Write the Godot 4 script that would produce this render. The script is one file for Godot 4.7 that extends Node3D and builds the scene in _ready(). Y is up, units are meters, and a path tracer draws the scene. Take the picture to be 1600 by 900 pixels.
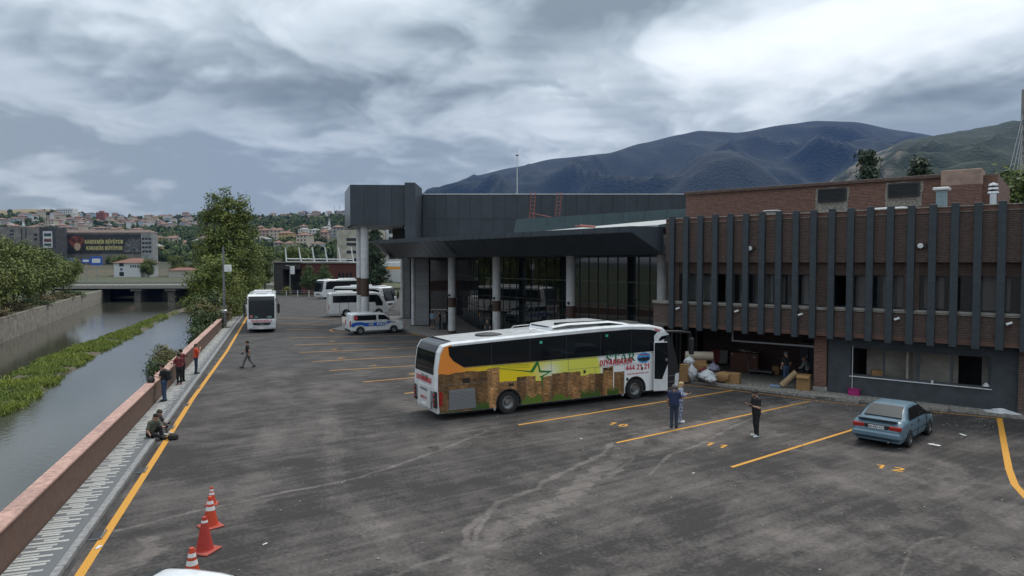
extends Node3D
# A riverside coach station under an overcast sky, seen from about 6.6 m above the asphalt.
# Ground plane y = 0, -z runs away from the viewer, metres.

const EYE := 6.6
var used := {}
var M := {}
var TX := {}
var rng := RandomNumberGenerator.new()

# ---------------------------------------------------------------- mesh builder
class MB:
	var v := PackedVector3Array()
	var n := PackedVector3Array()
	var uv := PackedVector2Array()
	var col := PackedColorArray()
	var use_col := false
	var c := Color.WHITE

	func tri(a: Vector3, b: Vector3, d: Vector3, ua := Vector2.ZERO, ub := Vector2.ZERO, ud := Vector2.ZERO) -> void:
		var nn := (d - a).cross(b - a)
		if nn.length_squared() < 1e-16:
			return
		nn = nn.normalized()
		tri_n(a, b, d, nn, nn, nn, ua, ub, ud)

	func tri_n(a: Vector3, b: Vector3, d: Vector3, na: Vector3, nb: Vector3, nd: Vector3, ua := Vector2.ZERO, ub := Vector2.ZERO, ud := Vector2.ZERO) -> void:
		v.append(a); v.append(b); v.append(d)
		n.append(na); n.append(nb); n.append(nd)
		uv.append(ua); uv.append(ub); uv.append(ud)
		if use_col:
			col.append(c); col.append(c); col.append(c)

	# corners clockwise seen from the front
	func quad(a: Vector3, b: Vector3, d: Vector3, e: Vector3, uvs := []) -> void:
		if uvs.size() == 4:
			tri(a, b, d, uvs[0], uvs[1], uvs[2])
			tri(a, d, e, uvs[0], uvs[2], uvs[3])
		else:
			tri(a, b, d)
			tri(a, d, e)

	# quad turned so that its normal points away from 'inside'
	func quad_out(a: Vector3, b: Vector3, d: Vector3, e: Vector3, inside: Vector3) -> void:
		var nn := (d - a).cross(b - a)
		if nn.dot((a + b + d + e) * 0.25 - inside) < 0.0:
			quad(a, e, d, b)
		else:
			quad(a, b, d, e)

	func box(lo: Vector3, hi: Vector3, xf := Transform3D.IDENTITY) -> void:
		var p := []
		for i in 8:
			p.append(xf * Vector3(hi.x if i & 1 else lo.x, hi.y if i & 2 else lo.y, hi.z if i & 4 else lo.z))
		var m: Vector3 = xf * ((lo + hi) * 0.5)
		for f in [[0, 1, 3, 2], [4, 5, 7, 6], [0, 1, 5, 4], [2, 3, 7, 6], [0, 2, 6, 4], [1, 3, 7, 5]]:
			quad_out(p[f[0]], p[f[1]], p[f[2]], p[f[3]], m)

	# box with chamfered edges
	func cbox(lo: Vector3, hi: Vector3, b: float, xf := Transform3D.IDENTITY) -> void:
		var m := (lo + hi) * 0.5
		var h := (hi - lo) * 0.5
		b = minf(b, minf(h.x, minf(h.y, h.z)) * 0.9)
		var P := func(s: Vector3, ax: int) -> Vector3:
			var q := Vector3(s.x * (h.x - b), s.y * (h.y - b), s.z * (h.z - b))
			q[ax] = s[ax] * h[ax]
			return xf * (m + q)
		var ctr: Vector3 = xf * m
		for ax in 3:
			var a1 := (ax + 1) % 3
			var a2 := (ax + 2) % 3
			for sg in [-1.0, 1.0]:
				var q := []
				for k in [[-1.0, -1.0], [1.0, -1.0], [1.0, 1.0], [-1.0, 1.0]]:
					var s := Vector3.ZERO
					s[ax] = sg; s[a1] = k[0]; s[a2] = k[1]
					q.append(P.call(s, ax))
				quad_out(q[0], q[1], q[2], q[3], ctr)
			for s1 in [-1.0, 1.0]:
				for s2 in [-1.0, 1.0]:
					var sa := Vector3.ZERO
					var sb := Vector3.ZERO
					sa[a1] = s1; sa[a2] = s2; sa[ax] = -1.0
					sb[a1] = s1; sb[a2] = s2; sb[ax] = 1.0
					quad_out(P.call(sa, a1), P.call(sb, a1), P.call(sb, a2), P.call(sa, a2), ctr)
		for i in 8:
			var s := Vector3(1.0 if i & 1 else -1.0, 1.0 if i & 2 else -1.0, 1.0 if i & 4 else -1.0)
			var a: Vector3 = P.call(s, 0)
			var bb: Vector3 = P.call(s, 1)
			var d: Vector3 = P.call(s, 2)
			if (d - a).cross(bb - a).dot(a - ctr) < 0.0:
				tri(a, d, bb)
			else:
				tri(a, bb, d)

	# smooth sheet through rows of points
	func sheet(rows: Array, wrap := false, flip := false) -> void:
		var R := rows.size()
		var C: int = rows[0].size()
		var nr := []
		for i in R:
			var line := PackedVector3Array()
			for j in C:
				var a: Vector3 = rows[maxi(i - 1, 0)][j]
				var b: Vector3 = rows[mini(i + 1, R - 1)][j]
				var j0 := j - 1
				var j1 := j + 1
				if wrap:
					j0 = (j0 + C) % C
					j1 = j1 % C
				else:
					j0 = maxi(j0, 0)
					j1 = mini(j1, C - 1)
				var d: Vector3 = rows[i][j0]
				var e: Vector3 = rows[i][j1]
				var nn := (b - a).cross(e - d)
				if nn.length_squared() < 1e-18:
					nn = Vector3.UP
				line.append((-nn if flip else nn).normalized())
			nr.append(line)
		var last := C if wrap else C - 1
		for i in R - 1:
			for j in last:
				var k := (j + 1) % C
				var a: Vector3 = rows[i][j]
				var b: Vector3 = rows[i][k]
				var d: Vector3 = rows[i + 1][k]
				var e: Vector3 = rows[i + 1][j]
				var u0 := Vector2(float(j) / last, float(i) / (R - 1))
				var u1 := Vector2(float(j + 1) / last, float(i) / (R - 1))
				var u2 := Vector2(float(j + 1) / last, float(i + 1) / (R - 1))
				var u3 := Vector2(float(j) / last, float(i + 1) / (R - 1))
				if flip:
					tri_n(a, e, d, nr[i][j], nr[i + 1][j], nr[i + 1][k], u0, u3, u2)
					tri_n(a, d, b, nr[i][j], nr[i + 1][k], nr[i][k], u0, u2, u1)
				else:
					tri_n(a, b, d, nr[i][j], nr[i][k], nr[i + 1][k], u0, u1, u2)
					tri_n(a, d, e, nr[i][j], nr[i + 1][k], nr[i + 1][j], u0, u2, u3)

	func tube(pts: Array, radii: Array, seg := 8, caps := true) -> void:
		var rows := []
		for i in pts.size():
			var a: Vector3 = pts[maxi(i - 1, 0)]
			var b: Vector3 = pts[mini(i + 1, pts.size() - 1)]
			var t := (b - a).normalized()
			var s := t.cross(Vector3.UP if absf(t.y) < 0.95 else Vector3.RIGHT).normalized()
			var w := s.cross(t)
			var ring := PackedVector3Array()
			for k in seg:
				var ang := TAU * k / seg
				ring.append(pts[i] + (s * cos(ang) + w * sin(ang)) * radii[i])
			rows.append(ring)
		sheet(rows, true, false)
		if caps:
			for e in [0, pts.size() - 1]:
				var ring: PackedVector3Array = rows[e]
				for k in range(1, seg - 1):
					if e == 0:
						tri(ring[0], ring[k], ring[k + 1])
					else:
						tri(ring[0], ring[k + 1], ring[k])

	# profile of (radius, height) about y, at xf
	func lathe(prof: Array, seg := 16, xf := Transform3D.IDENTITY) -> void:
		for i in prof.size() - 1:
			var p: Vector2 = prof[i]
			var q: Vector2 = prof[i + 1]
			var t := (q - p)
			if t.length() < 1e-6:
				continue
			var nn := Vector2(t.y, -t.x).normalized()
			for k in seg:
				var a0 := TAU * k / seg
				var a1 := TAU * (k + 1) / seg
				var e0 := Vector3(cos(a0), 0, sin(a0))
				var e1 := Vector3(cos(a1), 0, sin(a1))
				var A: Vector3 = xf * (e0 * p.x + Vector3(0, p.y, 0))
				var B: Vector3 = xf * (e1 * p.x + Vector3(0, p.y, 0))
				var D: Vector3 = xf * (e1 * q.x + Vector3(0, q.y, 0))
				var E: Vector3 = xf * (e0 * q.x + Vector3(0, q.y, 0))
				var n0: Vector3 = (xf.basis * (e0 * nn.x + Vector3(0, nn.y, 0))).normalized()
				var n1: Vector3 = (xf.basis * (e1 * nn.x + Vector3(0, nn.y, 0))).normalized()
				tri_n(A, B, D, n0, n1, n1)
				tri_n(A, D, E, n0, n1, n0)

	# flat polygon given as 3D points, triangulated in the plane of axes (ax, ay)
	func poly(pts: Array, up: Vector3, uvs := PackedVector2Array()) -> void:
		var ax := up.cross(Vector3.RIGHT if absf(up.x) < 0.9 else Vector3.UP).normalized()
		var ay := up.cross(ax)
		var flat := PackedVector2Array()
		for p in pts:
			flat.append(Vector2(p.dot(ax), p.dot(ay)))
		var t := Geometry2D.triangulate_polygon(flat)
		for i in range(0, t.size(), 3):
			var a: Vector3 = pts[t[i]]
			var b: Vector3 = pts[t[i + 1]]
			var d: Vector3 = pts[t[i + 2]]
			var ua := Vector2.ZERO
			var ub := Vector2.ZERO
			var ud := Vector2.ZERO
			if uvs.size() == pts.size():
				ua = uvs[t[i]]; ub = uvs[t[i + 1]]; ud = uvs[t[i + 2]]
			if (d - a).cross(b - a).dot(up) < 0.0:
				tri(a, d, b, ua, ud, ub)
			else:
				tri(a, b, d, ua, ub, ud)

	# outline in (x, y) pushed along z from z0 to z1; bevel shrinks both ends
	func extrude(o: PackedVector2Array, z0: float, z1: float, bevel := 0.0, xf := Transform3D.IDENTITY, caps := true) -> void:
		if Geometry2D.is_polygon_clockwise(o):
			o = o.duplicate()
			o.reverse()
		var N := o.size()
		var inn := PackedVector2Array()
		if bevel > 0.0:
			for i in N:
				var a := (o[i] - o[(i + N - 1) % N]).normalized()
				var b := (o[(i + 1) % N] - o[i]).normalized()
				var m := Vector2(-a.y, a.x) + Vector2(-b.y, b.x)
				var l := maxf(m.length(), 0.35)
				m = m / l
				inn.append(o[i] + m * bevel / maxf(m.dot(Vector2(-a.y, a.x)), 0.5))
		else:
			inn = o
		var s := signf(z1 - z0)
		var layers := [[z0, inn], [z0 + s * bevel, o], [z1 - s * bevel, o], [z1, inn]] if bevel > 0.0 else [[z0, o], [z1, o]]
		for L in layers.size() - 1:
			var za: float = layers[L][0]
			var zb: float = layers[L + 1][0]
			var pa: PackedVector2Array = layers[L][1]
			var pb: PackedVector2Array = layers[L + 1][1]
			for i in N:
				var j := (i + 1) % N
				var A := xf * Vector3(pa[i].x, pa[i].y, za)
				var B := xf * Vector3(pa[j].x, pa[j].y, za)
				var D := xf * Vector3(pb[j].x, pb[j].y, zb)
				var E := xf * Vector3(pb[i].x, pb[i].y, zb)
				if s < 0:
					quad(A, B, D, E)
				else:
					quad(A, E, D, B)
		if caps:
			for e in 2:
				var pts := []
				for q in inn:
					pts.append(xf * Vector3(q.x, q.y, z0 if e == 0 else z1))
				poly(pts, (xf.basis * Vector3(0, 0, -s if e == 0 else s)).normalized())

	# plan outline in (x, z), from y0 up to y1
	func prism(o: PackedVector2Array, y0: float, y1: float, bevel := 0.0) -> void:
		var q := PackedVector2Array()
		for p in o:
			q.append(Vector2(p.x, -p.y))
		extrude(q, y0, y1, bevel, Transform3D(Basis(Vector3.RIGHT, Vector3.FORWARD, Vector3.UP), Vector3.ZERO))

	func mesh() -> ArrayMesh:
		var a := []
		a.resize(Mesh.ARRAY_MAX)
		a[Mesh.ARRAY_VERTEX] = v
		a[Mesh.ARRAY_NORMAL] = n
		a[Mesh.ARRAY_TEX_UV] = uv
		if use_col:
			a[Mesh.ARRAY_COLOR] = col
		var m := ArrayMesh.new()
		m.add_surface_from_arrays(Mesh.PRIMITIVE_TRIANGLES, a)
		return m

# ---------------------------------------------------------------- scene helpers
func numbered(called: String) -> String:
	var k: int = used.get(called, 0)
	used[called] = k + 1
	return called if k == 0 else "%s_%03d" % [called, k]

func tag(o: Node, label: String, category := "", group := "", kind := "") -> Node:
	if label: o.set_meta("label", label)
	if category: o.set_meta("category", category)
	if group: o.set_meta("group", group)
	if kind: o.set_meta("kind", kind)
	return o

func thing(called: String, label: String, category: String, at := Vector3.ZERO, turn := 0.0, group := "") -> Node3D:
	var o := Node3D.new()
	o.name = numbered(called)
	add_child(o)
	o.position = at
	o.rotation.y = turn
	tag(o, label, category, group)
	return o

func inst(called: String, mesh: Mesh, m: Material, parent: Node) -> MeshInstance3D:
	var o := MeshInstance3D.new()
	o.name = called
	o.mesh = mesh
	if m: o.material_override = m
	parent.add_child(o, true)
	return o

func part(parent: Node, called: String, mb: MB, m: Material) -> MeshInstance3D:
	return inst(called, mb.mesh(), m, parent)

# a one-mesh thing
func solo(called: String, label: String, category: String, mb: MB, m: Material, at := Vector3.ZERO, turn := 0.0, group := "") -> MeshInstance3D:
	var o := inst(numbered(called), mb.mesh(), m, self)
	o.position = at
	o.rotation.y = turn
	tag(o, label, category, group)
	return o

func ground_piece(called: String, mb: MB, m: Material, label := "") -> MeshInstance3D:
	var o := inst(numbered(called), mb.mesh(), m, self)
	o.set_meta("kind", "structure")
	if label: o.set_meta("label", label)
	return o

func copy_of(o: Node3D, label: String, at: Vector3, turn: float) -> Node3D:
	var c: Node3D = o.duplicate()
	var base := String(o.name)
	var cut := RegEx.create_from_string("_[0-9]{3}$").sub(base, "")
	c.name = numbered(cut)
	add_child(c)
	c.position = at
	c.rotation.y = turn
	c.set_meta("label", label)
	return c

func heading(hx: float, hd: float) -> float:      # turn that points local +x along (x, depth)
	return atan2(hd, hx)

func P(x: float, y: float, d: float) -> Vector3:
	return Vector3(x, y, -d)

# ---------------------------------------------------------------- textures and materials
func noise_bytes(seed_: int, freq: float, size: int, octaves := 4, kind := FastNoiseLite.TYPE_SIMPLEX_SMOOTH) -> PackedByteArray:
	var f := FastNoiseLite.new()
	f.seed = seed_
	f.noise_type = kind
	f.frequency = freq
	f.fractal_octaves = octaves
	var im := f.get_seamless_image(size, size)
	im.convert(Image.FORMAT_L8)
	return im.get_data()

func tone_tex(key: String, seed_: int, freq: float, size: int, lo: float, hi: float, octaves := 4, power := 1.0) -> ImageTexture:
	if TX.has(key):
		return TX[key]
	var b := noise_bytes(seed_, freq, size, octaves)
	var lut := PackedByteArray()
	lut.resize(256)
	for i in 256:
		lut[i] = int(clampf(lerpf(lo, hi, pow(i / 255.0, power)), 0.0, 1.0) * 255.0)
	for i in b.size():
		b[i] = lut[b[i]]
	var im := Image.create_from_data(size, size, false, Image.FORMAT_L8, b)
	TX[key] = ImageTexture.create_from_image(im)
	return TX[key]

func bump_tex(key: String, seed_: int, freq: float, size: int, strength: float, octaves := 4) -> ImageTexture:
	if TX.has(key):
		return TX[key]
	var im := Image.create_from_data(size, size, false, Image.FORMAT_L8, noise_bytes(seed_, freq, size, octaves))
	im.convert(Image.FORMAT_RGBA8)
	im.bump_map_to_normal_map(strength)
	TX[key] = ImageTexture.create_from_image(im)
	return TX[key]

# colour given as linear reflectance
func mat(key: String, r: float, g: float, b: float, rough := 0.7, metal := 0.0, tex: Texture2D = null, scale := 1.0, bump: Texture2D = null, bump_k := 0.5, world := true) -> StandardMaterial3D:
	if M.has(key):
		return M[key]
	var m := StandardMaterial3D.new()
	m.albedo_color = Color(r, g, b).linear_to_srgb()
	m.roughness = rough
	m.metallic = metal
	if tex or bump:
		m.uv1_triplanar = true
		m.uv1_world_triplanar = world
		m.uv1_scale = Vector3.ONE * scale
	if tex:
		m.albedo_texture = tex
	if bump:
		m.normal_enabled = true
		m.normal_texture = bump
		m.normal_scale = bump_k
	M[key] = m
	return m

func glossy(key: String, r: float, g: float, b: float, rough := 0.25, coat := 0.6) -> StandardMaterial3D:
	var m := mat(key, r, g, b, rough, 0.0, tone_tex("grime", 77, 0.02, 256, 0.88, 1.0), 0.35)
	m.clearcoat_enabled = true
	m.clearcoat = coat
	m.clearcoat_roughness = 0.08
	return m

func vmat(key: String, rough := 0.8, back := 0.0) -> StandardMaterial3D:
	if M.has(key):
		return M[key]
	var m := StandardMaterial3D.new()
	m.vertex_color_use_as_albedo = true
	m.roughness = rough
	m.cull_mode = BaseMaterial3D.CULL_DISABLED
	if back > 0.0:
		m.backlight_enabled = true
		m.backlight = Color(back, back, back * 0.6)
	M[key] = m
	return m

func letters(parent: Node, called: String, text: String, size: float, m: Material, xf: Transform3D, weight := 400, italic := false, depth := 0.006, serif := false) -> MeshInstance3D:
	var f := SystemFont.new()
	f.font_names = PackedStringArray(["Droid Serif" if serif else "Droid Sans"])
	f.font_weight = weight
	f.font_italic = italic
	var t := TextMesh.new()
	t.text = text
	t.font = f
	t.font_size = 64
	t.pixel_size = size / 64.0
	t.depth = depth
	t.curve_step = 1.0
	var o := inst(called, t, m, parent)
	o.transform = xf
	return o

func _ready() -> void:
	rng.seed = 20240817
	build_camera_and_light()
	build_materials()
	print("materials ", Time.get_ticks_msec())
	build_ground()
	print("ground ", Time.get_ticks_msec())
	build_river()
	build_hills()
	print("hills ", Time.get_ticks_msec())
	build_brick_building()
	print("brick building ", Time.get_ticks_msec())
	build_terminal()
	print("terminal ", Time.get_ticks_msec())
	build_far_buildings()
	build_town()
	print("town ", Time.get_ticks_msec())
	build_trees()
	print("trees ", Time.get_ticks_msec())
	build_vehicles()
	print("vehicles ", Time.get_ticks_msec())
	build_small_things()
	build_bay_things()
	print("small ", Time.get_ticks_msec())
	build_people()
	print("people ", Time.get_ticks_msec())

func build_camera_and_light() -> void:
	var cam := Camera3D.new()
	cam.name = "camera"
	add_child(cam)
	cam.position = Vector3(0, EYE, 0)
	cam.rotation_degrees = Vector3(-2.095, 0, 0)
	cam.fov = 45.77
	cam.near = 0.1
	cam.far = 15000.0
	cam.current = true
	var sun := DirectionalLight3D.new()
	sun.name = "sun"
	add_child(sun)
	sun.rotation_degrees = Vector3(-62, 150, 0)
	sun.light_color = Color(1.0, 0.97, 0.93)
	sun.light_energy = 0.5
	sun.light_angular_distance = 25.0
	sun.shadow_enabled = true
	var env := Environment.new()
	env.background_mode = Environment.BG_SKY
	env.tonemap_mode = Environment.TONE_MAPPER_LINEAR
	env.tonemap_exposure = 1.38
	var sky := Sky.new()
	var pm := PanoramaSkyMaterial.new()
	pm.panorama = sky_picture()
	pm.energy_multiplier = 1.0
	sky.sky_material = pm
	env.sky = sky
	env.background_energy_multiplier = 1.0
	env.fog_enabled = true
	env.fog_density = 0.00004
	env.fog_light_color = Color(0.36, 0.62, 1.0)
	env.sdfgi_enabled = true
	env.ssao_enabled = true
	env.ssil_enabled = true
	var we := WorldEnvironment.new()
	we.name = "world_environment"
	we.environment = env
	add_child(we)

# Overcast: broken layers of stratocumulus with a thinner, brighter break to the right.
func sky_picture() -> ImageTexture:
	var W := 3072
	var Hh := 1536
	var f1 := FastNoiseLite.new()
	f1.seed = 11; f1.noise_type = FastNoiseLite.TYPE_SIMPLEX_SMOOTH; f1.frequency = 1.0; f1.fractal_octaves = 6; f1.fractal_gain = 0.52
	var f2 := FastNoiseLite.new()
	f2.seed = 23; f2.noise_type = FastNoiseLite.TYPE_SIMPLEX_SMOOTH; f2.frequency = 1.0; f2.fractal_octaves = 3
	# [azimuth, elevation, half width, half height in degrees, strength]
	var masses := [[22.0, 15.5, 9.0, 3.6, 0.30], [33.0, 18.5, 9.0, 4.0, 0.22], [8.0, 20.5, 11.0, 2.6, -0.16], [-8.0, 17.0, 9.0, 2.4, -0.07], [-13.0, 13.2, 11.0, 2.0, -0.09], [-30.0, 12.0, 12.0, 2.6, -0.05], [-26.0, 18.0, 9.0, 2.5, 0.05],
		[-20.0, 8.6, 14.0, 1.4, -0.07], [-24.0, 4.6, 6.0, 1.8, -0.10], [3.0, 9.5, 9.0, 3.0, 0.08], [30.0, 11.3, 8.0, 1.2, -0.10], [6.0, 14.5, 5.0, 2.0, 0.08], [17.0, 11.0, 8.0, 2.0, 0.05],
		[75.0, 22.0, 20.0, 7.0, 0.16], [130.0, 30.0, 24.0, 9.0, -0.10], [190.0, 18.0, 22.0, 7.0, 0.14], [240.0, 26.0, 24.0, 8.0, -0.10], [290.0, 20.0, 18.0, 6.0, 0.10]]
	var data := PackedFloat32Array()
	data.resize(W * Hh * 3)
	data.fill(0.14)
	var y := 0
	while y < Hh:
		var el := 90.0 - (y + 0.5) * 180.0 / Hh
		if el < -1.0:
			break
		var step := 4 if el > 42.0 else 1
		var er := deg_to_rad(maxf(el, 0.0))
		var k := cos(er) / (sin(er) + 0.20)
		# an even overcast is two to three times as bright overhead as low down
		var lift := 1.0 + 2.3 * pow(sin(er), 1.3)
		var near := []
		for m in masses:
			if absf(el - m[1]) < m[3] * 2.6 + 3.0: near.append(m)
		var x := 0
		while x < W:
			var az := (x + 0.5) * 360.0 / W
			var ar := deg_to_rad(az)
			var px := sin(ar) * k
			var pz := cos(ar) * k
			var wob := f2.get_noise_2d(px * 0.8 + 40.0, pz * 0.8)
			var d := f1.get_noise_2d(px * 0.85 + wob * 0.35, pz * 0.85 - wob * 0.3)
			var e := f1.get_noise_2d(px * 2.6 + 30.0 + d * 0.8, pz * 2.6)
			# cloud bodies with a firm upper edge, lit rims where they thin out
			var body := smoothstep(-0.16, 0.20, d + e * 0.30)
			var g := f2.get_noise_2d(px * 9.0 + d * 3.0, pz * 9.0)
			var b := 0.295 + 0.035 * g + 0.07 * body + 0.11 * d + 0.072 * e
			for m in near:
				var da := fposmod(az - m[0] + 180.0, 360.0) - 180.0
				if absf(da) > m[2] * 2.6:
					continue
				var dx: float = (da + wob * 5.0 + e * 3.0) / m[2]
				var dy: float = (el - m[1] + d * 2.4 + e * 1.2) / m[3]
				var q := dx * dx + dy * dy
				if q < 6.0:
					b += m[4] * exp(-q)
			if b > 0.44: b = 0.44 + 0.21 * (1.0 - exp(-(b - 0.44) / 0.22))
			b = maxf(b, 0.165)
			# thick cloud is bluer, thin cloud neutral
			var t := clampf((b - 0.17) / 0.42, 0.0, 1.0)
			var cr := b * lerpf(0.79, 0.95, t) * lift
			var cg := b * lerpf(0.955, 1.0, t) * lift
			var cb := b * lerpf(1.07, 1.04, t) * lift
			for yy in step:
				var i := ((y + yy) * W + x) * 3
				for xx in step:
					data[i] = cr
					data[i + 1] = cg
					data[i + 2] = cb
					i += 3
			x += step
		y += step
	return ImageTexture.create_from_image(Image.create_from_data(W, Hh, false, Image.FORMAT_RGBF, data.to_byte_array()))

func build_materials() -> void:
	var speck := tone_tex("speck", 3, 0.09, 512, 0.72, 1.0, 4)
	var blotch := tone_tex("blotch", 5, 0.012, 512, 0.74, 1.0, 5)
	var streak := tone_tex("streak", 8, 0.02, 512, 0.80, 1.0, 5)
	var rough := bump_tex("roughbump", 9, 0.08, 512, 3.0, 4)
	mat("asphalt_far", 0.072, 0.065, 0.062, 0.9, 0.0, tone_tex("asph", 31, 0.016, 512, 0.62, 1.0, 6), 0.06, rough, 0.4)
	mat("concrete", 0.36, 0.34, 0.31, 0.9, 0.0, blotch, 0.5, rough, 0.5)
	mat("concrete_dark", 0.20, 0.185, 0.165, 0.92, 0.0, blotch, 0.22, rough, 0.5)
	mat("flood_wall", 0.34, 0.305, 0.255, 0.92, 0.0, tone_tex("asph", 31, 0.016, 512, 0.62, 1.0, 6), 0.1)
	mat("kerbstone", 0.30, 0.30, 0.30, 0.85, 0.0, blotch, 0.8, rough, 0.5)
	mat("apron", 0.44, 0.41, 0.36, 0.92, 0.0, tone_tex("apron", 14, 0.03, 512, 0.45, 1.0, 6), 0.35, rough, 0.6)
	mat("paver_dark", 0.165, 0.172, 0.182, 0.85, 0.0, speck, 1.2, rough, 0.5)
	mat("paver_light", 0.52, 0.52, 0.49, 0.85, 0.0, streak, 1.3, rough, 0.3)
	mat("paver_light_b", 0.44, 0.44, 0.42, 0.85, 0.0, streak, 1.3, rough, 0.3)
	mat("parapet", 0.145, 0.082, 0.058, 0.8, 0.0, streak, 0.3, rough, 0.3)
	mat("coping", 0.54, 0.33, 0.27, 0.75, 0.0, blotch, 0.6, rough, 0.3)
	mat("coping_b", 0.47, 0.29, 0.24, 0.75, 0.0, blotch, 0.6, rough, 0.3)
	mat("line_paint", 0.72, 0.34, 0.035, 0.75, 0.0, tone_tex("linewear", 51, 0.05, 512, 0.55, 1.0, 5, 0.5), 0.9)
	mat("line_paint_worn", 0.66, 0.32, 0.06, 0.8, 0.0, tone_tex("linewear2", 52, 0.05, 512, 0.42, 1.0, 5, 0.6), 0.9)
	mat("water", 0.052, 0.053, 0.038, 0.07, 0.0, null, 0.12, bump_tex("ripple", 61, 0.03, 512, 2.2, 4), 0.10)
	mat("soil", 0.12, 0.095, 0.065, 0.95, 0.0, blotch, 0.4, rough, 0.6)
	mat("meadow", 0.075, 0.085, 0.035, 0.95, 0.0, blotch, 0.05, rough, 0.5)
	mat("steel_grey", 0.30, 0.31, 0.32, 0.45, 0.6, speck, 0.8)
	mat("galvanised", 0.50, 0.51, 0.52, 0.4, 0.7, speck, 1.0)
	mat("black_plastic", 0.018, 0.018, 0.019, 0.55)
	mat("rubber", 0.022, 0.022, 0.022, 0.85, 0.0, speck, 3.0)
	var calm := tone_tex("clad", 71, 0.01, 512, 0.86, 1.0, 3)
	mat("white_paint", 0.79, 0.80, 0.80, 0.5, 0.0, calm, 0.4)
	mat("white_column", 0.66, 0.67, 0.68, 0.55, 0.0, calm, 0.3)
	mat("brown_band", 0.105, 0.058, 0.042, 0.7, 0.0, speck, 1.0)
	mat("cladding", 0.044, 0.056, 0.068, 0.42, 0.25, tone_tex("clad", 71, 0.01, 512, 0.86, 1.0, 3), 0.12)
	mat("cladding_b", 0.050, 0.062, 0.075, 0.45, 0.25, tone_tex("clad", 71, 0.01, 512, 0.86, 1.0, 3), 0.12)
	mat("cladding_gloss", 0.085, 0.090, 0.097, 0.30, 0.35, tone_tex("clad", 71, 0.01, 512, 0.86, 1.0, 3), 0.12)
	mat("clad_backing", 0.015, 0.017, 0.02, 0.8)
	mat("fin", 0.044, 0.058, 0.069, 0.48, 0.1, tone_tex("finwear", 81, 0.02, 512, 0.80, 1.0, 5), 0.25)
	mat("dark_glass", 0.010, 0.014, 0.013, 0.03)
	M["dark_glass"].metallic_specular = 0.85
	mat("frame_dark", 0.020, 0.023, 0.026, 0.45)
	mat("grey_plaster", 0.068, 0.077, 0.088, 0.8, 0.0, blotch, 0.3, rough, 0.25)
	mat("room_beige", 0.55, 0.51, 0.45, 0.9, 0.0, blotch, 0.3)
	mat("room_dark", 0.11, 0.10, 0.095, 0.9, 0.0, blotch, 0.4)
	mat("tile_grey", 0.30, 0.305, 0.31, 0.6, 0.0, calm, 0.5)
	mat("tile_grey_b", 0.27, 0.275, 0.28, 0.6, 0.0, calm, 0.5)
	mat("paving", 0.29, 0.265, 0.24, 0.9, 0.0, speck, 0.6, rough, 0.4)
	mat("roof_sheet", 0.42, 0.43, 0.43, 0.6, 0.2, streak, 0.2)
	mat("teal_glass", 0.028, 0.062, 0.066, 0.12, 0.2, blotch, 0.15)
	mat("red_steel", 0.40, 0.12, 0.09, 0.6, 0.0, speck, 1.0)
	mat("plaster_pink", 0.42, 0.29, 0.235, 0.9, 0.0, blotch, 0.4, rough, 0.4)
	mat("plaster_pale", 0.50, 0.46, 0.40, 0.9, 0.0, tone_tex("apron", 14, 0.03, 512, 0.45, 1.0, 6), 0.5, rough, 0.5)
	M["brick_dark"] = brick_mat(Vector3(0.082, 0.052, 0.043), Vector3(0.20, 0.16, 0.135), 101)
	M["brick_red"] = brick_mat(Vector3(0.155, 0.075, 0.056), Vector3(0.24, 0.17, 0.135), 102)
	M["brick_brown"] = brick_mat(Vector3(0.085, 0.052, 0.042), Vector3(0.14, 0.11, 0.09), 103)
	M["pane"] = clear_glass("pane", Color(0.16, 0.18, 0.18, 0.22))

func clear_glass(_key: String, c: Color) -> StandardMaterial3D:
	var m := StandardMaterial3D.new()
	m.transparency = BaseMaterial3D.TRANSPARENCY_ALPHA
	m.albedo_color = c
	m.roughness = 0.03
	return m

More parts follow.
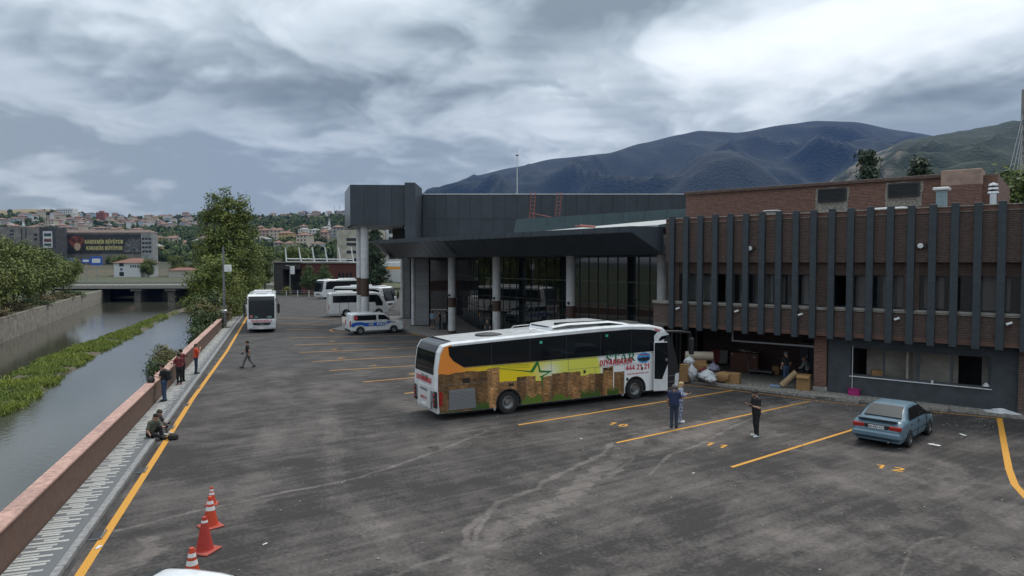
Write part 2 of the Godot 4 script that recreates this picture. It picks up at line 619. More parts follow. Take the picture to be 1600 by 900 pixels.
# 2.4 m square of thin bricks, courses of 7.5 cm with raked joints; on far surfaces only
func brick_mat(face: Vector3, joint: Vector3, seed_: int) -> StandardMaterial3D:
	var S := 512
	var r := RandomNumberGenerator.new()
	r.seed = seed_
	var nb := noise_bytes(seed_, 0.03, S, 5)
	var rows := 32
	var tones := []
	for i in rows * 10:
		tones.append(r.randf_range(0.72, 1.18))
	var d := PackedByteArray()
	d.resize(S * S * 3)
	var hgt := PackedByteArray()
	hgt.resize(S * S)
	var rh := S / rows
	for y in S:
		var row := y / rh
		var iy := y % rh
		for x in S:
			var xx := (x + (26 if row % 2 else 0)) % S
			var bx := mini(xx * 10 / S, 9)
			var ix := xx - bx * S / 10
			var i := y * S + x
			var k: float = 0.78 + nb[i] / 255.0 * 0.44
			var c: Vector3
			if iy < 3:
				c = joint * k
				hgt[i] = 60
			elif ix < 2:
				c = joint * k * 0.8
				hgt[i] = 90
			else:
				c = face * (tones[row * 10 + bx] * k)
				hgt[i] = 200
			var s := Color(c.x, c.y, c.z).linear_to_srgb()
			d[i * 3] = int(clampf(s.r, 0, 1) * 255)
			d[i * 3 + 1] = int(clampf(s.g, 0, 1) * 255)
			d[i * 3 + 2] = int(clampf(s.b, 0, 1) * 255)
	var m := StandardMaterial3D.new()
	m.albedo_texture = ImageTexture.create_from_image(Image.create_from_data(S, S, false, Image.FORMAT_RGB8, d))
	var im := Image.create_from_data(S, S, false, Image.FORMAT_L8, hgt)
	im.convert(Image.FORMAT_RGBA8)
	im.bump_map_to_normal_map(4.0)
	m.normal_enabled = true
	m.normal_texture = ImageTexture.create_from_image(im)
	m.normal_scale = 0.7
	m.roughness = 0.88
	m.uv1_triplanar = true
	m.uv1_scale = Vector3.ONE / 2.4
	return m

# points along the parapet: s metres from the near end, off metres to the right of the river edge
func quay(s: float, off: float, y: float) -> Vector3:
	return P(-10.68 - 0.321 * s + 0.947 * off, y, 14.04 + 0.947 * s + 0.321 * off)

const BAY_TURN := -0.6870      # the brick building's front, local z towards the lot
func bay(x: float, y: float, z: float) -> Vector3:
	return P(15.76 + 0.773 * x - 0.634 * z, y, 33.6 - 0.634 * x - 0.773 * z)

func strip(mb: MB, pts: Array, width: float, y: float) -> void:
	for i in pts.size() - 1:
		var a: Vector2 = pts[i]
		var b: Vector2 = pts[i + 1]
		var t := (b - a).normalized()
		var ta: Vector2 = t if i == 0 else (t + (a - pts[i - 1]).normalized()).normalized()
		var tb: Vector2 = t if i == pts.size() - 2 else (t + (pts[i + 2] - b).normalized()).normalized()
		var na := Vector2(-ta.y, ta.x) * width * 0.5
		var nb := Vector2(-tb.y, tb.x) * width * 0.5
		mb.poly([P(a.x - na.x, y, a.y - na.y), P(b.x - nb.x, y, b.y - nb.y), P(b.x + nb.x, y, b.y + nb.y), P(a.x + na.x, y, a.y + na.y)], Vector3.UP)

func build_ground() -> void:
	# land on the station's side of the river, and beyond it
	var g := MB.new()
	g.poly([quay(-45, 0, -0.03), quay(0, 0, -0.03), quay(125, 0, -0.03), quay(300, 0, -0.03), P(-300, -0.03, 700), P(2500, -0.03, 700), P(2500, -0.03, -40)], Vector3.UP)
	ground_piece("ground", g, M["meadow"])
	# lot, near part, with its map of dust and dried water trails
	var x0 := -18.0
	var x1 := 34.0
	var d0 := 4.0
	var d1 := 42.0
	var a := MB.new()
	var corner := [Vector2(-7.9, d0), Vector2(-19.0, d1), Vector2(x1, d1), Vector2(x1, d0)]
	var pts := []
	var uvs := PackedVector2Array()
	for c in corner:
		pts.append(P(c.x, 0.0, c.y))
		uvs.append(Vector2((c.x - x0 + 2.0) / (x1 - x0 + 2.0), (c.y - d0) / (d1 - d0)))
	a.poly(pts, Vector3.UP, uvs)
	var am := StandardMaterial3D.new()
	am.albedo_texture = lot_picture(x0 - 2.0, x1, d0, d1)
	am.roughness = 0.88
	am.metallic_specular = 0.4
	ground_piece("asphalt_lot", a, am)
	var b := MB.new()
	b.poly([P(-19.0, 0, d1), P(-52.5, 0, 137), P(60, 0, 137), P(60, 0, d1)], Vector3.UP)
	b.poly([P(x1, 0, -6), P(x1, 0, d1), P(70, 0, d1), P(70, 0, -6)], Vector3.UP)
	b.poly([P(-3.0, 0, -10), P(-7.9, 0, d0), P(x1, 0, d0), P(x1, 0, -10)], Vector3.UP)
	ground_piece("asphalt_road", b, M["asphalt_far"])
	# painted lines
	var edge := MB.new()
	strip(edge, [Vector2(-6.0, 5.0), Vector2(-9.15, 14.22), Vector2(-12.09, 22.9), Vector2(-15.45, 32.7), Vector2(-21.2, 50.44), Vector2(-30.6, 78.0), Vector2(-37.0, 97.0)], 0.2, 0.005)
	tag(ground_piece("edge_line", edge, M["line_paint"]), "long yellow line along the riverside kerb")
	var lines := [[Vector2(0.26, 27.6), Vector2(11.45, 35.16), 0.13], [Vector2(3.83, 24.83), Vector2(14.22, 32.37), 0.13], [Vector2(7.1, 21.84), Vector2(14.9, 27.9), 0.13]]
	for l in lines:
		var mb := MB.new()
		strip(mb, [l[0], l[1]], l[2], 0.005)
		ground_piece("bay_line", mb, M["line_paint"])
	for l in [[Vector2(-19.59, 59.97), Vector2(-8.77, 62.1)], [Vector2(-17.54, 54.8), Vector2(-4.2, 57.9)], [Vector2(-15.66, 50.08), Vector2(-3.2, 54.6)], [Vector2(-13.38, 45.51), Vector2(-0.6, 50.84)], [Vector2(-11.2, 41.69), Vector2(1.0, 46.6)], [Vector2(-8.27, 37.63), Vector2(2.9, 44.2)], [Vector2(-5.44, 34.29), Vector2(5.0, 42.3)], [Vector2(-17.5, 66.6), Vector2(-22.5, 67.8)], [Vector2(-19.5, 72.6), Vector2(-27.5, 75.5)], [Vector2(-20.5, 79.6), Vector2(-30.5, 83.5)]]:
		var mb := MB.new()
		strip(mb, [l[0], l[1]], 0.16, 0.005)
		ground_piece("bay_line", mb, M["line_paint_worn"])
	var kl := MB.new()
	strip(kl, [Vector2(9.0, 37.1), Vector2(11.45, 35.16), Vector2(15.08, 32.1), Vector2(20.85, 28.75)], 0.11, 0.009)
	ground_piece("kerb_line", kl, M["line_paint_worn"])
	var cv := MB.new()
	strip(cv, [Vector2(20.75, 28.82), Vector2(17.6, 24.14), Vector2(15.9, 21.6), Vector2(14.98, 20.1), Vector2(14.45, 18.9), Vector2(14.3, 17.6), Vector2(14.7, 16.2), Vector2(15.8, 14.6)], 0.2, 0.0055)
	ground_piece("lane_line", cv, M["line_paint"])
	var isl := MB.new()
	strip(isl, [Vector2(-15.6, 64.7), Vector2(-17.2, 65.4), Vector2(-17.9, 66.8), Vector2(-18.0, 68.8), Vector2(-17.4, 70.4)], 0.14, 0.0055)
	ground_piece("kerb_line", isl, M["line_paint"])
	var isl2 := MB.new()
	strip(isl2, [Vector2(-11.2, 66.0), Vector2(-9.7, 64.6), Vector2(-8.3, 61.6), Vector2(-5.0, 57.2)], 0.14, 0.0055)
	ground_piece("kerb_line", isl2, M["line_paint"])
	var flat := Basis(Vector3(0.773, 0, 0.634), Vector3(0.634, 0, -0.773), Vector3.UP)
	for t in [["10", Vector2(4.32, 27.66)], ["11", Vector2(7.4, 24.5)], ["12", Vector2(12.15, 21.74)]]:
		var word: String = t[0]
		for k in 2:
			var at: Vector2 = t[1] + Vector2(0.773, -0.634) * (k - 0.5) * 0.50
			var o := letters(self, numbered("bay_number"), word[k], 0.66, M["line_paint"], Transform3D(flat, P(at.x, 0.006, at.y)), 700, false, 0.004)
			o.set_meta("kind", "structure")
	for t in [["8", -5.9, 40.4], ["7", -9.0, 43.7], ["6", -11.9, 47.2], ["5", -13.6, 52.0], ["4", -15.2, 57.4]]:
		var o := letters(self, numbered("bay_number"), t[0], 0.74, M["line_paint_worn"], Transform3D(flat, P(t[1], 0.006, t[2])), 700, false, 0.004)
		o.set_meta("kind", "structure")
	# dry litter scattered on the asphalt by the sedan and the bay
	build_kerb_and_pavement()
	# concrete apron and kerb in front of the brick building
	var ap := MB.new()
	for seg in [[-9.6, -3.0, 0.95], [-3.0, 1.5, 1.0], [1.5, 5.0, 0.55], [5.0, 16.0, 0.25]]:
		ap.box(Vector3(seg[0], -0.02, -7.0), Vector3(seg[1] - 0.002, 0.12, seg[2]))
	var apo := ground_piece("apron", ap, M["apron"])
	apo.position = bay(0, 0, 0)
	apo.rotation.y = BAY_TURN
	# raised platform under the terminal canopy
	var pl := MB.new()
	pl.prism(PackedVector2Array([Vector2(8.7, -41.2), Vector2(-8.0, -61.9), Vector2(-9.6, -64.4), Vector2(-11.4, -66.2), Vector2(-16.6, -65.6), Vector2(-17.6, -67.0), Vector2(-17.5, -70.0), Vector2(-20.5, -82.0), Vector2(20.0, -90.0), Vector2(22.0, -45.0)]), -0.02, 0.15, 0.02)
	ground_piece("platform", pl, M["paving"])

func lot_picture(x0: float, x1: float, d0: float, d1: float) -> ImageTexture:
	var ppm := 30.0
	var W := int((x1 - x0) * ppm)
	var Hh := int((d1 - d0) * ppm)
	var dust := PackedFloat32Array()
	dust.resize(W * Hh)
	var fn := FastNoiseLite.new()
	fn.seed = 404
	fn.frequency = 0.9
	fn.fractal_octaves = 3
	# dried water trails and tyre-carried dust: half width, strength, course in plan
	var trails := [
		[0.42, 0.34, [Vector2(14.22, 32.37), Vector2(10.73, 29.87), Vector2(7.96, 28.05), Vector2(4.92, 26.0), Vector2(3.46, 22.56), Vector2(2.29, 20.6), Vector2(1.51, 18.9), Vector2(0.86, 18.01), Vector2(-0.1, 16.98), Vector2(-0.66, 15.66), Vector2(-1.03, 15.41), Vector2(-0.77, 14.65), Vector2(-0.87, 13.0)]],
		[0.12, 0.42, [Vector2(3.64, 24.83), Vector2(3.08, 23.24), Vector2(2.22, 22.12), Vector2(0.97, 20.42), Vector2(0.73, 19.72), Vector2(-0.37, 18.65), Vector2(-0.67, 17.64), Vector2(-1.17, 16.69), Vector2(-1.04, 15.55), Vector2(-1.55, 15.07), Vector2(-2.13, 14.59), Vector2(-3.0, 13.6)]],
		[0.08, 0.42, [Vector2(-1.0, 26.6), Vector2(-1.53, 25.66), Vector2(-2.59, 23.8), Vector2(-3.93, 21.84), Vector2(-4.78, 20.73), Vector2(-5.54, 20.06), Vector2(-6.55, 19.44), Vector2(-7.18, 18.9), Vector2(-8.49, 17.87), Vector2(-9.76, 16.57)]],
		[0.08, 0.42, [Vector2(10.46, 29.11), Vector2(8.79, 27.17), Vector2(6.72, 24.48), Vector2(5.39, 23.24), Vector2(4.3, 21.11)]],
		[0.6, 0.30, [Vector2(4.46, 23.56), Vector2(6.27, 25.47), Vector2(10.3, 29.87), Vector2(13.45, 31.64), Vector2(16.13, 32.22)]],
		[0.05, 0.42, [Vector2(7.6, 13.2), Vector2(8.09, 14.02), Vector2(9.3, 15.66), Vector2(9.74, 15.99), Vector2(10.43, 16.22)]],
		[0.45, 0.24, [Vector2(14.4, 22.12), Vector2(12.96, 19.94), Vector2(11.21, 17.87), Vector2(10.14, 17.2), Vector2(7.88, 16.57), Vector2(6.23, 16.37)]],
		[0.45, 0.2, [Vector2(-8.36, 30.52), Vector2(-6.4, 24.14), Vector2(-5.2, 19.94), Vector2(-4.7, 18.35), Vector2(-4.07, 17.87), Vector2(-2.23, 14.62)]],
		[0.9, 0.17, [Vector2(7.57, 19.94), Vector2(9.89, 20.85), Vector2(11.04, 19.38), Vector2(13.58, 17.87)]],
		[0.8, 0.2, [Vector2(1.34, 13.6), Vector2(2.82, 14.78), Vector2(5.27, 15.81), Vector2(7.7, 16.18), Vector2(11.12, 14.78)]],
		[0.7, 0.15, [Vector2(-14.0, 41.0), Vector2(-11.38, 33.47), Vector2(-8.68, 24.14), Vector2(-7.13, 17.87)]],
		[0.1, 0.45, [Vector2(-0.67, 17.64), Vector2(-0.87, 16.57), Vector2(-0.9, 15.81)]],
		[0.12, 0.35, [Vector2(4.73, 25.01), Vector2(3.95, 22.56), Vector2(2.97, 20.85)]],
		[0.30, 0.35, [Vector2(-8.7, 16.0), Vector2(-8.2, 15.4), Vector2(-8.35, 14.7), Vector2(-8.9, 14.2)]]]
	# faint tyre arcs of turning coaches
	var tr := RandomNumberGenerator.new()
	tr.seed = 55
	for k in 70:
		var cx := tr.randf_range(-14.0, 22.0)
		var cd := tr.randf_range(6.0, 40.0)
		var rad := tr.randf_range(7.0, 22.0)
		var a0 := tr.randf() * TAU
		var st := tr.randf_range(-0.10, 0.14)
		var hw := tr.randf_range(0.05, 0.2)
		for w in [0.0, 2.0]:
			var arc := []
			for q in 7:
				var an := a0 + q * 0.13
				arc.append(Vector2(cx + cos(an) * (rad + w), cd + sin(an) * (rad + w)))
			trails.append([hw, st, arc])
	# oil drips where coaches stand
	for k in 34:
		var a := Vector2(tr.randf_range(-3.0, 15.0), 0)
		a.y = 26.0 - a.x * 0.25 + tr.randf_range(-3.5, 6.0)
		trails.append([tr.randf_range(0.06, 0.28), -0.28, [a, a + Vector2(tr.randf_range(-0.3, 0.3), tr.randf_range(-0.3, 0.3))]])
	for t in trails:
		var pts: Array = t[2]
		var half: float = t[0]
		for i in pts.size() - 1:
			var p: Vector2 = pts[i]
			var q: Vector2 = pts[i + 1]
			var reach := half * 1.8 + 0.2
			var xa := maxi(int((minf(p.x, q.x) - reach - x0) * ppm), 0)
			var xb := mini(int((maxf(p.x, q.x) + reach - x0) * ppm), W - 1)
			var ya := maxi(int((minf(p.y, q.y) - reach - d0) * ppm), 0)
			var yb := mini(int((maxf(p.y, q.y) + reach - d0) * ppm), Hh - 1)
			var dv := q - p
			var l2 := dv.length_squared()
			var st: float = t[1]
			for y in range(ya, yb + 1):
				var wy := y / ppm + d0
				for x in range(xa, xb + 1):
					var wx := x / ppm + x0
					var s := clampf(((wx - p.x) * dv.x + (wy - p.y) * dv.y) / l2, 0.0, 1.0)
					var ex := wx - p.x - dv.x * s
					var ey := wy - p.y - dv.y * s
					var ds := sqrt(ex * ex + ey * ey)
					if ds > reach:
						continue
					var nz := fn.get_noise_2d(wx * 1.4, wy * 1.4) + 0.6 * fn.get_noise_2d(wx * 6.0, wy * 6.0)
					var k := 1.0 - ds / (half * (1.0 + nz * 0.9))
					if k > 0.0:
						var val := st * minf(k * 2.2, 1.0) * (0.75 + nz * 0.5)
						var o := y * W + x
						if st > 0.0:
							dust[o] = maxf(dust[o], val)
						else:
							dust[o] = minf(dust[o], val) if dust[o] <= 0.0 else dust[o]
	var S := 1024
	var nl := noise_bytes(71, 0.006, S, 5)     # wide patches
	var nm := noise_bytes(72, 0.03, S, 5)      # mottling
	var nf := noise_bytes(73, 0.25, S, 2)      # stones
	var ns := noise_bytes(74, 0.012, S, 6)     # streaks, stretched below
	var d := PackedByteArray()
	d.resize(W * Hh * 3)
	for y in Hh:
		for x in W:
			var o := y * W + x
			var l: float = nl[((y + 300) % S) * S + x % S] / 255.0
			var m: float = nm[(y % S) * S + (x + 91) % S] / 255.0
			var f: float = nf[(y % S) * S + x % S] / 255.0
			var sx := (x * 3 + y * 2) / 8
			var sy := (y * 3 - x * 2 + 40000) * 2
			var s: float = ns[(sy % S) * S + sx % S] / 255.0
			var k := 0.15 + (l - 0.5) * 0.55 + (m - 0.5) * 0.30 + (s - 0.5) * 0.32 + (f - 0.5) * 0.34
			k = clampf(k + dust[o], 0.0, 1.0)
			# bitumen to pale dust
			var i := o * 3
			var c := Color(lerpf(0.030, 0.190, k), lerpf(0.0270, 0.165, k), lerpf(0.0258, 0.152, k)).linear_to_srgb()
			d[i] = int(c.r * 255.0)
			d[i + 1] = int(c.g * 255.0)
			d[i + 2] = int(c.b * 255.0)
	return ImageTexture.create_from_image(Image.create_from_data(W, Hh, false, Image.FORMAT_RGB8, d))

func build_kerb_and_pavement() -> void:
	var bs := Basis(Vector3(0.947, 0, -0.321), Vector3.UP, Vector3(0.321, 0, 0.947)) # local x across, local -z along the quay
	# footpath slab
	var f := MB.new()
	f.box(Vector3(0.02, -0.02, -125), Vector3(0.97, 0.12, 12))
	var fo := ground_piece("footpath", f, M["paver_dark"])
	fo.transform = Transform3D(bs, quay(0, 0, 0))
	# slim light pavers; near ones one by one, the far ones joined
	var lens := [0.80, 0.46, 0.62, 0.34, 0.74, 0.42, 0.70, 0.38]
	var starts := [0.04, 0.04, 0.04, 0.10, 0.04, 0.30, 0.04, 0.16]
	var shared := []
	for k in lens.size():
		var mb := MB.new()
		mb.box(Vector3(starts[k], 0.118, -0.05), Vector3(starts[k] + lens[k] * (1.0 if starts[k] < 0.2 else 0.7), 0.1245, 0.05))
		shared.append(mb.mesh())
	var far := MB.new()
	var count := 0
	var z := 3.0
	var idx := 0
	while z > -118.0:
		var k := (idx * 5 + (idx / 7)) % lens.size()
		if count < 290:
			var o := inst("paver", shared[k], M["paver_light"] if idx % 3 else M["paver_light_b"], fo)
			o.position.z = z
			count += 1
		else:
			far.box(Vector3(starts[k], 0.118, z - 0.05), Vector3(starts[k] + lens[k], 0.1245, z + 0.05))
		z -= 0.145 if idx % 3 else 0.19
		idx += 1
	var fp := part(fo, "far_pavers", far, M["paver_light"])
	fp.set_meta("kind", "stuff")
	# kerb stones
	var ks := MB.new()
	ks.cbox(Vector3(-0.09, -0.05, -0.495), Vector3(0.09, 0.135, 0.495), 0.02)
	var km := ks.mesh()
	var kerb := Node3D.new()
	kerb.name = "kerb"
	add_child(kerb)
	kerb.set_meta("kind", "structure")
	kerb.transform = Transform3D(bs, quay(0, 1.06, 0))
	for i in 110:
		var o := inst("kerb_stone", km, M["kerbstone"], kerb)
		o.position = Vector3(0, 0, 8.5 - i)
	# gutter strip
	var gu := MB.new()
	gu.box(Vector3(1.152, -0.02, -120), Vector3(1.26, 0.008, 10))
	var guo := ground_piece("gutter", gu, M["asphalt_far"])
	guo.transform = Transform3D(bs, quay(0, 0, 0))
	# drain mouths along the kerb
	var nth := ["nearest", "second", "third", "fourth", "fifth", "sixth", "farthest"]
	for s in [1.9, 7.4, 13.4, 18.0, 22.6, 27.3, 32.0]:
		var th := thing("kerb_drain", "dark storm drain mouth in the riverside gutter, %s along the yellow line" % nth[used.get("kerb_drain", 0)], "drain", quay(s, 1.33, 0), 0.0, "storm drains along the riverside kerb")
		th.basis = bs
		var mb := MB.new()
		mb.box(Vector3(-0.17, -0.02, -0.26), Vector3(0.12, 0.012, 0.26))
		part(th, "opening", mb, M["black_plastic"])
		var lp := MB.new()
		lp.box(Vector3(0.12, 0.0, -0.3), Vector3(0.15, 0.05, 0.28))
		lp.box(Vector3(-0.17, 0.0, 0.26), Vector3(0.12, 0.03, 0.29))
		part(th, "steel_lip", lp, M["steel_grey"])
	# parapet
	var pw := thing("parapet_wall", "long brown rendered river wall with a pink coping", "wall", quay(0, 0, 0))
	pw.basis = bs
	var body := MB.new()
	body.box(Vector3(-0.33, -0.05, -125), Vector3(0.0, 0.97, 14))
	part(pw, "wall_body", body, M["parapet"])
	var cs := MB.new()
	cs.cbox(Vector3(-0.39, 0.97, -0.745), Vector3(0.035, 1.05, 0.745), 0.015)
	var cm := cs.mesh()
	for i in 92:
		var o := inst("coping_slab", cm, M["coping"] if (i * 7) % 5 else M["coping_b"], pw)
		o.position = Vector3(0, 0, 13.0 - i * 1.5)
	# quay face below it
	var q := MB.new()
	q.box(Vector3(-0.55, -5.0, -290), Vector3(0.0, -0.05, 40))
	var qo := ground_piece("quay_wall", q, M["concrete_dark"])
	qo.transform = Transform3D(bs, quay(0, 0, 0))

# ---------------------------------------------------------------- river
func build_river() -> void:
	var w := MB.new()
	w.poly([P(-300, -3.5, -60), P(-300, -3.5, 500), P(-60, -3.5, 500), P(10, -3.5, 30), P(10, -3.5, -60)], Vector3.UP)
	ground_piece("river", w, M["water"])
	# far bank: retaining wall in cast panels
	var A := Vector2(-46, 40)
	var B := Vector2(-64.5, 86)
	var C := Vector2(-96, 154)
	var D := Vector2(-112, 190)
	var wall := thing("retaining_wall", "stained grey concrete flood wall on the far river bank", "wall")
	var pm := MB.new()
	pm.cbox(Vector3(0.02, -5.0, -0.5), Vector3(3.98, -0.35, 0.0), 0.03)
	var mesh := pm.mesh()
	var run := [A, B, C, D]
	for i in 3:
		var dv: Vector2 = run[i + 1] - run[i]
		var n := int(dv.length() / 4.0)
		for k in n:
			var p: Vector2 = run[i] + dv * (float(k) / n)
			var o := inst("wall_panel", mesh, M["flood_wall"], wall)
			o.position = P(p.x, 0, p.y)
			o.rotation.y = atan2(dv.y, dv.x)
			o.scale.x = dv.length() / n / 4.0
	var g := MB.new()
	g.poly([P(-46.3, -0.45, 40), P(-64.9, -0.45, 86), P(-96.4, -0.45, 154), P(-112.4, -0.45, 190), P(-150, -0.45, 420), P(-300, -0.45, 700), P(-1500, -0.45, 700), P(-1500, -0.45, 40)], Vector3.UP)
	ground_piece("bank_ground", g, M["meadow"])
	# land beyond the bend of the river
	var g2 := MB.new()
	g2.poly([P(-330, -0.2, 235), P(-330, -0.2, 720), P(-10, -0.2, 720), P(-60, -0.2, 235)], Vector3.UP)
	g2.box(P(-330, -5, 235.0), P(-60, -0.21, 236))
	ground_piece("upstream_ground", g2, M["meadow"])
	# grassy bar in mid stream
	var up := [Vector2(-76.8, 163.8), Vector2(-69.7, 134.7), Vector2(-62.3, 113.2), Vector2(-56.1, 91.6), Vector2(-53.1, 80.5), Vector2(-49.4, 69.9), Vector2(-46.0, 61.0), Vector2(-42.2, 52.0), Vector2(-38, 42)]
	var lo := [Vector2(-73.5, 160), Vector2(-63.7, 126.7), Vector2(-52.8, 97), Vector2(-47.7, 82.4), Vector2(-43.6, 71.3), Vector2(-38.6, 59.3), Vector2(-33.8, 48.4), Vector2(-31.1, 41.2), Vector2(-27.8, 34.2)]
	var fn := FastNoiseLite.new()
	fn.seed = 5
	fn.frequency = 0.12
	var rows := []
	for i in 49:
		var t := i / 48.0 * 8.0
		var k := mini(int(t), 7)
		var a: Vector2 = up[k].lerp(up[k + 1], t - k)
		var b: Vector2 = lo[k].lerp(lo[k + 1], t - k)
		var row := PackedVector3Array()
		for j in 13:
			var s := j / 12.0
			var q := a.lerp(b, 0.02 + s * 0.92 + fn.get_noise_2d(i * 4.0, 50.0 if s < 0.5 else 90.0) * 0.22)
			row.append(P(q.x, -3.60 + 0.26 * sin(PI * s) + 0.08 * fn.get_noise_2d(q.x * 3.0, q.y * 3.0), q.y))
		rows.append(row)
	var mb := MB.new()
	mb.sheet(rows, false, false)
	var bar := ground_piece("river_bar", mb, M["soil"])
	bar.set_meta("label", "narrow silt bar in the middle of the river")
	# grass on it: blades gathered into tufts
	var tuft := MB.new()
	tuft.use_col = true
	for k in 30:
		var an := rng.randf() * TAU
		var r := sqrt(rng.randf()) * 0.42
		var base := Vector3(cos(an) * r, 0, sin(an) * r)
		var lean := Vector3(rng.randf_range(-1, 1), 0, rng.randf_range(-1, 1)) * 0.16
		var hgt := rng.randf_range(0.08, 0.24)
		var side := Vector3(cos(an + 1.3), 0, sin(an + 1.3)) * 0.05
		var t := rng.randf()
		tuft.c = Color(lerpf(0.09, 0.20, t), lerpf(0.155, 0.25, t), lerpf(0.02, 0.045, t))
		tuft.tri(base - side, base + lean + Vector3(0, hgt, 0), base + side)
	var mm := MultiMesh.new()
	mm.transform_format = MultiMesh.TRANSFORM_3D
	mm.use_colors = true
	mm.mesh = tuft.mesh()
	var xf := []
	var cols := []
	for i in 6500:
		var t := rng.randf() * 8.0
		# nearer stretches carry more tufts per length because they show larger
		t = 8.0 * sqrt(t / 8.0)
		var k := mini(int(t), 7)
		var s := rng.randf_range(0.12, 0.84)
		var q: Vector2 = up[k].lerp(up[k + 1], t - k).lerp(lo[k].lerp(lo[k + 1], t - k), s)
		var patch := fn.get_noise_2d(q.x * 1.6, q.y * 1.6)
		if patch < -0.30 + 0.75 * absf(s - 0.48):
			continue
		xf.append(Transform3D(Basis(Vector3.UP, rng.randf() * TAU).scaled(Vector3.ONE * rng.randf_range(0.5, 1.5) * (1.0 + patch * 0.8)), P(q.x, -3.60 + 0.24 * sin(PI * s), q.y)))
		var yel := clampf(0.5 + patch + rng.randf_range(-0.2, 0.2), 0.0, 1.0)
		cols.append(Color(lerpf(0.62, 1.35, yel), lerpf(0.7, 1.12, yel), 0.9))
	mm.instance_count = xf.size()
	for i in xf.size():
		mm.set_instance_transform(i, xf[i])
		mm.set_instance_color(i, cols[i])
	var mi := MultiMeshInstance3D.new()
	mi.name = "river_grass"
	mi.multimesh = mm
	mi.material_override = vmat("grass", 0.8, 0.15)
	add_child(mi)
	tag(mi, "bright green grass on the bar in midstream", "grass", "", "stuff")
	build_bridge()

func build_bridge() -> void:
	# road bridge crossing upstream of the lot
	var o := thing("road_bridge", "low grey concrete road bridge over the river", "bridge", P(-92, 0.85, 178), 0.12)
	var deck := MB.new()
	deck.box(Vector3(-34, -1.0, -22), Vector3(40, -0.25, 0))
	part(o, "deck", deck, M["concrete_dark"])
	var edge := MB.new()
	edge.cbox(Vector3(-34, -0.9, 0), Vector3(40, 0.0, 0.5), 0.04)
	part(o, "edge_beam", edge, M["concrete"])
	for x in [-6.0, 2.5, 12.0]:
		var p := MB.new()
		p.cbox(Vector3(x - 0.8, -5.0, -20), Vector3(x + 0.8, -1.6, -1.2), 0.1)
		part(o, "pier", p, M["concrete_dark"])
		var c := MB.new()
		c.cbox(Vector3(x - 1.4, -1.6, -21), Vector3(x + 1.4, -1.0, -0.3), 0.08)
		part(o, "pier_cap", c, M["concrete"])
	for zz in [0.25, -21.5]:
		var rail := MB.new()
		rail.box(Vector3(-34, 0.75, zz - 0.04), Vector3(40, 0.83, zz + 0.04))
		rail.box(Vector3(-34, 0.4, zz - 0.03), Vector3(40, 0.46, zz + 0.03))
		for i in 50:
			rail.box(Vector3(-34 + i * 1.5, 0.0, zz - 0.03), Vector3(-33.93 + i * 1.5, 0.8, zz + 0.03))
		part(o, "railing", rail, M["galvanised"])
	# abutment
	var ab := MB.new()
	ab.box(Vector3(17, -5, -23), Vector3(40, -1.0, -0.2))
	part(o, "abutment", ab, M["concrete_dark"])

# ---------------------------------------------------------------- hills
func along(tab: Array, x: float) -> float:
	if x <= tab[0].x: return tab[0].y
	for i in tab.size() - 1:
		if x <= tab[i + 1].x:
			var t: float = (x - tab[i].x) / (tab[i + 1].x - tab[i].x)
			return lerpf(tab[i].y, tab[i + 1].y, t * t * (3.0 - 2.0 * t) * 0.4 + t * 0.6)
	return tab[-1].y

var town_noise := FastNoiseLite.new()
# ridge line of the town's hill at 1500 m, as (x, height)
const TOWN := [Vector2(-1800, 112), Vector2(-1126, 122), Vector2(-1062, 125), Vector2(-1000, 124), Vector2(-965, 112), Vector2(-880, 108), Vector2(-790, 106), Vector2(-700, 106), Vector2(-672, 116), Vector2(-640, 120), Vector2(-600, 112), Vector2(-535, 108), Vector2(-450, 112), Vector2(-380, 114), Vector2(-280, 106), Vector2(-140, 96), Vector2(0, 76), Vector2(200, 50)]
func town_y(x: float, d: float) -> float:
	var t := clampf((d - 330.0) / 1170.0, 0.0, 1.25)
	var crest := along(TOWN, x * 1500.0 / maxf(d, 300.0))
	var s := pow(minf(t, 1.0), 1.15)
	if t > 1.0: s = 1.0 - (t - 1.0) * 1.2
	return crest * s + town_noise.get_noise_2d(x, d) * 13.0 * sin(minf(t, 1.0) * PI) + 1.0 * minf(t * 20.0, 1.0) - 0.5

func terrain(x0: float, x1: float, nx: int, d0: float, d1: float, nd: int, hf: Callable, cf: Callable) -> MB:
	var hs := []
	for j in nd + 1:
		var row := PackedVector3Array()
		for i in nx + 1:
			var x := lerpf(x0, x1, float(i) / nx)
			var d := lerpf(d0, d1, float(j) / nd)
			row.append(P(x, hf.call(x, d), d))
		hs.append(row)
	var mb := MB.new()
	mb.sheet(hs, false, true)
	mb.use_col = true
	mb.col.resize(mb.v.size())
	for i in mb.v.size():
		mb.col[i] = cf.call(mb.v[i], mb.n[i])
	return mb

func hill_mat(key: String, scale: float) -> StandardMaterial3D:
	var m := vmat(key, 0.95)
	m.albedo_texture = tone_tex("canopy", 91, 0.035, 1024, 0.45, 1.0, 5)
	m.uv1_triplanar = true
	m.uv1_world_triplanar = true
	m.uv1_scale = Vector3.ONE * scale
	m.normal_enabled = true
	m.normal_texture = bump_tex("canopybump", 191, 0.035, 1024, 6.0, 6)
	m.normal_scale = 1.2
	return m

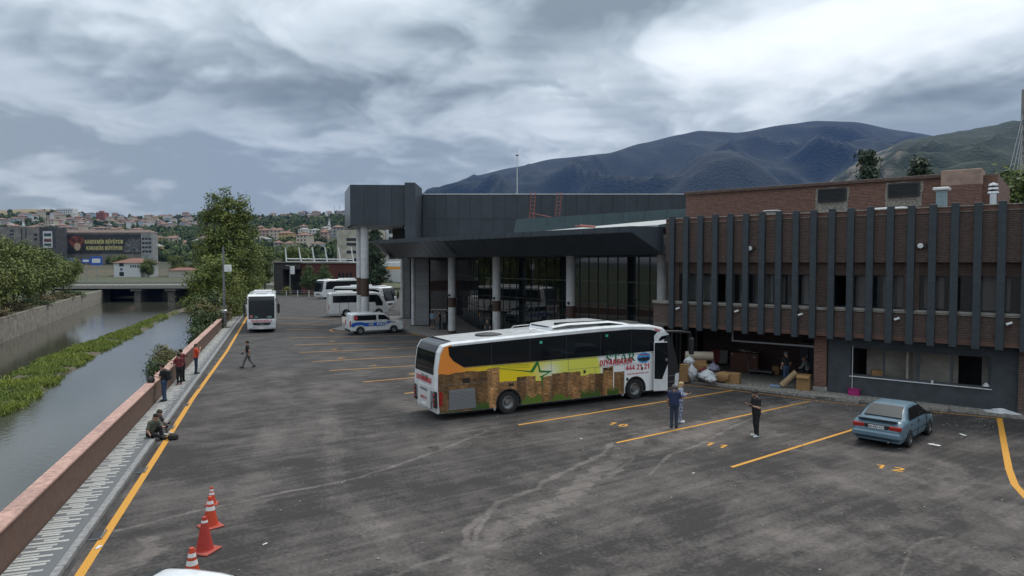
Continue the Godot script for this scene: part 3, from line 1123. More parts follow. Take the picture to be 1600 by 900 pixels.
func build_hills() -> void:
	town_noise.seed = 3
	town_noise.frequency = 0.004
	town_noise.fractal_octaves = 4
	var cn := FastNoiseLite.new()
	cn.seed = 17
	cn.frequency = 0.01
	cn.fractal_octaves = 4
	var town_col := func(p: Vector3, _n: Vector3) -> Color:
		var q := cn.get_noise_2d(p.x, p.z)
		var dry := clampf((p.y - 92.0) / 14.0 + q * 0.9, 0.0, 1.0)
		var wood := Color(0.055, 0.075, 0.035)
		var soil := Color(0.17, 0.14, 0.085)
		var straw := Color(0.40, 0.31, 0.15)
		var base := wood.lerp(soil, clampf(q * 1.6 + 0.35, 0.0, 1.0))
		var xr := p.x * 1500.0 / -p.z
		var bare := 1.0 if (xr < -960.0 or (xr > -700.0 and xr < -600.0)) else 0.25
		return base.lerp(straw, dry * bare)
	ground_piece("town_hill", terrain(-1900, 300, 110, 330, 1800, 70, town_y, town_col), hill_mat("hill_near", 0.012))
	# the far range: ridge at 4500 m
	var far_crest := [Vector2(-3000, 150), Vector2(-1600, 230), Vector2(-530, 470), Vector2(-250, 580), Vector2(0, 635), Vector2(300, 695), Vector2(630, 728), Vector2(845, 790), Vector2(1100, 850), Vector2(1225, 876), Vector2(1480, 862), Vector2(1815, 918), Vector2(1985, 940), Vector2(2240, 932), Vector2(2530, 876), Vector2(3000, 800), Vector2(4200, 760), Vector2(5200, 700)]
	var rn := FastNoiseLite.new()
	rn.seed = 29
	rn.frequency = 0.0011
	rn.fractal_type = FastNoiseLite.FRACTAL_RIDGED
	rn.fractal_octaves = 3
	rn.fractal_gain = 0.35
	var far_y := func(x: float, d: float) -> float:
		var t := clampf((d - 2000.0) / 2500.0, 0.0, 1.4)
		var s := pow(minf(t, 1.0), 1.25)
		if t > 1.0: s = 1.0 - (t - 1.0) * 1.3
		var h := along(far_crest, x * 4500.0 / maxf(d, 1800.0) if d < 4500.0 else x) * s
		h += (rn.get_noise_2d(x, d * 0.8) - 0.2) * 210.0 * sin(minf(t, 1.0) * PI) * (0.35 + 0.65 * minf(t * 1.5, 1.0))
		# two spurs in front of it
		for b in [[960.0, 3200.0, 500.0, 420.0, 520.0], [1900.0, 3700.0, 640.0, 560.0, 700.0]]:
			var ex: float = (x - b[0]) / b[3]
			var ed: float = (d - b[1]) / b[4]
			h = maxf(h, b[2] * exp(-(ex * ex + ed * ed) * 0.8) + rn.get_noise_2d(x * 1.7, d * 1.7) * 40.0)
		return h
	var far_col := func(p: Vector3, _n: Vector3) -> Color:
		var q := cn.get_noise_2d(p.x * 0.3, p.z * 0.3) + 0.6 * cn.get_noise_2d(p.x * 1.1, p.z * 1.1)
		var c := Color(0.009, 0.017, 0.008).lerp(Color(0.020, 0.029, 0.014), clampf(q + 0.4, 0.0, 1.0))
		return c
	ground_piece("mountain_range", terrain(-1600, 4600, 200, 2000, 5200, 90, far_y, far_col), hill_mat("hill_far", 0.0018))
	# nearer wooded ridge on the right with bare rock on its shoulder
	var near_crest := [Vector2(-500, 0), Vector2(500, 20), Vector2(800, 170), Vector2(980, 300), Vector2(1105, 352), Vector2(1250, 374), Vector2(1410, 402), Vector2(1650, 440), Vector2(2100, 470), Vector2(2800, 430)]
	var near_y := func(x: float, d: float) -> float:
		var t := clampf((d - 500.0) / 1400.0, 0.0, 1.5)
		var s := pow(minf(t, 1.0), 1.1)
		if t > 1.0: s = 1.0 - (t - 1.0) * 1.1
		var h := along(near_crest, x * 1900.0 / maxf(d, 700.0) if d < 1900.0 else x) * s
		return h + (rn.get_noise_2d(x * 2.2, d * 2.2) - 0.3) * 55.0 * sin(minf(t, 1.0) * PI) - 1.0 + cn.get_noise_2d(x, d) * 6.0 * minf(t * 3.0, 1.0)
	var near_col := func(p: Vector3, n: Vector3) -> Color:
		var q := cn.get_noise_2d(p.x * 0.8, p.z * 0.8) + 0.6 * cn.get_noise_2d(p.x * 2.6, p.z * 2.6)
		var c := Color(0.015, 0.032, 0.011).lerp(Color(0.030, 0.052, 0.018), clampf(q + 0.45, 0.0, 1.0))
		var xr := p.x * 1900.0 / -p.z
		var rock := clampf(1.0 - absf(xr - 985.0) / 190.0, 0.0, 1.0) * clampf((p.y - 120.0) / 80.0, 0.0, 1.0)
		var r2 := cn.get_noise_2d(p.x * 1.6 + 300.0, p.y * 3.0 + p.z)
		if r2 + rock * 0.75 > 0.72:
			c = c.lerp(Color(0.30, 0.25, 0.20), 0.85)
		return c
	ground_piece("wooded_ridge", terrain(350, 2900, 170, 500, 2600, 90, near_y, near_col), hill_mat("hill_mid", 0.004))

# ---------------------------------------------------------------- brick building on the right
func build_brick_building() -> void:
	var o := thing("brick_building", "two storey dark brick building with tall blue grey fins", "building", bay(0, 0, 0), BAY_TURN)
	var XL := -8.95
	var XR := 15.0
	# upper brickwork, band by band
	var up := MB.new()
	up.box(Vector3(XL, 6.63, -0.4), Vector3(XR, 8.86, 0.0))
	part(o, "upper_wall", up, M["brick_dark"])
	var low := MB.new()
	low.box(Vector3(XL - 0.75, 3.18, -0.4), Vector3(XR, 4.26, 0.0))
	part(o, "lower_wall", low, M["brick_dark"])
	# soldier courses top and bottom, brick by brick where they can be told apart
	for k in 2:
		var yy: float = [3.08, 8.98][k]
		var core := MB.new()
		core.box(Vector3(XL - (0.75 if k == 0 else 0.0), yy - 0.098, -0.4), Vector3(XR, yy + 0.098, -0.004))
		part(o, "course_core", core, M["concrete_dark"])
		var many := MB.new()
		for i in 330:
			var x := XL + 0.05 + i * 0.0725
			many.box(Vector3(x - 0.032, yy - 0.1, -0.1), Vector3(x + 0.032, yy + 0.1, 0.012))
		var mo := part(o, "soldier_course", many, M["brick_red"])
		mo.set_meta("kind", "stuff")
	var cop := MB.new()
	cop.cbox(Vector3(XL, 9.08, -0.45), Vector3(XR, 9.13, 0.05), 0.01)
	cop.cbox(Vector3(XL, 8.855, -0.3), Vector3(XR, 8.885, 0.03), 0.008)
	part(o, "coping", cop, M["plaster_pale"])
	# recessed window band
	var piers := [[-8.9, -8.2], [-0.78, -0.16], [3.08, 3.72], [7.75, 8.4], [11.6, 12.3]]
	for p in piers:
		var pb := MB.new()
		pb.box(Vector3(p[0], 4.44, -0.45), Vector3(p[1], 6.629, -0.18))
		part(o, "brick_pier", pb, M["brick_dark"])
	var span := MB.new()
	span.box(Vector3(XL, 6.02, -0.5), Vector3(XR, 6.628, -0.22))
	part(o, "spandrel", span, M["brick_brown"])
	var gaps := [[-8.2, -0.78], [-0.16, 3.08], [3.72, 7.75], [8.4, 11.6]]
	var gi := 0
	for g in gaps:
		var n := maxi(int(round((g[1] - g[0]) / 1.06)), 1)
		var wd: float = (g[1] - g[0]) / n
		for i in n:
			var xa: float = g[0] + i * wd
			var win := Node3D.new()
			win.name = "window"
			o.add_child(win, true)
			win.position = Vector3(xa, 4.45, -0.3)
			var fr := MB.new()
			for b in [[0.0, 0.0, wd, 0.05], [0.0, 1.52, wd, 1.57], [0.0, 0.05, 0.045, 1.52], [wd - 0.045, 0.05, wd, 1.52]]:
				fr.box(Vector3(b[0] + 0.002, b[1], -0.03), Vector3(b[2] - 0.002, b[3], 0.03))
			part(win, "frame", fr, M["frame_dark"])
			if (i * 3 + gi) % 4 != 1:
				var cu := MB.new()
				var share: float = [0.45, 0.7, 0.3, 0.55, 0.8][(i + gi * 2) % 5] * wd
				var side: float = 0.05 if i % 2 else wd - 0.05 - share
				for q in 7:
					cu.box(Vector3(side + share * q / 7.0, 0.06, -0.22 - 0.02 * (q % 2)), Vector3(side + share * (q + 1) / 7.0, 1.5, -0.2 - 0.02 * (q % 2)))
				part(win, "curtain", cu, mat("curtain", 0.24, 0.235, 0.225, 0.9))
			if (i * 5 + gi * 3) % 7 != 3:
				var gl := MB.new()
				gl.box(Vector3(0.045, 0.05, -0.005), Vector3(wd - 0.045, 1.52, 0.005))
				part(win, "pane", gl, M["pane"])
		# sills in pieces between fins
		var sl := MB.new()
		sl.cbox(Vector3(g[0] - 0.1, 4.335, -0.35), Vector3(g[1] + 0.1, 4.435, 0.09), 0.012)
		part(o, "sill", sl, M["concrete"])
		var s2 := MB.new()
		s2.cbox(Vector3(g[0] - 0.1, 4.262, -0.3), Vector3(g[1] + 0.1, 4.333, 0.07), 0.01)
		part(o, "sill_course", s2, M["plaster_pale"])
		gi += 1
	var sl0 := MB.new()
	sl0.cbox(Vector3(XL - 0.8, 4.262, -0.4), Vector3(-8.32, 4.43, 0.09), 0.012)
	part(o, "sill", sl0, M["plaster_pale"])
	for p in piers.slice(1):
		var slp := MB.new()
		slp.cbox(Vector3(p[0] + 0.102, 4.262, -0.3), Vector3(p[1] - 0.102, 4.40, 0.085), 0.012)
		part(o, "sill", slp, M["concrete"])
	# rooms behind the windows
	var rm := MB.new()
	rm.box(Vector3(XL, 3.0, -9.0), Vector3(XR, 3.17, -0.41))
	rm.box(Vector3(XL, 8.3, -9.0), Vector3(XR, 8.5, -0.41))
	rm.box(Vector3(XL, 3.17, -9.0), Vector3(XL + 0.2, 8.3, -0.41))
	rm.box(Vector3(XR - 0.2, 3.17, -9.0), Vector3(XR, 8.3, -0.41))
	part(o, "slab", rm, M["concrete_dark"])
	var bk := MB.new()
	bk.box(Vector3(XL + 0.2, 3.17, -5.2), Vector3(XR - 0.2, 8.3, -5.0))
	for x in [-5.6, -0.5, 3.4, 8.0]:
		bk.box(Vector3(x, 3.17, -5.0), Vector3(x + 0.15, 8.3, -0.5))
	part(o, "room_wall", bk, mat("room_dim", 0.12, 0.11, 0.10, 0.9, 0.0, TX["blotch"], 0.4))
	# side end of the storey
	var se := MB.new()
	se.box(Vector3(XL, 3.1, -9.0), Vector3(XL + 0.3, 9.05, -0.402))
	part(o, "end_wall", se, M["brick_dark"])
	# fins, one casting each
	var fm := MB.new()
	fm.cbox(Vector3(-0.15, 2.86, 0.06), Vector3(0.15, 9.24, 0.28), 0.012)
	var fmesh := fm.mesh()
	var br := MB.new()
	br.box(Vector3(-0.05, -0.04, -0.02), Vector3(0.05, 0.04, 0.065))
	var bmesh := br.mesh()
	var jb := MB.new()
	jb.box(Vector3(-0.152, 5.828, 0.058), Vector3(0.152, 5.836, 0.2825))
	var jmesh := jb.mesh()
	for k in 27:
		var f := inst("fin", fmesh, M["fin"], o)
		f.position.x = -8.47 + 0.848 * k
		for y in [3.5, 4.1, 6.9, 8.6]:
			inst("bracket", bmesh, M["steel_grey"], f).position.y = y
		inst("joint", jmesh, M["steel_grey"], f)
		f.position.y = rng.randf_range(-0.02, 0.02)
	# ground floor, plastered part with a long window opening
	var z0 := -0.85
	var z1 := -0.6
	var gp := MB.new()
	gp.box(Vector3(-0.27, 0.12, z0), Vector3(0.78, 2.999, z1))
	gp.box(Vector3(6.46, 0.12, z0), Vector3(7.45, 2.999, z1))
	gp.box(Vector3(0.78, 0.12, z0), Vector3(6.46, 1.0, z1))
	gp.box(Vector3(0.78, 2.52, z0), Vector3(6.46, 2.999, z1))
	part(o, "plaster_wall", gp, M["grey_plaster"])
	var ws := MB.new()
	ws.cbox(Vector3(0.72, 1.0, z0 + 0.05), Vector3(6.52, 1.03, z1 + 0.06), 0.008)
	part(o, "window_sill", ws, M["white_paint"])
	var wf := MB.new()
	for b in [[0.78, 1.03, 6.46, 1.12], [0.78, 2.42, 6.46, 2.52], [0.78, 1.12, 0.86, 2.42], [2.18, 1.12, 2.26, 2.42], [3.56, 1.12, 3.72, 2.42], [4.94, 1.12, 5.04, 2.42], [6.36, 1.12, 6.46, 2.42]]:
		wf.box(Vector3(b[0], b[1], z0 + 0.08), Vector3(b[2], b[3], z0 + 0.15))
	part(o, "window_frame", wf, M["grey_plaster"])
	# the room behind: pale walls, a partition and an open dark doorway
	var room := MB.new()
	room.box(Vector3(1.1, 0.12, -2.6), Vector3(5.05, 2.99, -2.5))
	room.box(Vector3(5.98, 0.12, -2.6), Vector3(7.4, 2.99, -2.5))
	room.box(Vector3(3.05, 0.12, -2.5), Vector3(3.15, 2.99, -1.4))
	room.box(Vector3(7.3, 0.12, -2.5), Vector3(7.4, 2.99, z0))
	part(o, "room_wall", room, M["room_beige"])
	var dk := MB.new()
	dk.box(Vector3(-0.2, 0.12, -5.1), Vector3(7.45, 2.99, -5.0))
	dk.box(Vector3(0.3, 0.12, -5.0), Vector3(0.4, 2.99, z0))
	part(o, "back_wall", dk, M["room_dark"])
	# right end brick pier and what follows to the right
	var rp := MB.new()
	rp.box(Vector3(7.46, 0.1, -1.1), Vector3(8.2, 2.998, -0.35))
	rp.box(Vector3(8.2, 0.1, -1.1), Vector3(15.0, 2.998, -0.7))
	part(o, "brick_pier", rp, M["brick_dark"])
	var bp := MB.new()
	bp.cbox(Vector3(-0.93, 0.33, -1.14), Vector3(-0.32, 2.998, -0.50), 0.02)
	part(o, "brick_pillar", bp, M["brick_red"])
	var bb := MB.new()
	bb.cbox(Vector3(-0.97, 0.1, -1.18), Vector3(-0.28, 0.33, -0.46), 0.03)
	part(o, "pillar_base", bb, M["concrete"])
	# open loading bay to the left
	var by := MB.new()
	by.box(Vector3(-9.4, 0.1, -6.4), Vector3(-0.3, 2.99, -6.2))
	by.box(Vector3(-0.5, 0.1, -6.2), Vector3(-0.28, 2.99, -1.2))
	part(o, "bay_wall", by, M["brick_brown"])
	var beam := MB.new()
	beam.box(Vector3(-5.24, 2.3, -0.66), Vector3(-0.95, 2.38, -0.58))
	beam.box(Vector3(-5.24, 2.38, -0.66), Vector3(-5.16, 2.995, -0.58))
	part(o, "shutter_frame", beam, M["steel_grey"])
	# glazed screen closing the bay's left end
	for i in 5:
		var gl := MB.new()
		gl.box(Vector3(-9.3, 0.15, -6.0 + i * 1.15), Vector3(-9.26, 2.95, -4.95 + i * 1.15))
		part(o, "screen_pane", gl, M["dark_glass"])
		var fr := MB.new()
		fr.box(Vector3(-9.33, 0.12, -4.95 + i * 1.15), Vector3(-9.2, 2.99, -4.86 + i * 1.15))
		part(o, "screen_post", fr, M["steel_grey"])
	# penthouse set back on the roof
	var zp := -4.0
	var ph := MB.new()
	ph.box(Vector3(-9.6, 8.4, -12), Vector3(6.3, 10.84, zp))
	part(o, "penthouse_wall", ph, M["brick_red"])
	var rf := MB.new()
	rf.box(Vector3(XL, 8.5, -9.0), Vector3(XR, 8.62, -0.41))
	part(o, "roof_deck", rf, M["concrete_dark"])
	var pc := MB.new()
	pc.cbox(Vector3(-9.7, 10.84, -12.1), Vector3(4.0, 11.02, zp + 0.14), 0.02)
	part(o, "penthouse_coping", pc, M["brick_dark"])
	var pb2 := MB.new()
	pb2.box(Vector3(4.2, 8.5, zp), Vector3(5.7, 10.35, zp + 0.6))
	part(o, "chimney_breast", pb2, M["brick_red"])
	var pk := MB.new()
	pk.cbox(Vector3(4.05, 10.35, zp - 0.9), Vector3(5.72, 11.12, zp + 0.62), 0.03)
	part(o, "plaster_cap", pk, M["plaster_pink"])
	# broken-out air conditioner openings
	for a in [[-1.78, -0.42, 9.95, 10.62], [1.66, 3.0, 10.0, 10.66]]:
		var pt := MB.new()
		var ol := PackedVector2Array()
		for q in [[-0.14, -0.55], [0.2, -0.62], [1.0, -0.58], [1.5, -0.52], [1.52, 0.1], [1.58, 0.5], [1.53, 0.76], [1.1, 0.72], [0.7, 0.8], [0.2, 0.74], [-0.1, 0.78], [-0.16, 0.3]]:
			ol.append(Vector2(a[0] + q[0], a[2] + q[1]))
		pt.extrude(ol, zp + 0.002, zp + 0.02)
		part(o, "bare_plaster", pt, M["plaster_pale"])
		var hole := MB.new()
		hole.box(Vector3(a[0] - 0.03, a[2] - 0.02, zp + 0.02), Vector3(a[1] + 0.1, a[3] + 0.06, zp + 0.03))
		part(o, "opening", hole, M["room_dark"])
		var grl := MB.new()
		for i in 9:
			var y: float = a[2] + 0.05 + i * 0.065
			grl.box(Vector3(a[0] + 0.04, y, zp + 0.03), Vector3(a[1] - 0.04, y + 0.04, zp + 0.12))
		grl.box(Vector3(a[0], a[2], zp + 0.03), Vector3(a[1], a[2] + 0.04, zp + 0.15))
		grl.box(Vector3(a[0], a[3] - 0.04, zp + 0.03), Vector3(a[1], a[3], zp + 0.15))
		grl.box(Vector3(a[0], a[2] + 0.04, zp + 0.03), Vector3(a[0] + 0.04, a[3] - 0.04, zp + 0.15))
		grl.box(Vector3(a[1] - 0.04, a[2] + 0.04, zp + 0.03), Vector3(a[1], a[3] - 0.04, zp + 0.15))
		part(o, "louvre_grille", grl, M["frame_dark"])
	# things fixed to the walls
	for c in [[-8.09, 4.02], [-4.69, 4.02], [-1.41, 4.0], [2.9, 4.0], [7.13, 4.02]]:
		var cam := thing("security_camera", "small white security camera below the window sill, %s from the glazed hall" % ["first", "second", "third", "fourth", "fifth"][used.get("security_camera", 0)], "camera", bay(c[0], c[1], 0.0), BAY_TURN, "security cameras on the brick wall")
		var arm := MB.new()
		arm.tube([Vector3(0, 0, 0), Vector3(0, 0.0, 0.1)], [0.04, 0.03], 8)
		part(cam, "bracket", arm, M["black_plastic"])
		var bd := MB.new()
		bd.tube([Vector3(0.08, 0.04, 0.1), Vector3(-0.12, -0.04, 0.2)], [0.055, 0.055], 10)
		part(cam, "housing", bd, M["white_paint"])
	var ln := 0
	for c in [[-4.01, 7.38], [3.8, 7.39]]:
		var fl := thing("wall_floodlight", ["round floodlight on the upper brick wall nearer the glazed hall", "round floodlight on the upper brick wall above the plastered wall"][ln], "floodlight", bay(c[0], c[1], 0.0), BAY_TURN, "floodlights on the brick wall")
		ln += 1
		var a := MB.new()
		a.box(Vector3(-0.16, -0.12, 0.0), Vector3(0.2, 0.1, 0.1))
		part(fl, "housing", a, M["black_plastic"])
		var b := MB.new()
		b.lathe([Vector2(0, -0.02), Vector2(0.1, -0.02), Vector2(0.12, 0.06), Vector2(0, 0.07)], 12, Transform3D(Basis(Vector3.RIGHT, PI / 2), Vector3(-0.03, 0, 0.1)))
		part(fl, "lens", b, M["white_paint"])
	# roof furniture
	var v := thing("roof_vent", "pale blue louvred vent box with a white cap on the roof", "vent", bay(4.35, 8.62, -1.5), BAY_TURN)
	var vb := MB.new()
	vb.box(Vector3(-0.2, 0, -0.2), Vector3(0.2, 1.35, 0.2))
	part(v, "body", vb, mat("vent_blue", 0.36, 0.46, 0.50, 0.6, 0.0, TX["streak"], 0.8))
	for i in 7:
		var lv := MB.new()
		lv.box(Vector3(-0.205, 0.65 + i * 0.1, 0.2), Vector3(0.205, 0.72 + i * 0.1, 0.225))
		part(v, "slat", lv, M["vent_blue"])
	var vc := MB.new()
	vc.cbox(Vector3(-0.33, 1.36, -0.33), Vector3(0.33, 1.5, 0.33), 0.03)
	part(v, "cap", vc, M["white_paint"])
	var fl2 := thing("flue", "shiny steel flue with a banded cowl on the roof", "flue", bay(6.35, 8.62, -1.0))
	var fb := MB.new()
	fb.lathe([Vector2(0, 0), Vector2(0.14, 0), Vector2(0.14, 1.05), Vector2(0.0, 1.05)], 18)
	part(fl2, "pipe", fb, mat("shiny_steel", 0.62, 0.63, 0.64, 0.16, 1.0))
	for k in 3:
		var ck := MB.new()
		ck.lathe([Vector2(0.1, 1.05 + k * 0.17), Vector2(0.23 - k * 0.02, 1.06 + k * 0.17), Vector2(0.21 - k * 0.02, 1.14 + k * 0.17), Vector2(0.0, 1.21 + k * 0.17)], 18)
		part(fl2, "cowl_ring", ck, M["shiny_steel"])
	var ac := thing("roof_air_unit", "flat pale air conditioner unit lying behind the parapet", "air conditioner", bay(2.2, 8.62, -1.4), BAY_TURN)
	var ab := MB.new()
	ab.cbox(Vector3(-0.75, 0, -0.4), Vector3(0.75, 0.66, 0.4), 0.03)
	part(ac, "casing", ab, M["white_paint"])
	var ag := MB.new()
	for i in 5:
		ag.lathe([Vector2(0.05 + i * 0.06, 0.665), Vector2(0.07 + i * 0.06, 0.675)], 14, Transform3D(Basis.IDENTITY, Vector3(-0.2, 0, 0)))
	part(ac, "fan_guard", ag, M["steel_grey"])
	var ac2 := thing("roof_duct_cap", "small pale duct cap behind the parapet left of the louvres", "vent", bay(-3.3, 8.62, -1.0), BAY_TURN)
	var a2 := MB.new()
	a2.cbox(Vector3(-0.3, 0, -0.25), Vector3(0.3, 0.72, 0.25), 0.03)
	part(ac2, "casing", a2, M["concrete"])
	var a3 := MB.new()
	a3.cbox(Vector3(-0.36, 0.725, -0.31), Vector3(0.36, 0.78, 0.31), 0.02)
	part(ac2, "lid", a3, M["white_column"])

# ---------------------------------------------------------------- the terminal with its canopy
func slab_between(mb: MB, a: Vector3, b: Vector3, d: Vector3, e: Vector3, thick: float) -> void:
	# a-b upper edge, e-d lower edge; thickened inward
	var nn := (d - a).cross(b - a).normalized() * -thick
	var ctr := (a + b + d + e) * 0.25 + nn * 0.5
	mb.quad_out(a, b, d, e, ctr)
	mb.quad_out(a + nn, b + nn, d + nn, e + nn, ctr)
	mb.quad_out(a, b, b + nn, a + nn, ctr)
	mb.quad_out(e, d, d + nn, e + nn, ctr)
	mb.quad_out(a, e, e + nn, a + nn, ctr)
	mb.quad_out(b, d, d + nn, b + nn, ctr)

func build_terminal() -> void:
	var o := thing("bus_terminal", "dark grey clad bus terminal with a glazed hall and broad canopy", "building")
	var A := Vector2(-12.1, 62.2)      # canopy front, left tip
	var B := Vector2(6.8, 38.8)        # canopy front, right corner
	var C := Vector2(8.75, 39.5)       # where it meets the brick building
	var A2 := Vector2(-13.9, 66.8)     # left side, further back
	var nin := Vector2(0.778, 0.628)
	var YT := 8.7
	var YM := 8.36
	var YB := 7.1
	var n := 31
	# upper trim and raking fascia, panel by panel
	for i in n:
		var f0 := (i + 0.015) / n
		var f1 := (i + 0.985) / n
		var p: Vector2 = A.lerp(B, f0)
		var q: Vector2 = A.lerp(B, f1)
		var tr := MB.new()
		slab_between(tr, P(p.x, YT, p.y), P(q.x, YT, q.y), P(q.x, YM + 0.012, q.y), P(p.x, YM + 0.012, p.y), 0.05)
		part(o, "trim_panel", tr, M["cladding_b"] if i % 3 else M["cladding"])
		# the first facets stand more upright than the rest
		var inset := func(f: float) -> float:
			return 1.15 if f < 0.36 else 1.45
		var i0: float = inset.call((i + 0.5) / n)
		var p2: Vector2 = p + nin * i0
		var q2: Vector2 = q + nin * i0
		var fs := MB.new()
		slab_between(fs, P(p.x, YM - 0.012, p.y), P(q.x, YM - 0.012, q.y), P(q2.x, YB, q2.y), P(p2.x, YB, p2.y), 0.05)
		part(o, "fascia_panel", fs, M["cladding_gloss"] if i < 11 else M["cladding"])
	# right end and left side faces
	var re := MB.new()
	slab_between(re, P(B.x + 0.005, YT, B.y), P(C.x, YT, C.y), P(C.x, YM, C.y), P(B.x + 0.005, YM, B.y), 0.05)
	slab_between(re, P(B.x - 0.02, YM, B.y), P(C.x, YM, C.y), P(C.x, YB, C.y), P(7.91, YB, 39.72), 0.05)
	part(o, "end_panel", re, M["cladding"])
	var le := MB.new()
	slab_between(le, P(A2.x, YT, A2.y), P(A.x - 0.01, YT, A.y), P(A.x + 1.0, YB, A.y + 0.1), P(A2.x + 2.2, YB, A2.y + 0.4), 0.05)
	part(o, "side_panel", le, M["cladding"])
	# backing, soffit and roof of the canopy
	var sof := MB.new()
	sof.poly([P(-11.0, YB + 0.02, 62.3), P(-10.2, YB + 0.02, 62.2), P(-5.0, YB + 0.02, 56.6), P(-2.0, YB + 0.02, 53.2), P(7.9, YB + 0.02, 40.3), P(8.8, YB + 0.02, 39.6), P(14.0, YB + 0.02, 47), P(6, YB + 0.02, 62), P(-5, YB + 0.02, 80), P(-12, YB + 0.02, 84), P(-12.5, YB + 0.02, 67)], Vector3.DOWN)
	part(o, "soffit", sof, M["cladding_b"])
	var roof := MB.new()
	roof.poly([P(A2.x + 0.1, YT - 0.06, A2.y), P(A.x + 0.1, YT - 0.06, A.y + 0.1), P(B.x, YT - 0.06, B.y + 0.2), P(C.x, YT - 0.06, C.y + 0.1), P(15, YT - 0.06, 47), P(6, YT - 0.06, 68), P(-9, YT - 0.06, 74)], Vector3.UP)
	part(o, "canopy_roof", roof, M["roof_sheet"])
	# lighter sloping roof strip and teal clerestory behind it
	var rs := MB.new()
	rs.quad(P(-5.0, 8.72, 60.5), P(2.0, 9.45, 65.0), P(16.0, 10.15, 48.6), P(8.6, 8.85, 40.2))
	rs.quad(P(-5.0, 8.70, 60.5), P(8.6, 8.70, 40.2), P(8.6, 8.85, 40.2), P(-5.0, 8.72, 60.5))
	part(o, "sloping_roof", rs, M["roof_sheet"])
	for i in 9:
		var a := Vector2(0.4, 66.5).lerp(Vector2(13.9, 53.0), (i + 0.01) / 9.0)
		var b := Vector2(0.4, 66.5).lerp(Vector2(13.9, 53.0), (i + 0.99) / 9.0)
		var ya := lerpf(10.85, 10.85, i / 9.0)
		var tg := MB.new()
		slab_between(tg, P(a.x, ya, a.y), P(b.x, ya, b.y), P(b.x - 0.3, 9.3, b.y - 0.3), P(a.x - 0.3, 9.3, a.y - 0.3), 0.04)
		part(o, "clerestory_pane", tg, M["teal_glass"])
	# hall above: cladding in two courses
	var x0 := -9.8
	var x1 := 24.0
	var hall := MB.new()
	hall.box(P(x0 - 0.8, 7.0, 75.1), P(x1, 14.05, 100))
	part(o, "hall_core", hall, M["clad_backing"])
	var cols := 26
	var w := (x1 - x0) / cols
	for i in cols:
		for k in 2:
			var pn := MB.new()
			pn.box(P(x0 + i * w + 0.012, 8.6 if k == 0 else 11.42, 75.1), P(x0 + (i + 1) * w - 0.012, 11.4 if k == 0 else 14.1, 75.0 - (0.0 if k == 0 else 0.03)))
			part(o, "cladding_panel", pn, M["cladding"] if (i + k) % 3 else M["cladding_b"])
	var cp := MB.new()
	cp.box(P(x0, 14.1, 74.9), P(x1, 14.17, 75.4))
	part(o, "hall_coping", cp, M["white_paint"])
	# portal box carried on twin columns, with a tall pier beside it
	var pb := MB.new()
	var L0 := Vector2(-16.55, 70.0)
	var L1 := Vector2(-19.0, 77.8)
	var R0 := Vector2(-10.95, 70.3)
	pb.prism(PackedVector2Array([Vector2(L0.x + 0.05, -L0.y - 0.05), Vector2(R0.x, -R0.y - 0.05), Vector2(R0.x - 1.5, -79.0), Vector2(L1.x + 0.1, -L1.y)]), 10.56, 14.56)
	part(o, "portal_core", pb, M["clad_backing"])
	for i in 4:
		var p: Vector2 = L0.lerp(R0, (i + 0.008) / 4.0)
		var q: Vector2 = L0.lerp(R0, (i + 0.992) / 4.0)
		var pn := MB.new()
		slab_between(pn, P(p.x, 14.6, p.y), P(q.x, 14.6, q.y), P(q.x, 10.5, q.y), P(p.x, 10.5, p.y), 0.05)
		part(o, "cladding_panel", pn, M["cladding"] if i % 2 else M["cladding_b"])
	for i in 4:
		var p: Vector2 = L1.lerp(L0, (i + 0.008) / 4.0)
		var q: Vector2 = L1.lerp(L0, (i + 0.992) / 4.0)
		var pn := MB.new()
		slab_between(pn, P(p.x, 14.6, p.y), P(q.x, 14.6, q.y), P(q.x, 10.5, q.y), P(p.x, 10.5, p.y), 0.05)
		part(o, "cladding_panel", pn, mat("cladding_bright", 0.16, 0.165, 0.17, 0.28, 0.5))
	var us := MB.new()
	us.prism(PackedVector2Array([Vector2(-16.3, -70.3), Vector2(-11.2, -70.6), Vector2(-12.6, -78.6), Vector2(-18.6, -77.5)]), 10.40, 10.55)
	part(o, "portal_soffit", us, M["tile_grey_b"])
	var pier := MB.new()
	pier.cbox(P(-10.9, 7.12, 75.0), P(-9.85, 14.78, 69.6), 0.03)
	part(o, "portal_pier", pier, M["cladding_b"])
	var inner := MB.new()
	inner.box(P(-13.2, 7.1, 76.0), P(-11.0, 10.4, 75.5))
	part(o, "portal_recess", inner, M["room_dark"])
	# columns
	for c in [[-15.42, 71.5, 0.41, 10.45], [-16.72, 75.2, 0.41, 10.45]]:
		column(o, c[0], c[1], c[2], c[3], 3.1, 5.0)
	for c in [[-5.51, 62.5, 0.345, 7.12], [-1.29, 57.2, 0.345, 7.12], [4.34, 50.3, 0.345, 7.12], [9.6, 43.5, 0.345, 7.12]]:
		column(o, c[0], c[1], c[2], c[3], 2.55, 3.45)
	# tiled piers by the entrance
	tiled_pier(o, -10.35, -8.55, 70.0, 71.6)
	tiled_pier(o, -13.0, -11.9, 79.5, 81.0)
	# beam of the gallery between the piers, and entrance recess
	var gal := MB.new()
	gal.box(P(-11.8, 3.4, 84), P(-3.0, 4.5, 79))
	part(o, "gallery_edge", gal, M["brown_band"])
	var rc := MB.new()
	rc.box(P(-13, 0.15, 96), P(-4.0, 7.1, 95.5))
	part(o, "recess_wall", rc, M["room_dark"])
	# curtain wall: panes and bars
	glazing(o, Vector2(-6.6, 82.0), Vector2(-3.3, 66.3), 14)
	glazing(o, Vector2(-3.3, 66.3), Vector2(11.6, 45.6), 24)
	glazing(o, Vector2(11.6, 45.6), Vector2(9.9, 40.9), 4)
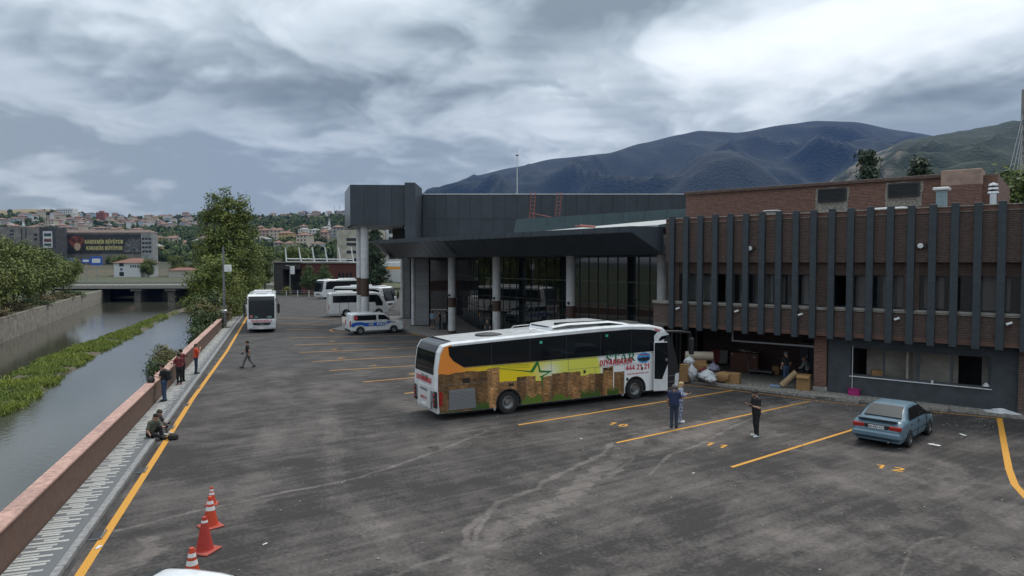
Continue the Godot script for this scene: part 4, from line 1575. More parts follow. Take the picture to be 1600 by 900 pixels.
	# entrance door leaves
	for k in 2:
		var dl := MB.new()
		dl.box(P(-6.9 - k * 1.1, 0.17, 84.2), P(-5.9 - k * 1.1, 2.5, 84.14))
		part(o, "door", dl, M["dark_glass"])
	build_roof_things()

func column(o: Node, x: float, d: float, r: float, top: float, b0: float, b1: float) -> void:
	var c := Node3D.new()
	c.name = "column"
	o.add_child(c, true)
	c.position = P(x, 0.15, d)
	var a := MB.new()
	a.lathe([Vector2(r, 0.25), Vector2(r, b0 - 0.15)], 24)
	a.lathe([Vector2(r, b1 - 0.15), Vector2(r, top - 0.15)], 24)
	part(c, "shaft", a, M["white_column"])
	var b := MB.new()
	b.lathe([Vector2(r, b0 - 0.15), Vector2(r + 0.012, b0 - 0.14), Vector2(r + 0.012, b1 - 0.16), Vector2(r, b1 - 0.15)], 24)
	part(c, "brown_band", b, M["brown_band"])
	var f := MB.new()
	f.lathe([Vector2(r + 0.02, 0), Vector2(r + 0.02, 0.24), Vector2(r, 0.25)], 24)
	part(c, "plinth", f, M["brown_band"])
	if top < 8.0:
		var s := MB.new()
		s.cbox(Vector3(-r * 0.5 - 0.12, b1 - 0.05, r * 0.75), Vector3(-r * 0.5 + 0.05, b1 + 0.17, r * 0.75 + 0.14), 0.02)
		part(c, "speaker", s, M["black_plastic"])

func tiled_pier(o: Node, xa: float, xb: float, d0: float, d1: float) -> void:
	var p := Node3D.new()
	p.name = "tiled_pier"
	o.add_child(p, true)
	p.position = P(xa, 0, d0)
	var core := MB.new()
	core.box(Vector3(0.03, 0.15, -(d1 - d0)), Vector3(xb - xa, 7.1, -0.03))
	part(p, "core", core, M["concrete_dark"])
	var rows := 15
	var h := 6.9 / rows
	for i in rows:
		var t := MB.new()
		t.box(Vector3(0.42, 0.16 + i * h, -0.03), Vector3(xb - xa, 0.16 + (i + 1) * h - 0.012, 0.0))
		part(p, "tile", t, M["tile_grey"] if (i * 3) % 4 else M["tile_grey_b"])
	var e := MB.new()
	e.lathe([Vector2(0.2, 0.16), Vector2(0.2, 7.1)], 16, Transform3D(Basis.IDENTITY, Vector3(0.2, 0, -0.05)))
	part(p, "corner_post", e, M["white_column"])
	var ft := MB.new()
	ft.cbox(Vector3(-0.12, 0.15, -0.5), Vector3(xb - xa + 0.15, 0.22, 0.2), 0.02)
	part(p, "foot", ft, M["frame_dark"])

func glazing(o: Node, a: Vector2, b: Vector2, n: int) -> void:
	var rows := [0.16, 2.35, 3.5, 5.2, 7.1]
	var dv := b - a
	for i in n:
		var p: Vector2 = a.lerp(b, (i + 0.03) / n)
		var q: Vector2 = a.lerp(b, (i + 0.97) / n)
		for k in 4:
			var g := MB.new()
			slab_between(g, P(p.x, rows[k + 1] - 0.03, p.y), P(q.x, rows[k + 1] - 0.03, q.y), P(q.x, rows[k] + 0.03, q.y), P(p.x, rows[k] + 0.03, p.y), 0.02)
			part(o, "glass_pane", g, M["dark_glass"])
	var bars := MB.new()
	var t := dv.normalized()
	var nn := Vector2(-t.y, t.x) * 0.04
	if nn.dot(Vector2(0, -1)) < 0: nn = -nn
	for i in n + 1:
		var p: Vector2 = a.lerp(b, float(i) / n)
		var u := t * 0.03
		bars.prism(PackedVector2Array([Vector2(p.x - u.x - nn.x, -(p.y - u.y - nn.y)), Vector2(p.x + u.x - nn.x, -(p.y + u.y - nn.y)), Vector2(p.x + u.x + nn.x, -(p.y + u.y + nn.y)), Vector2(p.x - u.x + nn.x, -(p.y - u.y + nn.y))]), 0.15, 7.1)
	for y in rows:
		var m := nn * 0.9
		bars.prism(PackedVector2Array([Vector2(a.x - m.x, -(a.y - m.y)), Vector2(b.x - m.x, -(b.y - m.y)), Vector2(b.x + m.x, -(b.y + m.y)), Vector2(a.x + m.x, -(a.y + m.y))]), y - 0.025, y + 0.025)
	part(o, "glazing_bars", bars, M["frame_dark"])

func build_roof_things() -> void:
	# lightning mast
	var m := thing("roof_mast", "thin white lightning mast on the terminal roof", "mast", P(0.6, 14.17, 80))
	var a := MB.new()
	a.tube([Vector3.ZERO, Vector3(0, 5.0, 0)], [0.07, 0.04], 8)
	part(m, "pole", a, M["white_column"])
	var b := MB.new()
	b.lathe([Vector2(0, 4.85), Vector2(0.22, 4.95), Vector2(0.22, 5.05), Vector2(0.03, 5.15), Vector2(0.02, 5.6)], 10)
	part(m, "tip", b, M["galvanised"])
	# red scaffold frames on the roof
	var s := thing("scaffold", "red steel scaffold frames standing on the terminal roof", "scaffold", P(3.0, 10.6, 70.0))
	for fx in [-1.05, 1.55]:
		var f := MB.new()
		var lean := 0.35 if fx > 0 else 0.25
		for sx in [-0.22, 0.22]:
			f.tube([Vector3(fx + sx, 0, 0), Vector3(fx + sx + lean, 3.3, 0.0)], [0.035, 0.035], 6)
		for k in 8:
			var y := 0.3 + k * 0.4
			f.tube([Vector3(fx - 0.22 + lean * y / 3.3, y, 0), Vector3(fx + 0.22 + lean * y / 3.3, y, 0)], [0.025, 0.025], 6)
		part(s, "ladder_frame", f, M["red_steel"])
	var br := MB.new()
	br.tube([Vector3(-1.0, 1.1, 0.04), Vector3(1.6, 0.55, 0.04)], [0.04, 0.04], 6)
	br.tube([Vector3(-0.9, 1.0, 0.06), Vector3(-0.3, 0.0, 0.06)], [0.03, 0.03], 6)
	part(s, "brace", br, M["red_steel"])
	var b2 := thing("pipe_bundle", "short red pipes lying on the canopy roof", "pipes", P(4.9, 9.08, 47.5), 0.9)
	for k in 4:
		var t := MB.new()
		t.tube([Vector3(-0.9 + k * 0.1, 0.05 + (0.07 if k > 2 else 0.0), k * 0.12 - (0.2 if k > 2 else 0.0)), Vector3(0.9 + k * 0.15, 0.05 + (0.07 if k > 2 else 0.0), k * 0.13 - (0.2 if k > 2 else 0.0))], [0.045, 0.045], 8)
		part(b2, "pipe", t, M["red_steel"])

# ---------------------------------------------------------------- buildings beyond the lot
func win_grid(o: Node, xs: Array, ys: Array, w: float, h: float, z: float, m: Material, name_ := "window") -> void:
	var mb := MB.new()
	mb.box(Vector3(0, 0, -0.05), Vector3(w, h, 0.03))
	var me := mb.mesh()
	for y in ys:
		for x in xs:
			var p := inst(name_, me, m, o)
			p.position = Vector3(x, y, z)

func hip(mb: MB, x0: float, x1: float, z0: float, z1: float, y: float, rise: float, over := 0.4) -> void:
	x0 -= over; x1 += over; z0 -= over; z1 += over
	var w := x1 - x0
	var d := z1 - z0
	var k := minf(w, d) * 0.5
	var a := Vector3(x0, y, z1)
	var b := Vector3(x1, y, z1)
	var c := Vector3(x1, y, z0)
	var e := Vector3(x0, y, z0)
	var p := Vector3(x0 + k, y + rise, z0 + k) if w >= d else Vector3(x0 + k, y + rise, z0 + k)
	var q := Vector3(x1 - k, y + rise, z1 - k)
	if w >= d:
		p = Vector3(x0 + k, y + rise, (z0 + z1) / 2)
		q = Vector3(x1 - k, y + rise, (z0 + z1) / 2)
		mb.quad_out(a, b, q, p, Vector3((x0 + x1) / 2, y, (z0 + z1) / 2))
		mb.quad_out(e, c, q, p, Vector3((x0 + x1) / 2, y, (z0 + z1) / 2))
		mb.quad_out(a, e, p, p, Vector3((x0 + x1) / 2, y, (z0 + z1) / 2))
		mb.quad_out(b, c, q, q, Vector3((x0 + x1) / 2, y, (z0 + z1) / 2))
	else:
		p = Vector3((x0 + x1) / 2, y + rise, z0 + k)
		q = Vector3((x0 + x1) / 2, y + rise, z1 - k)
		mb.quad_out(a, e, p, q, Vector3((x0 + x1) / 2, y, (z0 + z1) / 2))
		mb.quad_out(b, c, p, q, Vector3((x0 + x1) / 2, y, (z0 + z1) / 2))
		mb.quad_out(a, b, q, q, Vector3((x0 + x1) / 2, y, (z0 + z1) / 2))
		mb.quad_out(e, c, p, p, Vector3((x0 + x1) / 2, y, (z0 + z1) / 2))

func build_far_buildings() -> void:
	var win := mat("far_window", 0.02, 0.024, 0.028, 0.12)
	# brown brick hall at the end of the lot
	var r := thing("brown_hall", "low red brown hall with slit windows and white roof posts", "building", P(-49.5, 0, 143))
	var a := MB.new()
	a.box(Vector3(5.3, 0, -14), Vector3(19.5, 6.55, 0))
	part(r, "brick_wing", a, mat("hall_red", 0.15, 0.046, 0.036, 0.85, 0.0, TX["speck"], 0.6))
	var b := MB.new()
	b.box(Vector3(0, 0, -14), Vector3(1.9, 6.7, 1.2))
	b.box(Vector3(1.9, 5.3, -14), Vector3(5.3, 6.7, 1.2))
	b.box(Vector3(1.9, 0, -14), Vector3(5.3, 5.3, -1.5))
	part(r, "grey_wing", b, mat("hall_grey", 0.055, 0.050, 0.046, 0.8, 0.0, TX["blotch"], 0.2))
	var rf := MB.new()
	rf.box(Vector3(-0.3, 6.7, -14.3), Vector3(5.4, 6.85, 1.5))
	rf.box(Vector3(5.4, 6.55, -14.3), Vector3(19.8, 6.75, 0.3))
	part(r, "roof_edge", rf, M["concrete"])
	win_grid(r, [6.6, 7.5, 8.4, 13.1, 13.9, 14.7, 15.5, 17.4, 18.2], [2.2], 0.5, 2.4, 0.0, win)
	var dr := MB.new()
	dr.box(Vector3(3.2, 0, -1.5), Vector3(5.2, 3.6, -1.4))
	part(r, "door", dr, win)
	var px := [1.9, 4.7, 7.5, 10.2, 13.0, 15.7]
	for x in px:
		var p := MB.new()
		p.tube([Vector3(x + (0.5 if x > 2 else 0.2), 6.8, -0.5), Vector3(x, 9.9, -0.5)], [0.16, 0.11], 8)
		part(r, "roof_post", p, M["white_paint"])
	var rl := MB.new()
	rl.tube([Vector3(2.0, 7.5, -0.5), Vector3(16.0, 7.35, -0.5)], [0.12, 0.12], 6)
	rl.tube([Vector3(2.2, 6.9, -0.5), Vector3(16.2, 6.9, -0.5)], [0.08, 0.08], 6)
	part(r, "roof_rail", rl, M["white_paint"])
	# cream office block
	var c := thing("cream_office", "cream six storey office block behind the portal columns", "building", P(-58.9, 0, 230))
	var cb := MB.new()
	cb.box(Vector3(0, 0, -25), Vector3(15, 17.7, 0))
	part(c, "wall", cb, mat("cream", 0.52, 0.48, 0.40, 0.85, 0.0, TX["blotch"], 0.05))
	win_grid(c, [3.2], [2.0, 4.7, 7.2, 9.8, 12.4, 14.0], 9.0, 1.0, 0.0, win, "window_band")
	var cb2 := MB.new()
	cb2.box(Vector3(15, 0, -30), Vector3(34, 19.5, -8))
	part(c, "rear_wing", cb2, M["white_column"])
	win_grid(c, [16, 19, 22, 25, 28], [8.0, 11.0, 14.0, 16.8], 2.4, 1.6, -8.0, win)
	# filling station canopy
	var f := thing("fuel_canopy", "white filling station canopy with an orange band", "canopy", P(-41.0, 0, 172))
	var fb := MB.new()
	fb.cbox(Vector3(0, 5.6, -12), Vector3(26, 6.9, 0), 0.1)
	part(f, "roof", fb, M["white_paint"])
	var ob := MB.new()
	ob.box(Vector3(0.0, 5.0, -11.9), Vector3(26, 5.6, 0.06))
	part(f, "orange_band", ob, mat("orange_band", 0.78, 0.30, 0.02, 0.5))
	for x in [4.0, 13.0, 22.0]:
		var p := MB.new()
		p.box(Vector3(x, 0, -6.3), Vector3(x + 0.5, 5.0, -5.8))
		part(f, "post", p, M["white_column"])
	# low fence at the end of the lot
	var fe := thing("lot_fence", "low grey railing closing the far end of the lot", "fence", P(-48.5, 0, 133))
	for k in 7:
		var p := MB.new()
		p.box(Vector3(k * 2.2, 0, -0.05), Vector3(k * 2.2 + 0.14, 1.3, 0.05))
		part(fe, "post", p, M["white_column"])
	for y in [0.35, 0.8, 1.15]:
		var rr := MB.new()
		rr.box(Vector3(0, y, -0.03), Vector3(13.3, y + 0.06, 0.03))
		part(fe, "rail", rr, M["galvanised"])
	# works wall with the printed banner
	var w := thing("works_hall", "long works building wearing a black printed banner with yellow lettering", "building", P(-281, 0, 420))
	var wb := MB.new()
	wb.box(Vector3(-6, 0, -7), Vector3(59.5, 25.3, 0))
	part(w, "wall", wb, mat("works_wall", 0.22, 0.20, 0.175, 0.9, 0.0, TX["blotch"], 0.03))
	var bn := MB.new()
	bn.box(Vector3(1.5, 12.6, 0.0), Vector3(53, 24.2, 0.25))
	var bo := part(w, "banner", bn, mat("banner_black", 0.05, 0.048, 0.048, 0.8, 0.0, TX["blotch"], 0.03))
	var yl := mat("banner_yellow", 0.62, 0.55, 0.22, 0.8)
	letters(bo, "lettering", "KARDEMİR BÜYÜYOR", 3.3, yl, Transform3D(Basis.from_scale(Vector3(0.72, 1, 1)), Vector3(30.4, 19.6, 0.3)), 700, false, 0.08)
	letters(bo, "lettering", "KARABÜK BÜYÜYOR", 3.3, yl, Transform3D(Basis.from_scale(Vector3(0.72, 1, 1)), Vector3(30.6, 15.7, 0.3)), 700, false, 0.08)
	# print on the banner: furnace glow, worker, plant
	var gl := MB.new()
	var ring := PackedVector2Array()
	for i in 22:
		var an := TAU * i / 22.0
		ring.append(Vector2(13.4 + cos(an) * (4.6 + sin(an * 3.0) * 0.9), 19.6 + sin(an) * (4.2 + cos(an * 2.0) * 0.5)))
	gl.extrude(ring, 0.26, 0.28)
	part(bo, "print", gl, mat("print_red", 0.42, 0.13, 0.085, 0.8, 0.0, tone_tex("fire", 140, 0.015, 256, 0.3, 1.0), 0.06))
	var gl2 := MB.new()
	var ring2 := PackedVector2Array()
	for i in 14:
		var an := TAU * i / 14.0
		ring2.append(Vector2(14.0 + cos(an) * 2.0, 16.6 + sin(an) * 2.4))
	gl2.extrude(ring2, 0.285, 0.295)
	part(bo, "print", gl2, mat("print_pale", 0.60, 0.42, 0.30, 0.8))
	for q in [[[5.2, 13.2], [7.6, 13.2], [8.4, 17.5], [7.8, 20.5], [6.9, 22.4], [5.9, 21.0], [5.0, 17.0]], [[42.5, 13.2], [52.6, 13.2], [52.6, 22.0], [49.5, 21.0], [47.0, 22.5], [44.0, 19.5], [43.0, 17.0]]]:
		var pr := PackedVector2Array()
		for e in q: pr.append(Vector2(e[0], e[1]))
		var mb := MB.new()
		mb.extrude(pr, 0.26, 0.28)
		part(bo, "print", mb, mat("print_grey", 0.26, 0.26, 0.25, 0.8, 0.0, tone_tex("fire", 140, 0.015, 256, 0.3, 1.0), 0.12))
	var er := MB.new()
	er.box(Vector3(53.2, 0, -6), Vector3(60.2, 25.0, 0.3))
	part(w, "end_block", er, mat("pale_block", 0.36, 0.36, 0.35, 0.85, 0.0, TX["blotch"], 0.05))
	win_grid(w, [53.8, 55.8, 57.8], [13.0, 15.6, 18.2, 20.8], 1.6, 1.3, 0.31, win)
	var wr := MB.new()
	hip(wr, -6, 60, -7, 0, 25.3, 1.8, 0.3)
	part(w, "roof", wr, mat("rust_roof", 0.19, 0.135, 0.11, 0.85, 0.0, TX["streak"], 0.05))
	# grey plant block with a small poster tower
	var g := thing("grey_plant", "blank grey industrial hall above the riverside trees", "building", P(-345, 0, 405))
	var gb := MB.new()
	gb.box(Vector3(0, 0, -40), Vector3(70, 28.0, 0))
	part(g, "wall", gb, mat("plant_grey", 0.27, 0.25, 0.225, 0.9, 0.0, TX["blotch"], 0.04))
	win_grid(g, [47.5], [12, 14.2, 16.4, 18.6, 20.8, 23.0, 25.2], 2.4, 1.0, 0.0, win)
	win_grid(g, [62.0], [20.0, 22.6], 1.8, 1.5, 0.0, win)
	for x in [54.5, 57.0]:
		var pi := MB.new()
		pi.box(Vector3(x, 8, 0), Vector3(x + 0.3, 27, 0.3))
		part(g, "drainpipe", pi, M["frame_dark"])
	var tw := thing("poster_tower", "dark tower with a white printed panel beside the banner", "tower", P(-276.5, 0, 400))
	var tb := MB.new()
	tb.box(Vector3(0, 0, -10), Vector3(9.5, 27.6, 0))
	part(tw, "tower_wall", tb, mat("tower_dark", 0.075, 0.077, 0.08, 0.85, 0.0, TX["blotch"], 0.05))
	var tp := MB.new()
	tp.box(Vector3(2.2, 15.5, 0), Vector3(7.6, 25.2, 0.2))
	part(tw, "panel", tp, M["white_column"])
	for q in [[22.2, 0.10, 0.15, 0.17, 1.8], [18.9, 0.34, 0.12, 0.10, 1.9], [16.6, 0.12, 0.2, 0.18, 1.5]]:
		var pp := MB.new()
		pp.box(Vector3(2.8, q[0], 0.2), Vector3(7.0, q[0] + q[4], 0.24))
		part(tw, "panel_print", pp, mat("pp%d" % int(q[0]), q[1], q[2], q[3], 0.8, 0.0, tone_tex("fire", 140, 0.015, 256, 0.3, 1.0), 0.2))
	# villa by the bridge
	var v := thing("riverside_villa", "white two storey villa with a red hipped roof beyond the bridge", "house", P(-192.5, 0, 330), -0.25)
	var vb := MB.new()
	vb.box(Vector3(0, -0.4, -11), Vector3(15.6, 6.7, 0))
	part(v, "wall", vb, M["white_column"])
	var vr := MB.new()
	hip(vr, 0, 15.6, -11, 0, 6.7, 2.3, 0.8)
	part(v, "roof", vr, mat("tile_red", 0.24, 0.105, 0.075, 0.85, 0.0, TX["streak"], 0.3))
	win_grid(v, [9.6, 10.9, 12.2, 13.5], [4.4], 0.8, 1.2, 0.0, win)
	win_grid(v, [3.2], [0.3, 5.0], 2.6, 2.0, 0.0, win)
	var vm := MB.new()
	vm.lathe([Vector2(0, 0), Vector2(0.75, 0), Vector2(0.75, 0.1), Vector2(0, 0.1)], 18, Transform3D(Basis(Vector3.RIGHT, PI / 2), Vector3(4.4, 3.6, 0.0)))
	part(v, "emblem", vm, mat("emblem_blue", 0.08, 0.12, 0.22, 0.6))
	# small kiosk and low sheds near it
	for q in [[-160.0, 318.0, 12.0, 3.2, "low red roofed shed right of the white villa"], [-220.0, 300.0, 9.0, 2.6, "small white roofed shed left of the white villa"]]:
		var s := thing("shed", q[4], "shed", P(q[0], 0, q[1]))
		var sb := MB.new()
		sb.box(Vector3(0, -0.4, -6), Vector3(q[2], q[3], 0))
		part(s, "wall", sb, M["room_beige"])
		var sr := MB.new()
		hip(sr, 0, q[2], -6, 0, q[3], 1.3, 0.6)
		part(s, "roof", sr, M["tile_red"] if q[0] > -200 else M["white_column"])
	# road signs over the far road
	var blue := mat("sign_blue", 0.02, 0.09, 0.42, 0.5)
	for q in [[-163.5, 8.4, 6.4, 3.0, "smaller blue and white road direction sign above the riverside trees"], [-156.0, 8.2, 3.0, 1.6, "narrow blue road sign between the two larger ones"], [-152.2, 9.0, 4.2, 3.2, "larger blue and white road direction sign above the riverside trees"]]:
		var s := thing("road_sign", q[4], "sign", P(q[0], 0, 250), 0.0, "blue road signs")
		var sb := MB.new()
		sb.cbox(Vector3(-q[2] / 2, q[1] - q[3], -0.08), Vector3(q[2] / 2, q[1], 0.08), 0.03)
		part(s, "panel", sb, blue)
		var sw := MB.new()
		sw.box(Vector3(-q[2] * 0.36, q[1] - q[3] * 0.72, 0.08), Vector3(q[2] * 0.36, q[1] - q[3] * 0.24, 0.1))
		part(s, "white_field", sw, M["white_paint"])
		var sp := MB.new()
		sp.box(Vector3(-0.12, -0.4, -0.25), Vector3(0.12, q[1] - 0.2, -0.1))
		part(s, "post", sp, M["galvanised"])
	# pylon with stays at the far right
	var py := thing("stay_pylon", "tall concrete pylon with stay cables behind the brick building", "pylon", P(112.4, 0, 150))
	var pm := MB.new()
	pm.cbox(Vector3(-0.9, 0, -0.9), Vector3(1.5, 44.6, 0.9), 0.15)
	part(py, "mast", pm, M["concrete"])
	for k in 5:
		var cb3 := MB.new()
		cb3.tube([Vector3(-0.9, 39.5 - k * 2.3, 0), Vector3(-9.0 + k * 1.2, 15.0 - k * 0.5, 4), Vector3(-14.5 + k * 1.9, 2.0, 6)], [0.06, 0.06, 0.06], 6)
		part(py, "stay_cable", cb3, M["galvanised"])
		var an := MB.new()
		an.box(Vector3(-1.1, 39.2 - k * 2.3, -0.3), Vector3(-0.9, 40.0 - k * 2.3, 0.3))
		part(py, "anchor", an, M["steel_grey"])

# ---------------------------------------------------------------- the town on its hill
func build_town() -> void:
	var r := RandomNumberGenerator.new()
	r.seed = 4711
	var walls := [["cream", mat("house_cream", 0.50, 0.44, 0.35, 0.85)], ["white", mat("house_white", 0.62, 0.61, 0.58, 0.85)], ["pink", mat("house_pink", 0.40, 0.29, 0.25, 0.85)], ["grey", mat("house_grey", 0.30, 0.29, 0.28, 0.85)], ["ochre", mat("house_ochre", 0.50, 0.36, 0.16, 0.85)], ["pale blue", mat("house_blue", 0.36, 0.46, 0.52, 0.85)]]
	var roofs := [["red", mat("roof_red", 0.21, 0.115, 0.088, 0.85)], ["brown", mat("roof_brown", 0.16, 0.10, 0.078, 0.85)], ["grey", mat("roof_grey", 0.26, 0.25, 0.245, 0.8)]]
	var win: Material = M["far_window"]
	# a few body shapes shared by all houses: [width, depth, storeys]
	var kinds := []
	for k in [[8.0, 8.0, 2], [10.0, 8.0, 2], [8.5, 8.5, 3], [12.0, 9.0, 3], [11.0, 9.5, 4], [7.0, 6.0, 1], [8.0, 7.0, 2], [6.5, 6.0, 1]]:
		var h: float = k[2] * 3.0
		var b := MB.new()
		b.box(Vector3(-k[0] / 2, -4.0, -k[1] / 2), Vector3(k[0] / 2, h, k[1] / 2))
		var rf := MB.new()
		hip(rf, -k[0] / 2, k[0] / 2, -k[1] / 2, k[1] / 2, h, 2.0, 0.6)
		var wn := []
		var wm := MB.new()
		wm.box(Vector3(-0.7, -0.7, -0.02), Vector3(0.7, 0.7, 0.06))
		for s in k[2]:
			for c in int(k[0] / 3.6):
				wn.append(Vector3(-k[0] / 2 + 2.0 + c * 3.5, 1.6 + s * 3.0, k[1] / 2))
		kinds.append([b.mesh(), rf.mesh(), wm.mesh(), wn, k])
	# where the houses stand: bands of (azimuth slope x/d, depth)
	var placed := []
	var tries := 0
	while placed.size() < 295 and tries < 14000:
		tries += 1
		var sl := r.randf_range(-0.78, -0.235)
		var d := r.randf_range(560.0, 1420.0)
		var px := 800.0 + sl * 1066.0
		if px > 330 and px < 408: continue               # behind the tall tree
		if px > 408:
			# right of the tree: a row low down and a row on the crest, woodland between
			if d > 820 and d < 1290: continue
		elif px > 225 and d > 680 and d < 1000: continue
		elif px < 240 and d < 640: continue
		if px < 112 and d > 1020: continue
		if px > 300 and px < 350 and d > 1150: continue
		var x := sl * d
		var ok := true
		for q in placed:
			if Vector2(q.x - x, (q.y - d) * 0.55).length() < 10.0:
				ok = false
				break
		if ok: placed.append(Vector2(x, d))
	placed.sort_custom(func(p, q): return p.y < q.y)
	for p in placed:
		var kk: Array = kinds[r.randi() % kinds.size()]
		var wc: int = [0, 0, 1, 1, 1, 2, 2, 3, 3, 4, 5][r.randi() % 11]
		var rc: int = [0, 0, 0, 1, 1, 2][r.randi() % 6]
		var y := town_y(p.x, p.y)
		var st: int = kk[4][2]
		var hx: float = 800.0 + p.x / p.y * 1066.0
		var area: String = "left of the white apartment block" if hx < 100 else ("above the works banner" if hx < 235 else ("left of the tall tree" if hx < 340 else ("low right of the tall tree" if p.y < 830 else "on the crest right of the tall tree")))
		if hx < 340: area = ("low " if p.y < 760 else ("midway up " if p.y < 1080 else "high ")) + area
		var o := thing("hillside_house", "%s %s with %s roof, %s" % [walls[wc][0], ["single storey house", "two storey house", "three storey house", "four storey block"][st - 1], roofs[rc][0], area], "house", P(p.x, y, p.y), r.randf_range(-0.6, 0.6), "houses on the town's hillside")
		inst("wall", kk[0], walls[wc][1], o)
		inst("roof", kk[1], roofs[rc][1], o)
		if p.y < 900:
			for q in kk[3]:
				var wi := inst("window", kk[2], win, o)
				wi.position = q
	# landmarks
	var wa := thing("white_apartment", "long white apartment block on the skyline below the dry hill", "building", P(-826, town_y(-826, 1240) - 4, 1240))
	var b := MB.new()
	b.box(Vector3(0, -10, -14), Vector3(31, 16, 0))
	part(wa, "wall", b, walls[1][1])
	win_grid(wa, [2, 6, 10, 14, 18, 22, 26], [1.5, 5.0, 8.5, 12.0], 2.2, 1.6, 0.0, win)
	var ra := thing("red_apartment", "tall brick red apartment tower on the skyline", "building", P(-790, town_y(-790, 1300) - 3, 1300))
	var b2 := MB.new()
	b2.box(Vector3(0, -10, -14), Vector3(16, 17, 0))
	b2.box(Vector3(4, 17, -10), Vector3(10, 20, -3))
	part(ra, "wall", b2, mat("apt_red", 0.28, 0.10, 0.075, 0.85))
	win_grid(ra, [2, 6, 10], [2.0, 6.0, 10.0, 13.5], 2.2, 1.6, 0.0, win)
	for q in [[-187.0, 700.0, 21.0, "white minaret standing over the red roofs right of the tall tree"], [-584.0, 1300.0, 24.0, "white minaret on the skyline left of the tall tree"], [-500.0, 700.0, 22.0, "white minaret behind the grey plant"]]:
		var mt := thing("minaret", q[3], "minaret", P(q[0], town_y(q[0], q[1]) - 2.0, q[1]), 0.0, "minarets in the town")
		var mb := MB.new()
		mb.lathe([Vector2(1.6, 0), Vector2(1.5, q[2] * 0.45), Vector2(1.3, q[2] * 0.62)], 12)
		mb.lathe([Vector2(1.0, q[2] * 0.68), Vector2(1.0, q[2] * 0.85)], 12)
		part(mt, "shaft", mb, M["white_paint"])
		var bc := MB.new()
		bc.lathe([Vector2(1.3, q[2] * 0.62), Vector2(2.1, q[2] * 0.65), Vector2(2.1, q[2] * 0.68), Vector2(1.0, q[2] * 0.68)], 12)
		part(mt, "balcony", bc, M["white_column"])
		var cn := MB.new()
		cn.lathe([Vector2(1.2, q[2] * 0.85), Vector2(0.0, q[2] * 1.06)], 12)
		part(mt, "cone", cn, roofs[2][1])
	for k in 3:
		var ms := thing("radio_mast", ["left radio mast beside the portal box", "middle radio mast beside the portal box", "right radio mast beside the portal box"][k], "mast", P(-376.0 + k * 11.0, town_y(-376, 1450) - 2.0, 1450), 0.0, "radio masts on the skyline")
		var mb := MB.new()
		mb.tube([Vector3.ZERO, Vector3(0, 22.0 + k * 2.0, 0)], [0.45, 0.3], 6)
		part(ms, "pole", mb, M["steel_grey"])
	# woodland between the houses, one mass of crowns
	var tuft := MB.new()
	tuft.use_col = true
	for k in 46:
		var dirv := Vector3(r.randfn(), r.randfn() * 0.8, r.randfn()).normalized()
		var c := dirv * r.randf_range(0.55, 1.0)
		c.y = c.y * 0.85 + 0.6
		var s := r.randf_range(0.28, 0.5)
		var u := Vector3(r.randfn(), r.randfn(), r.randfn()).normalized()
		var w := dirv.cross(u).normalized()
		u = w.cross((dirv + u * 0.4).normalized())
		var t := r.randf()
		tuft.c = Color(lerpf(0.035, 0.085, t), lerpf(0.055, 0.115, t), lerpf(0.018, 0.035, t))
		tuft.tri(c - u * s - w * s * 0.6, c + w * s, c + u * s - w * s * 0.6)
	var mm := MultiMesh.new()
	mm.transform_format = MultiMesh.TRANSFORM_3D
	mm.use_colors = true
	mm.mesh = tuft.mesh()
	var xs := []
	for i in 9000:
		var sl := r.randf_range(-0.80, -0.16)
		var d := r.randf_range(420.0, 1500.0)
		var px := 800.0 + sl * 1066.0
		var dens := 0.33
		if px > 408 and d > 820 and d < 1290: dens = 1.0
		elif px > 215 and px < 408 and d > 660 and d < 1010: dens = 1.0
		elif d < 640: dens = 0.55
		if px < 110 and d > 1230: dens = 0.02
		if town_noise.get_noise_2d(sl * d * 3.0, d * 3.0) + r.randf() * 0.5 < 0.12 and dens < 0.9: continue
		if r.randf() > dens: continue
		var x := sl * d
		xs.append(Transform3D(Basis(Vector3.UP, r.randf() * TAU).scaled(Vector3(1, r.randf_range(0.9, 1.5), 1) * r.randf_range(2.4, 4.8)), P(x, town_y(x, d) - 0.4, d)))
	mm.instance_count = xs.size()
	for i in xs.size():
		mm.set_instance_transform(i, xs[i])
		var t := r.randf_range(0.65, 1.15)
		mm.set_instance_color(i, Color(t * r.randf_range(0.85, 1.15), t, t * 0.95))
	var mi := MultiMeshInstance3D.new()
	mi.name = "hillside_woodland"
	mi.multimesh = mm
	mi.material_override = vmat("far_leaf", 0.85)
	add_child(mi)
	tag(mi, "dark green trees covering the slopes between the town's houses", "woodland", "", "stuff")

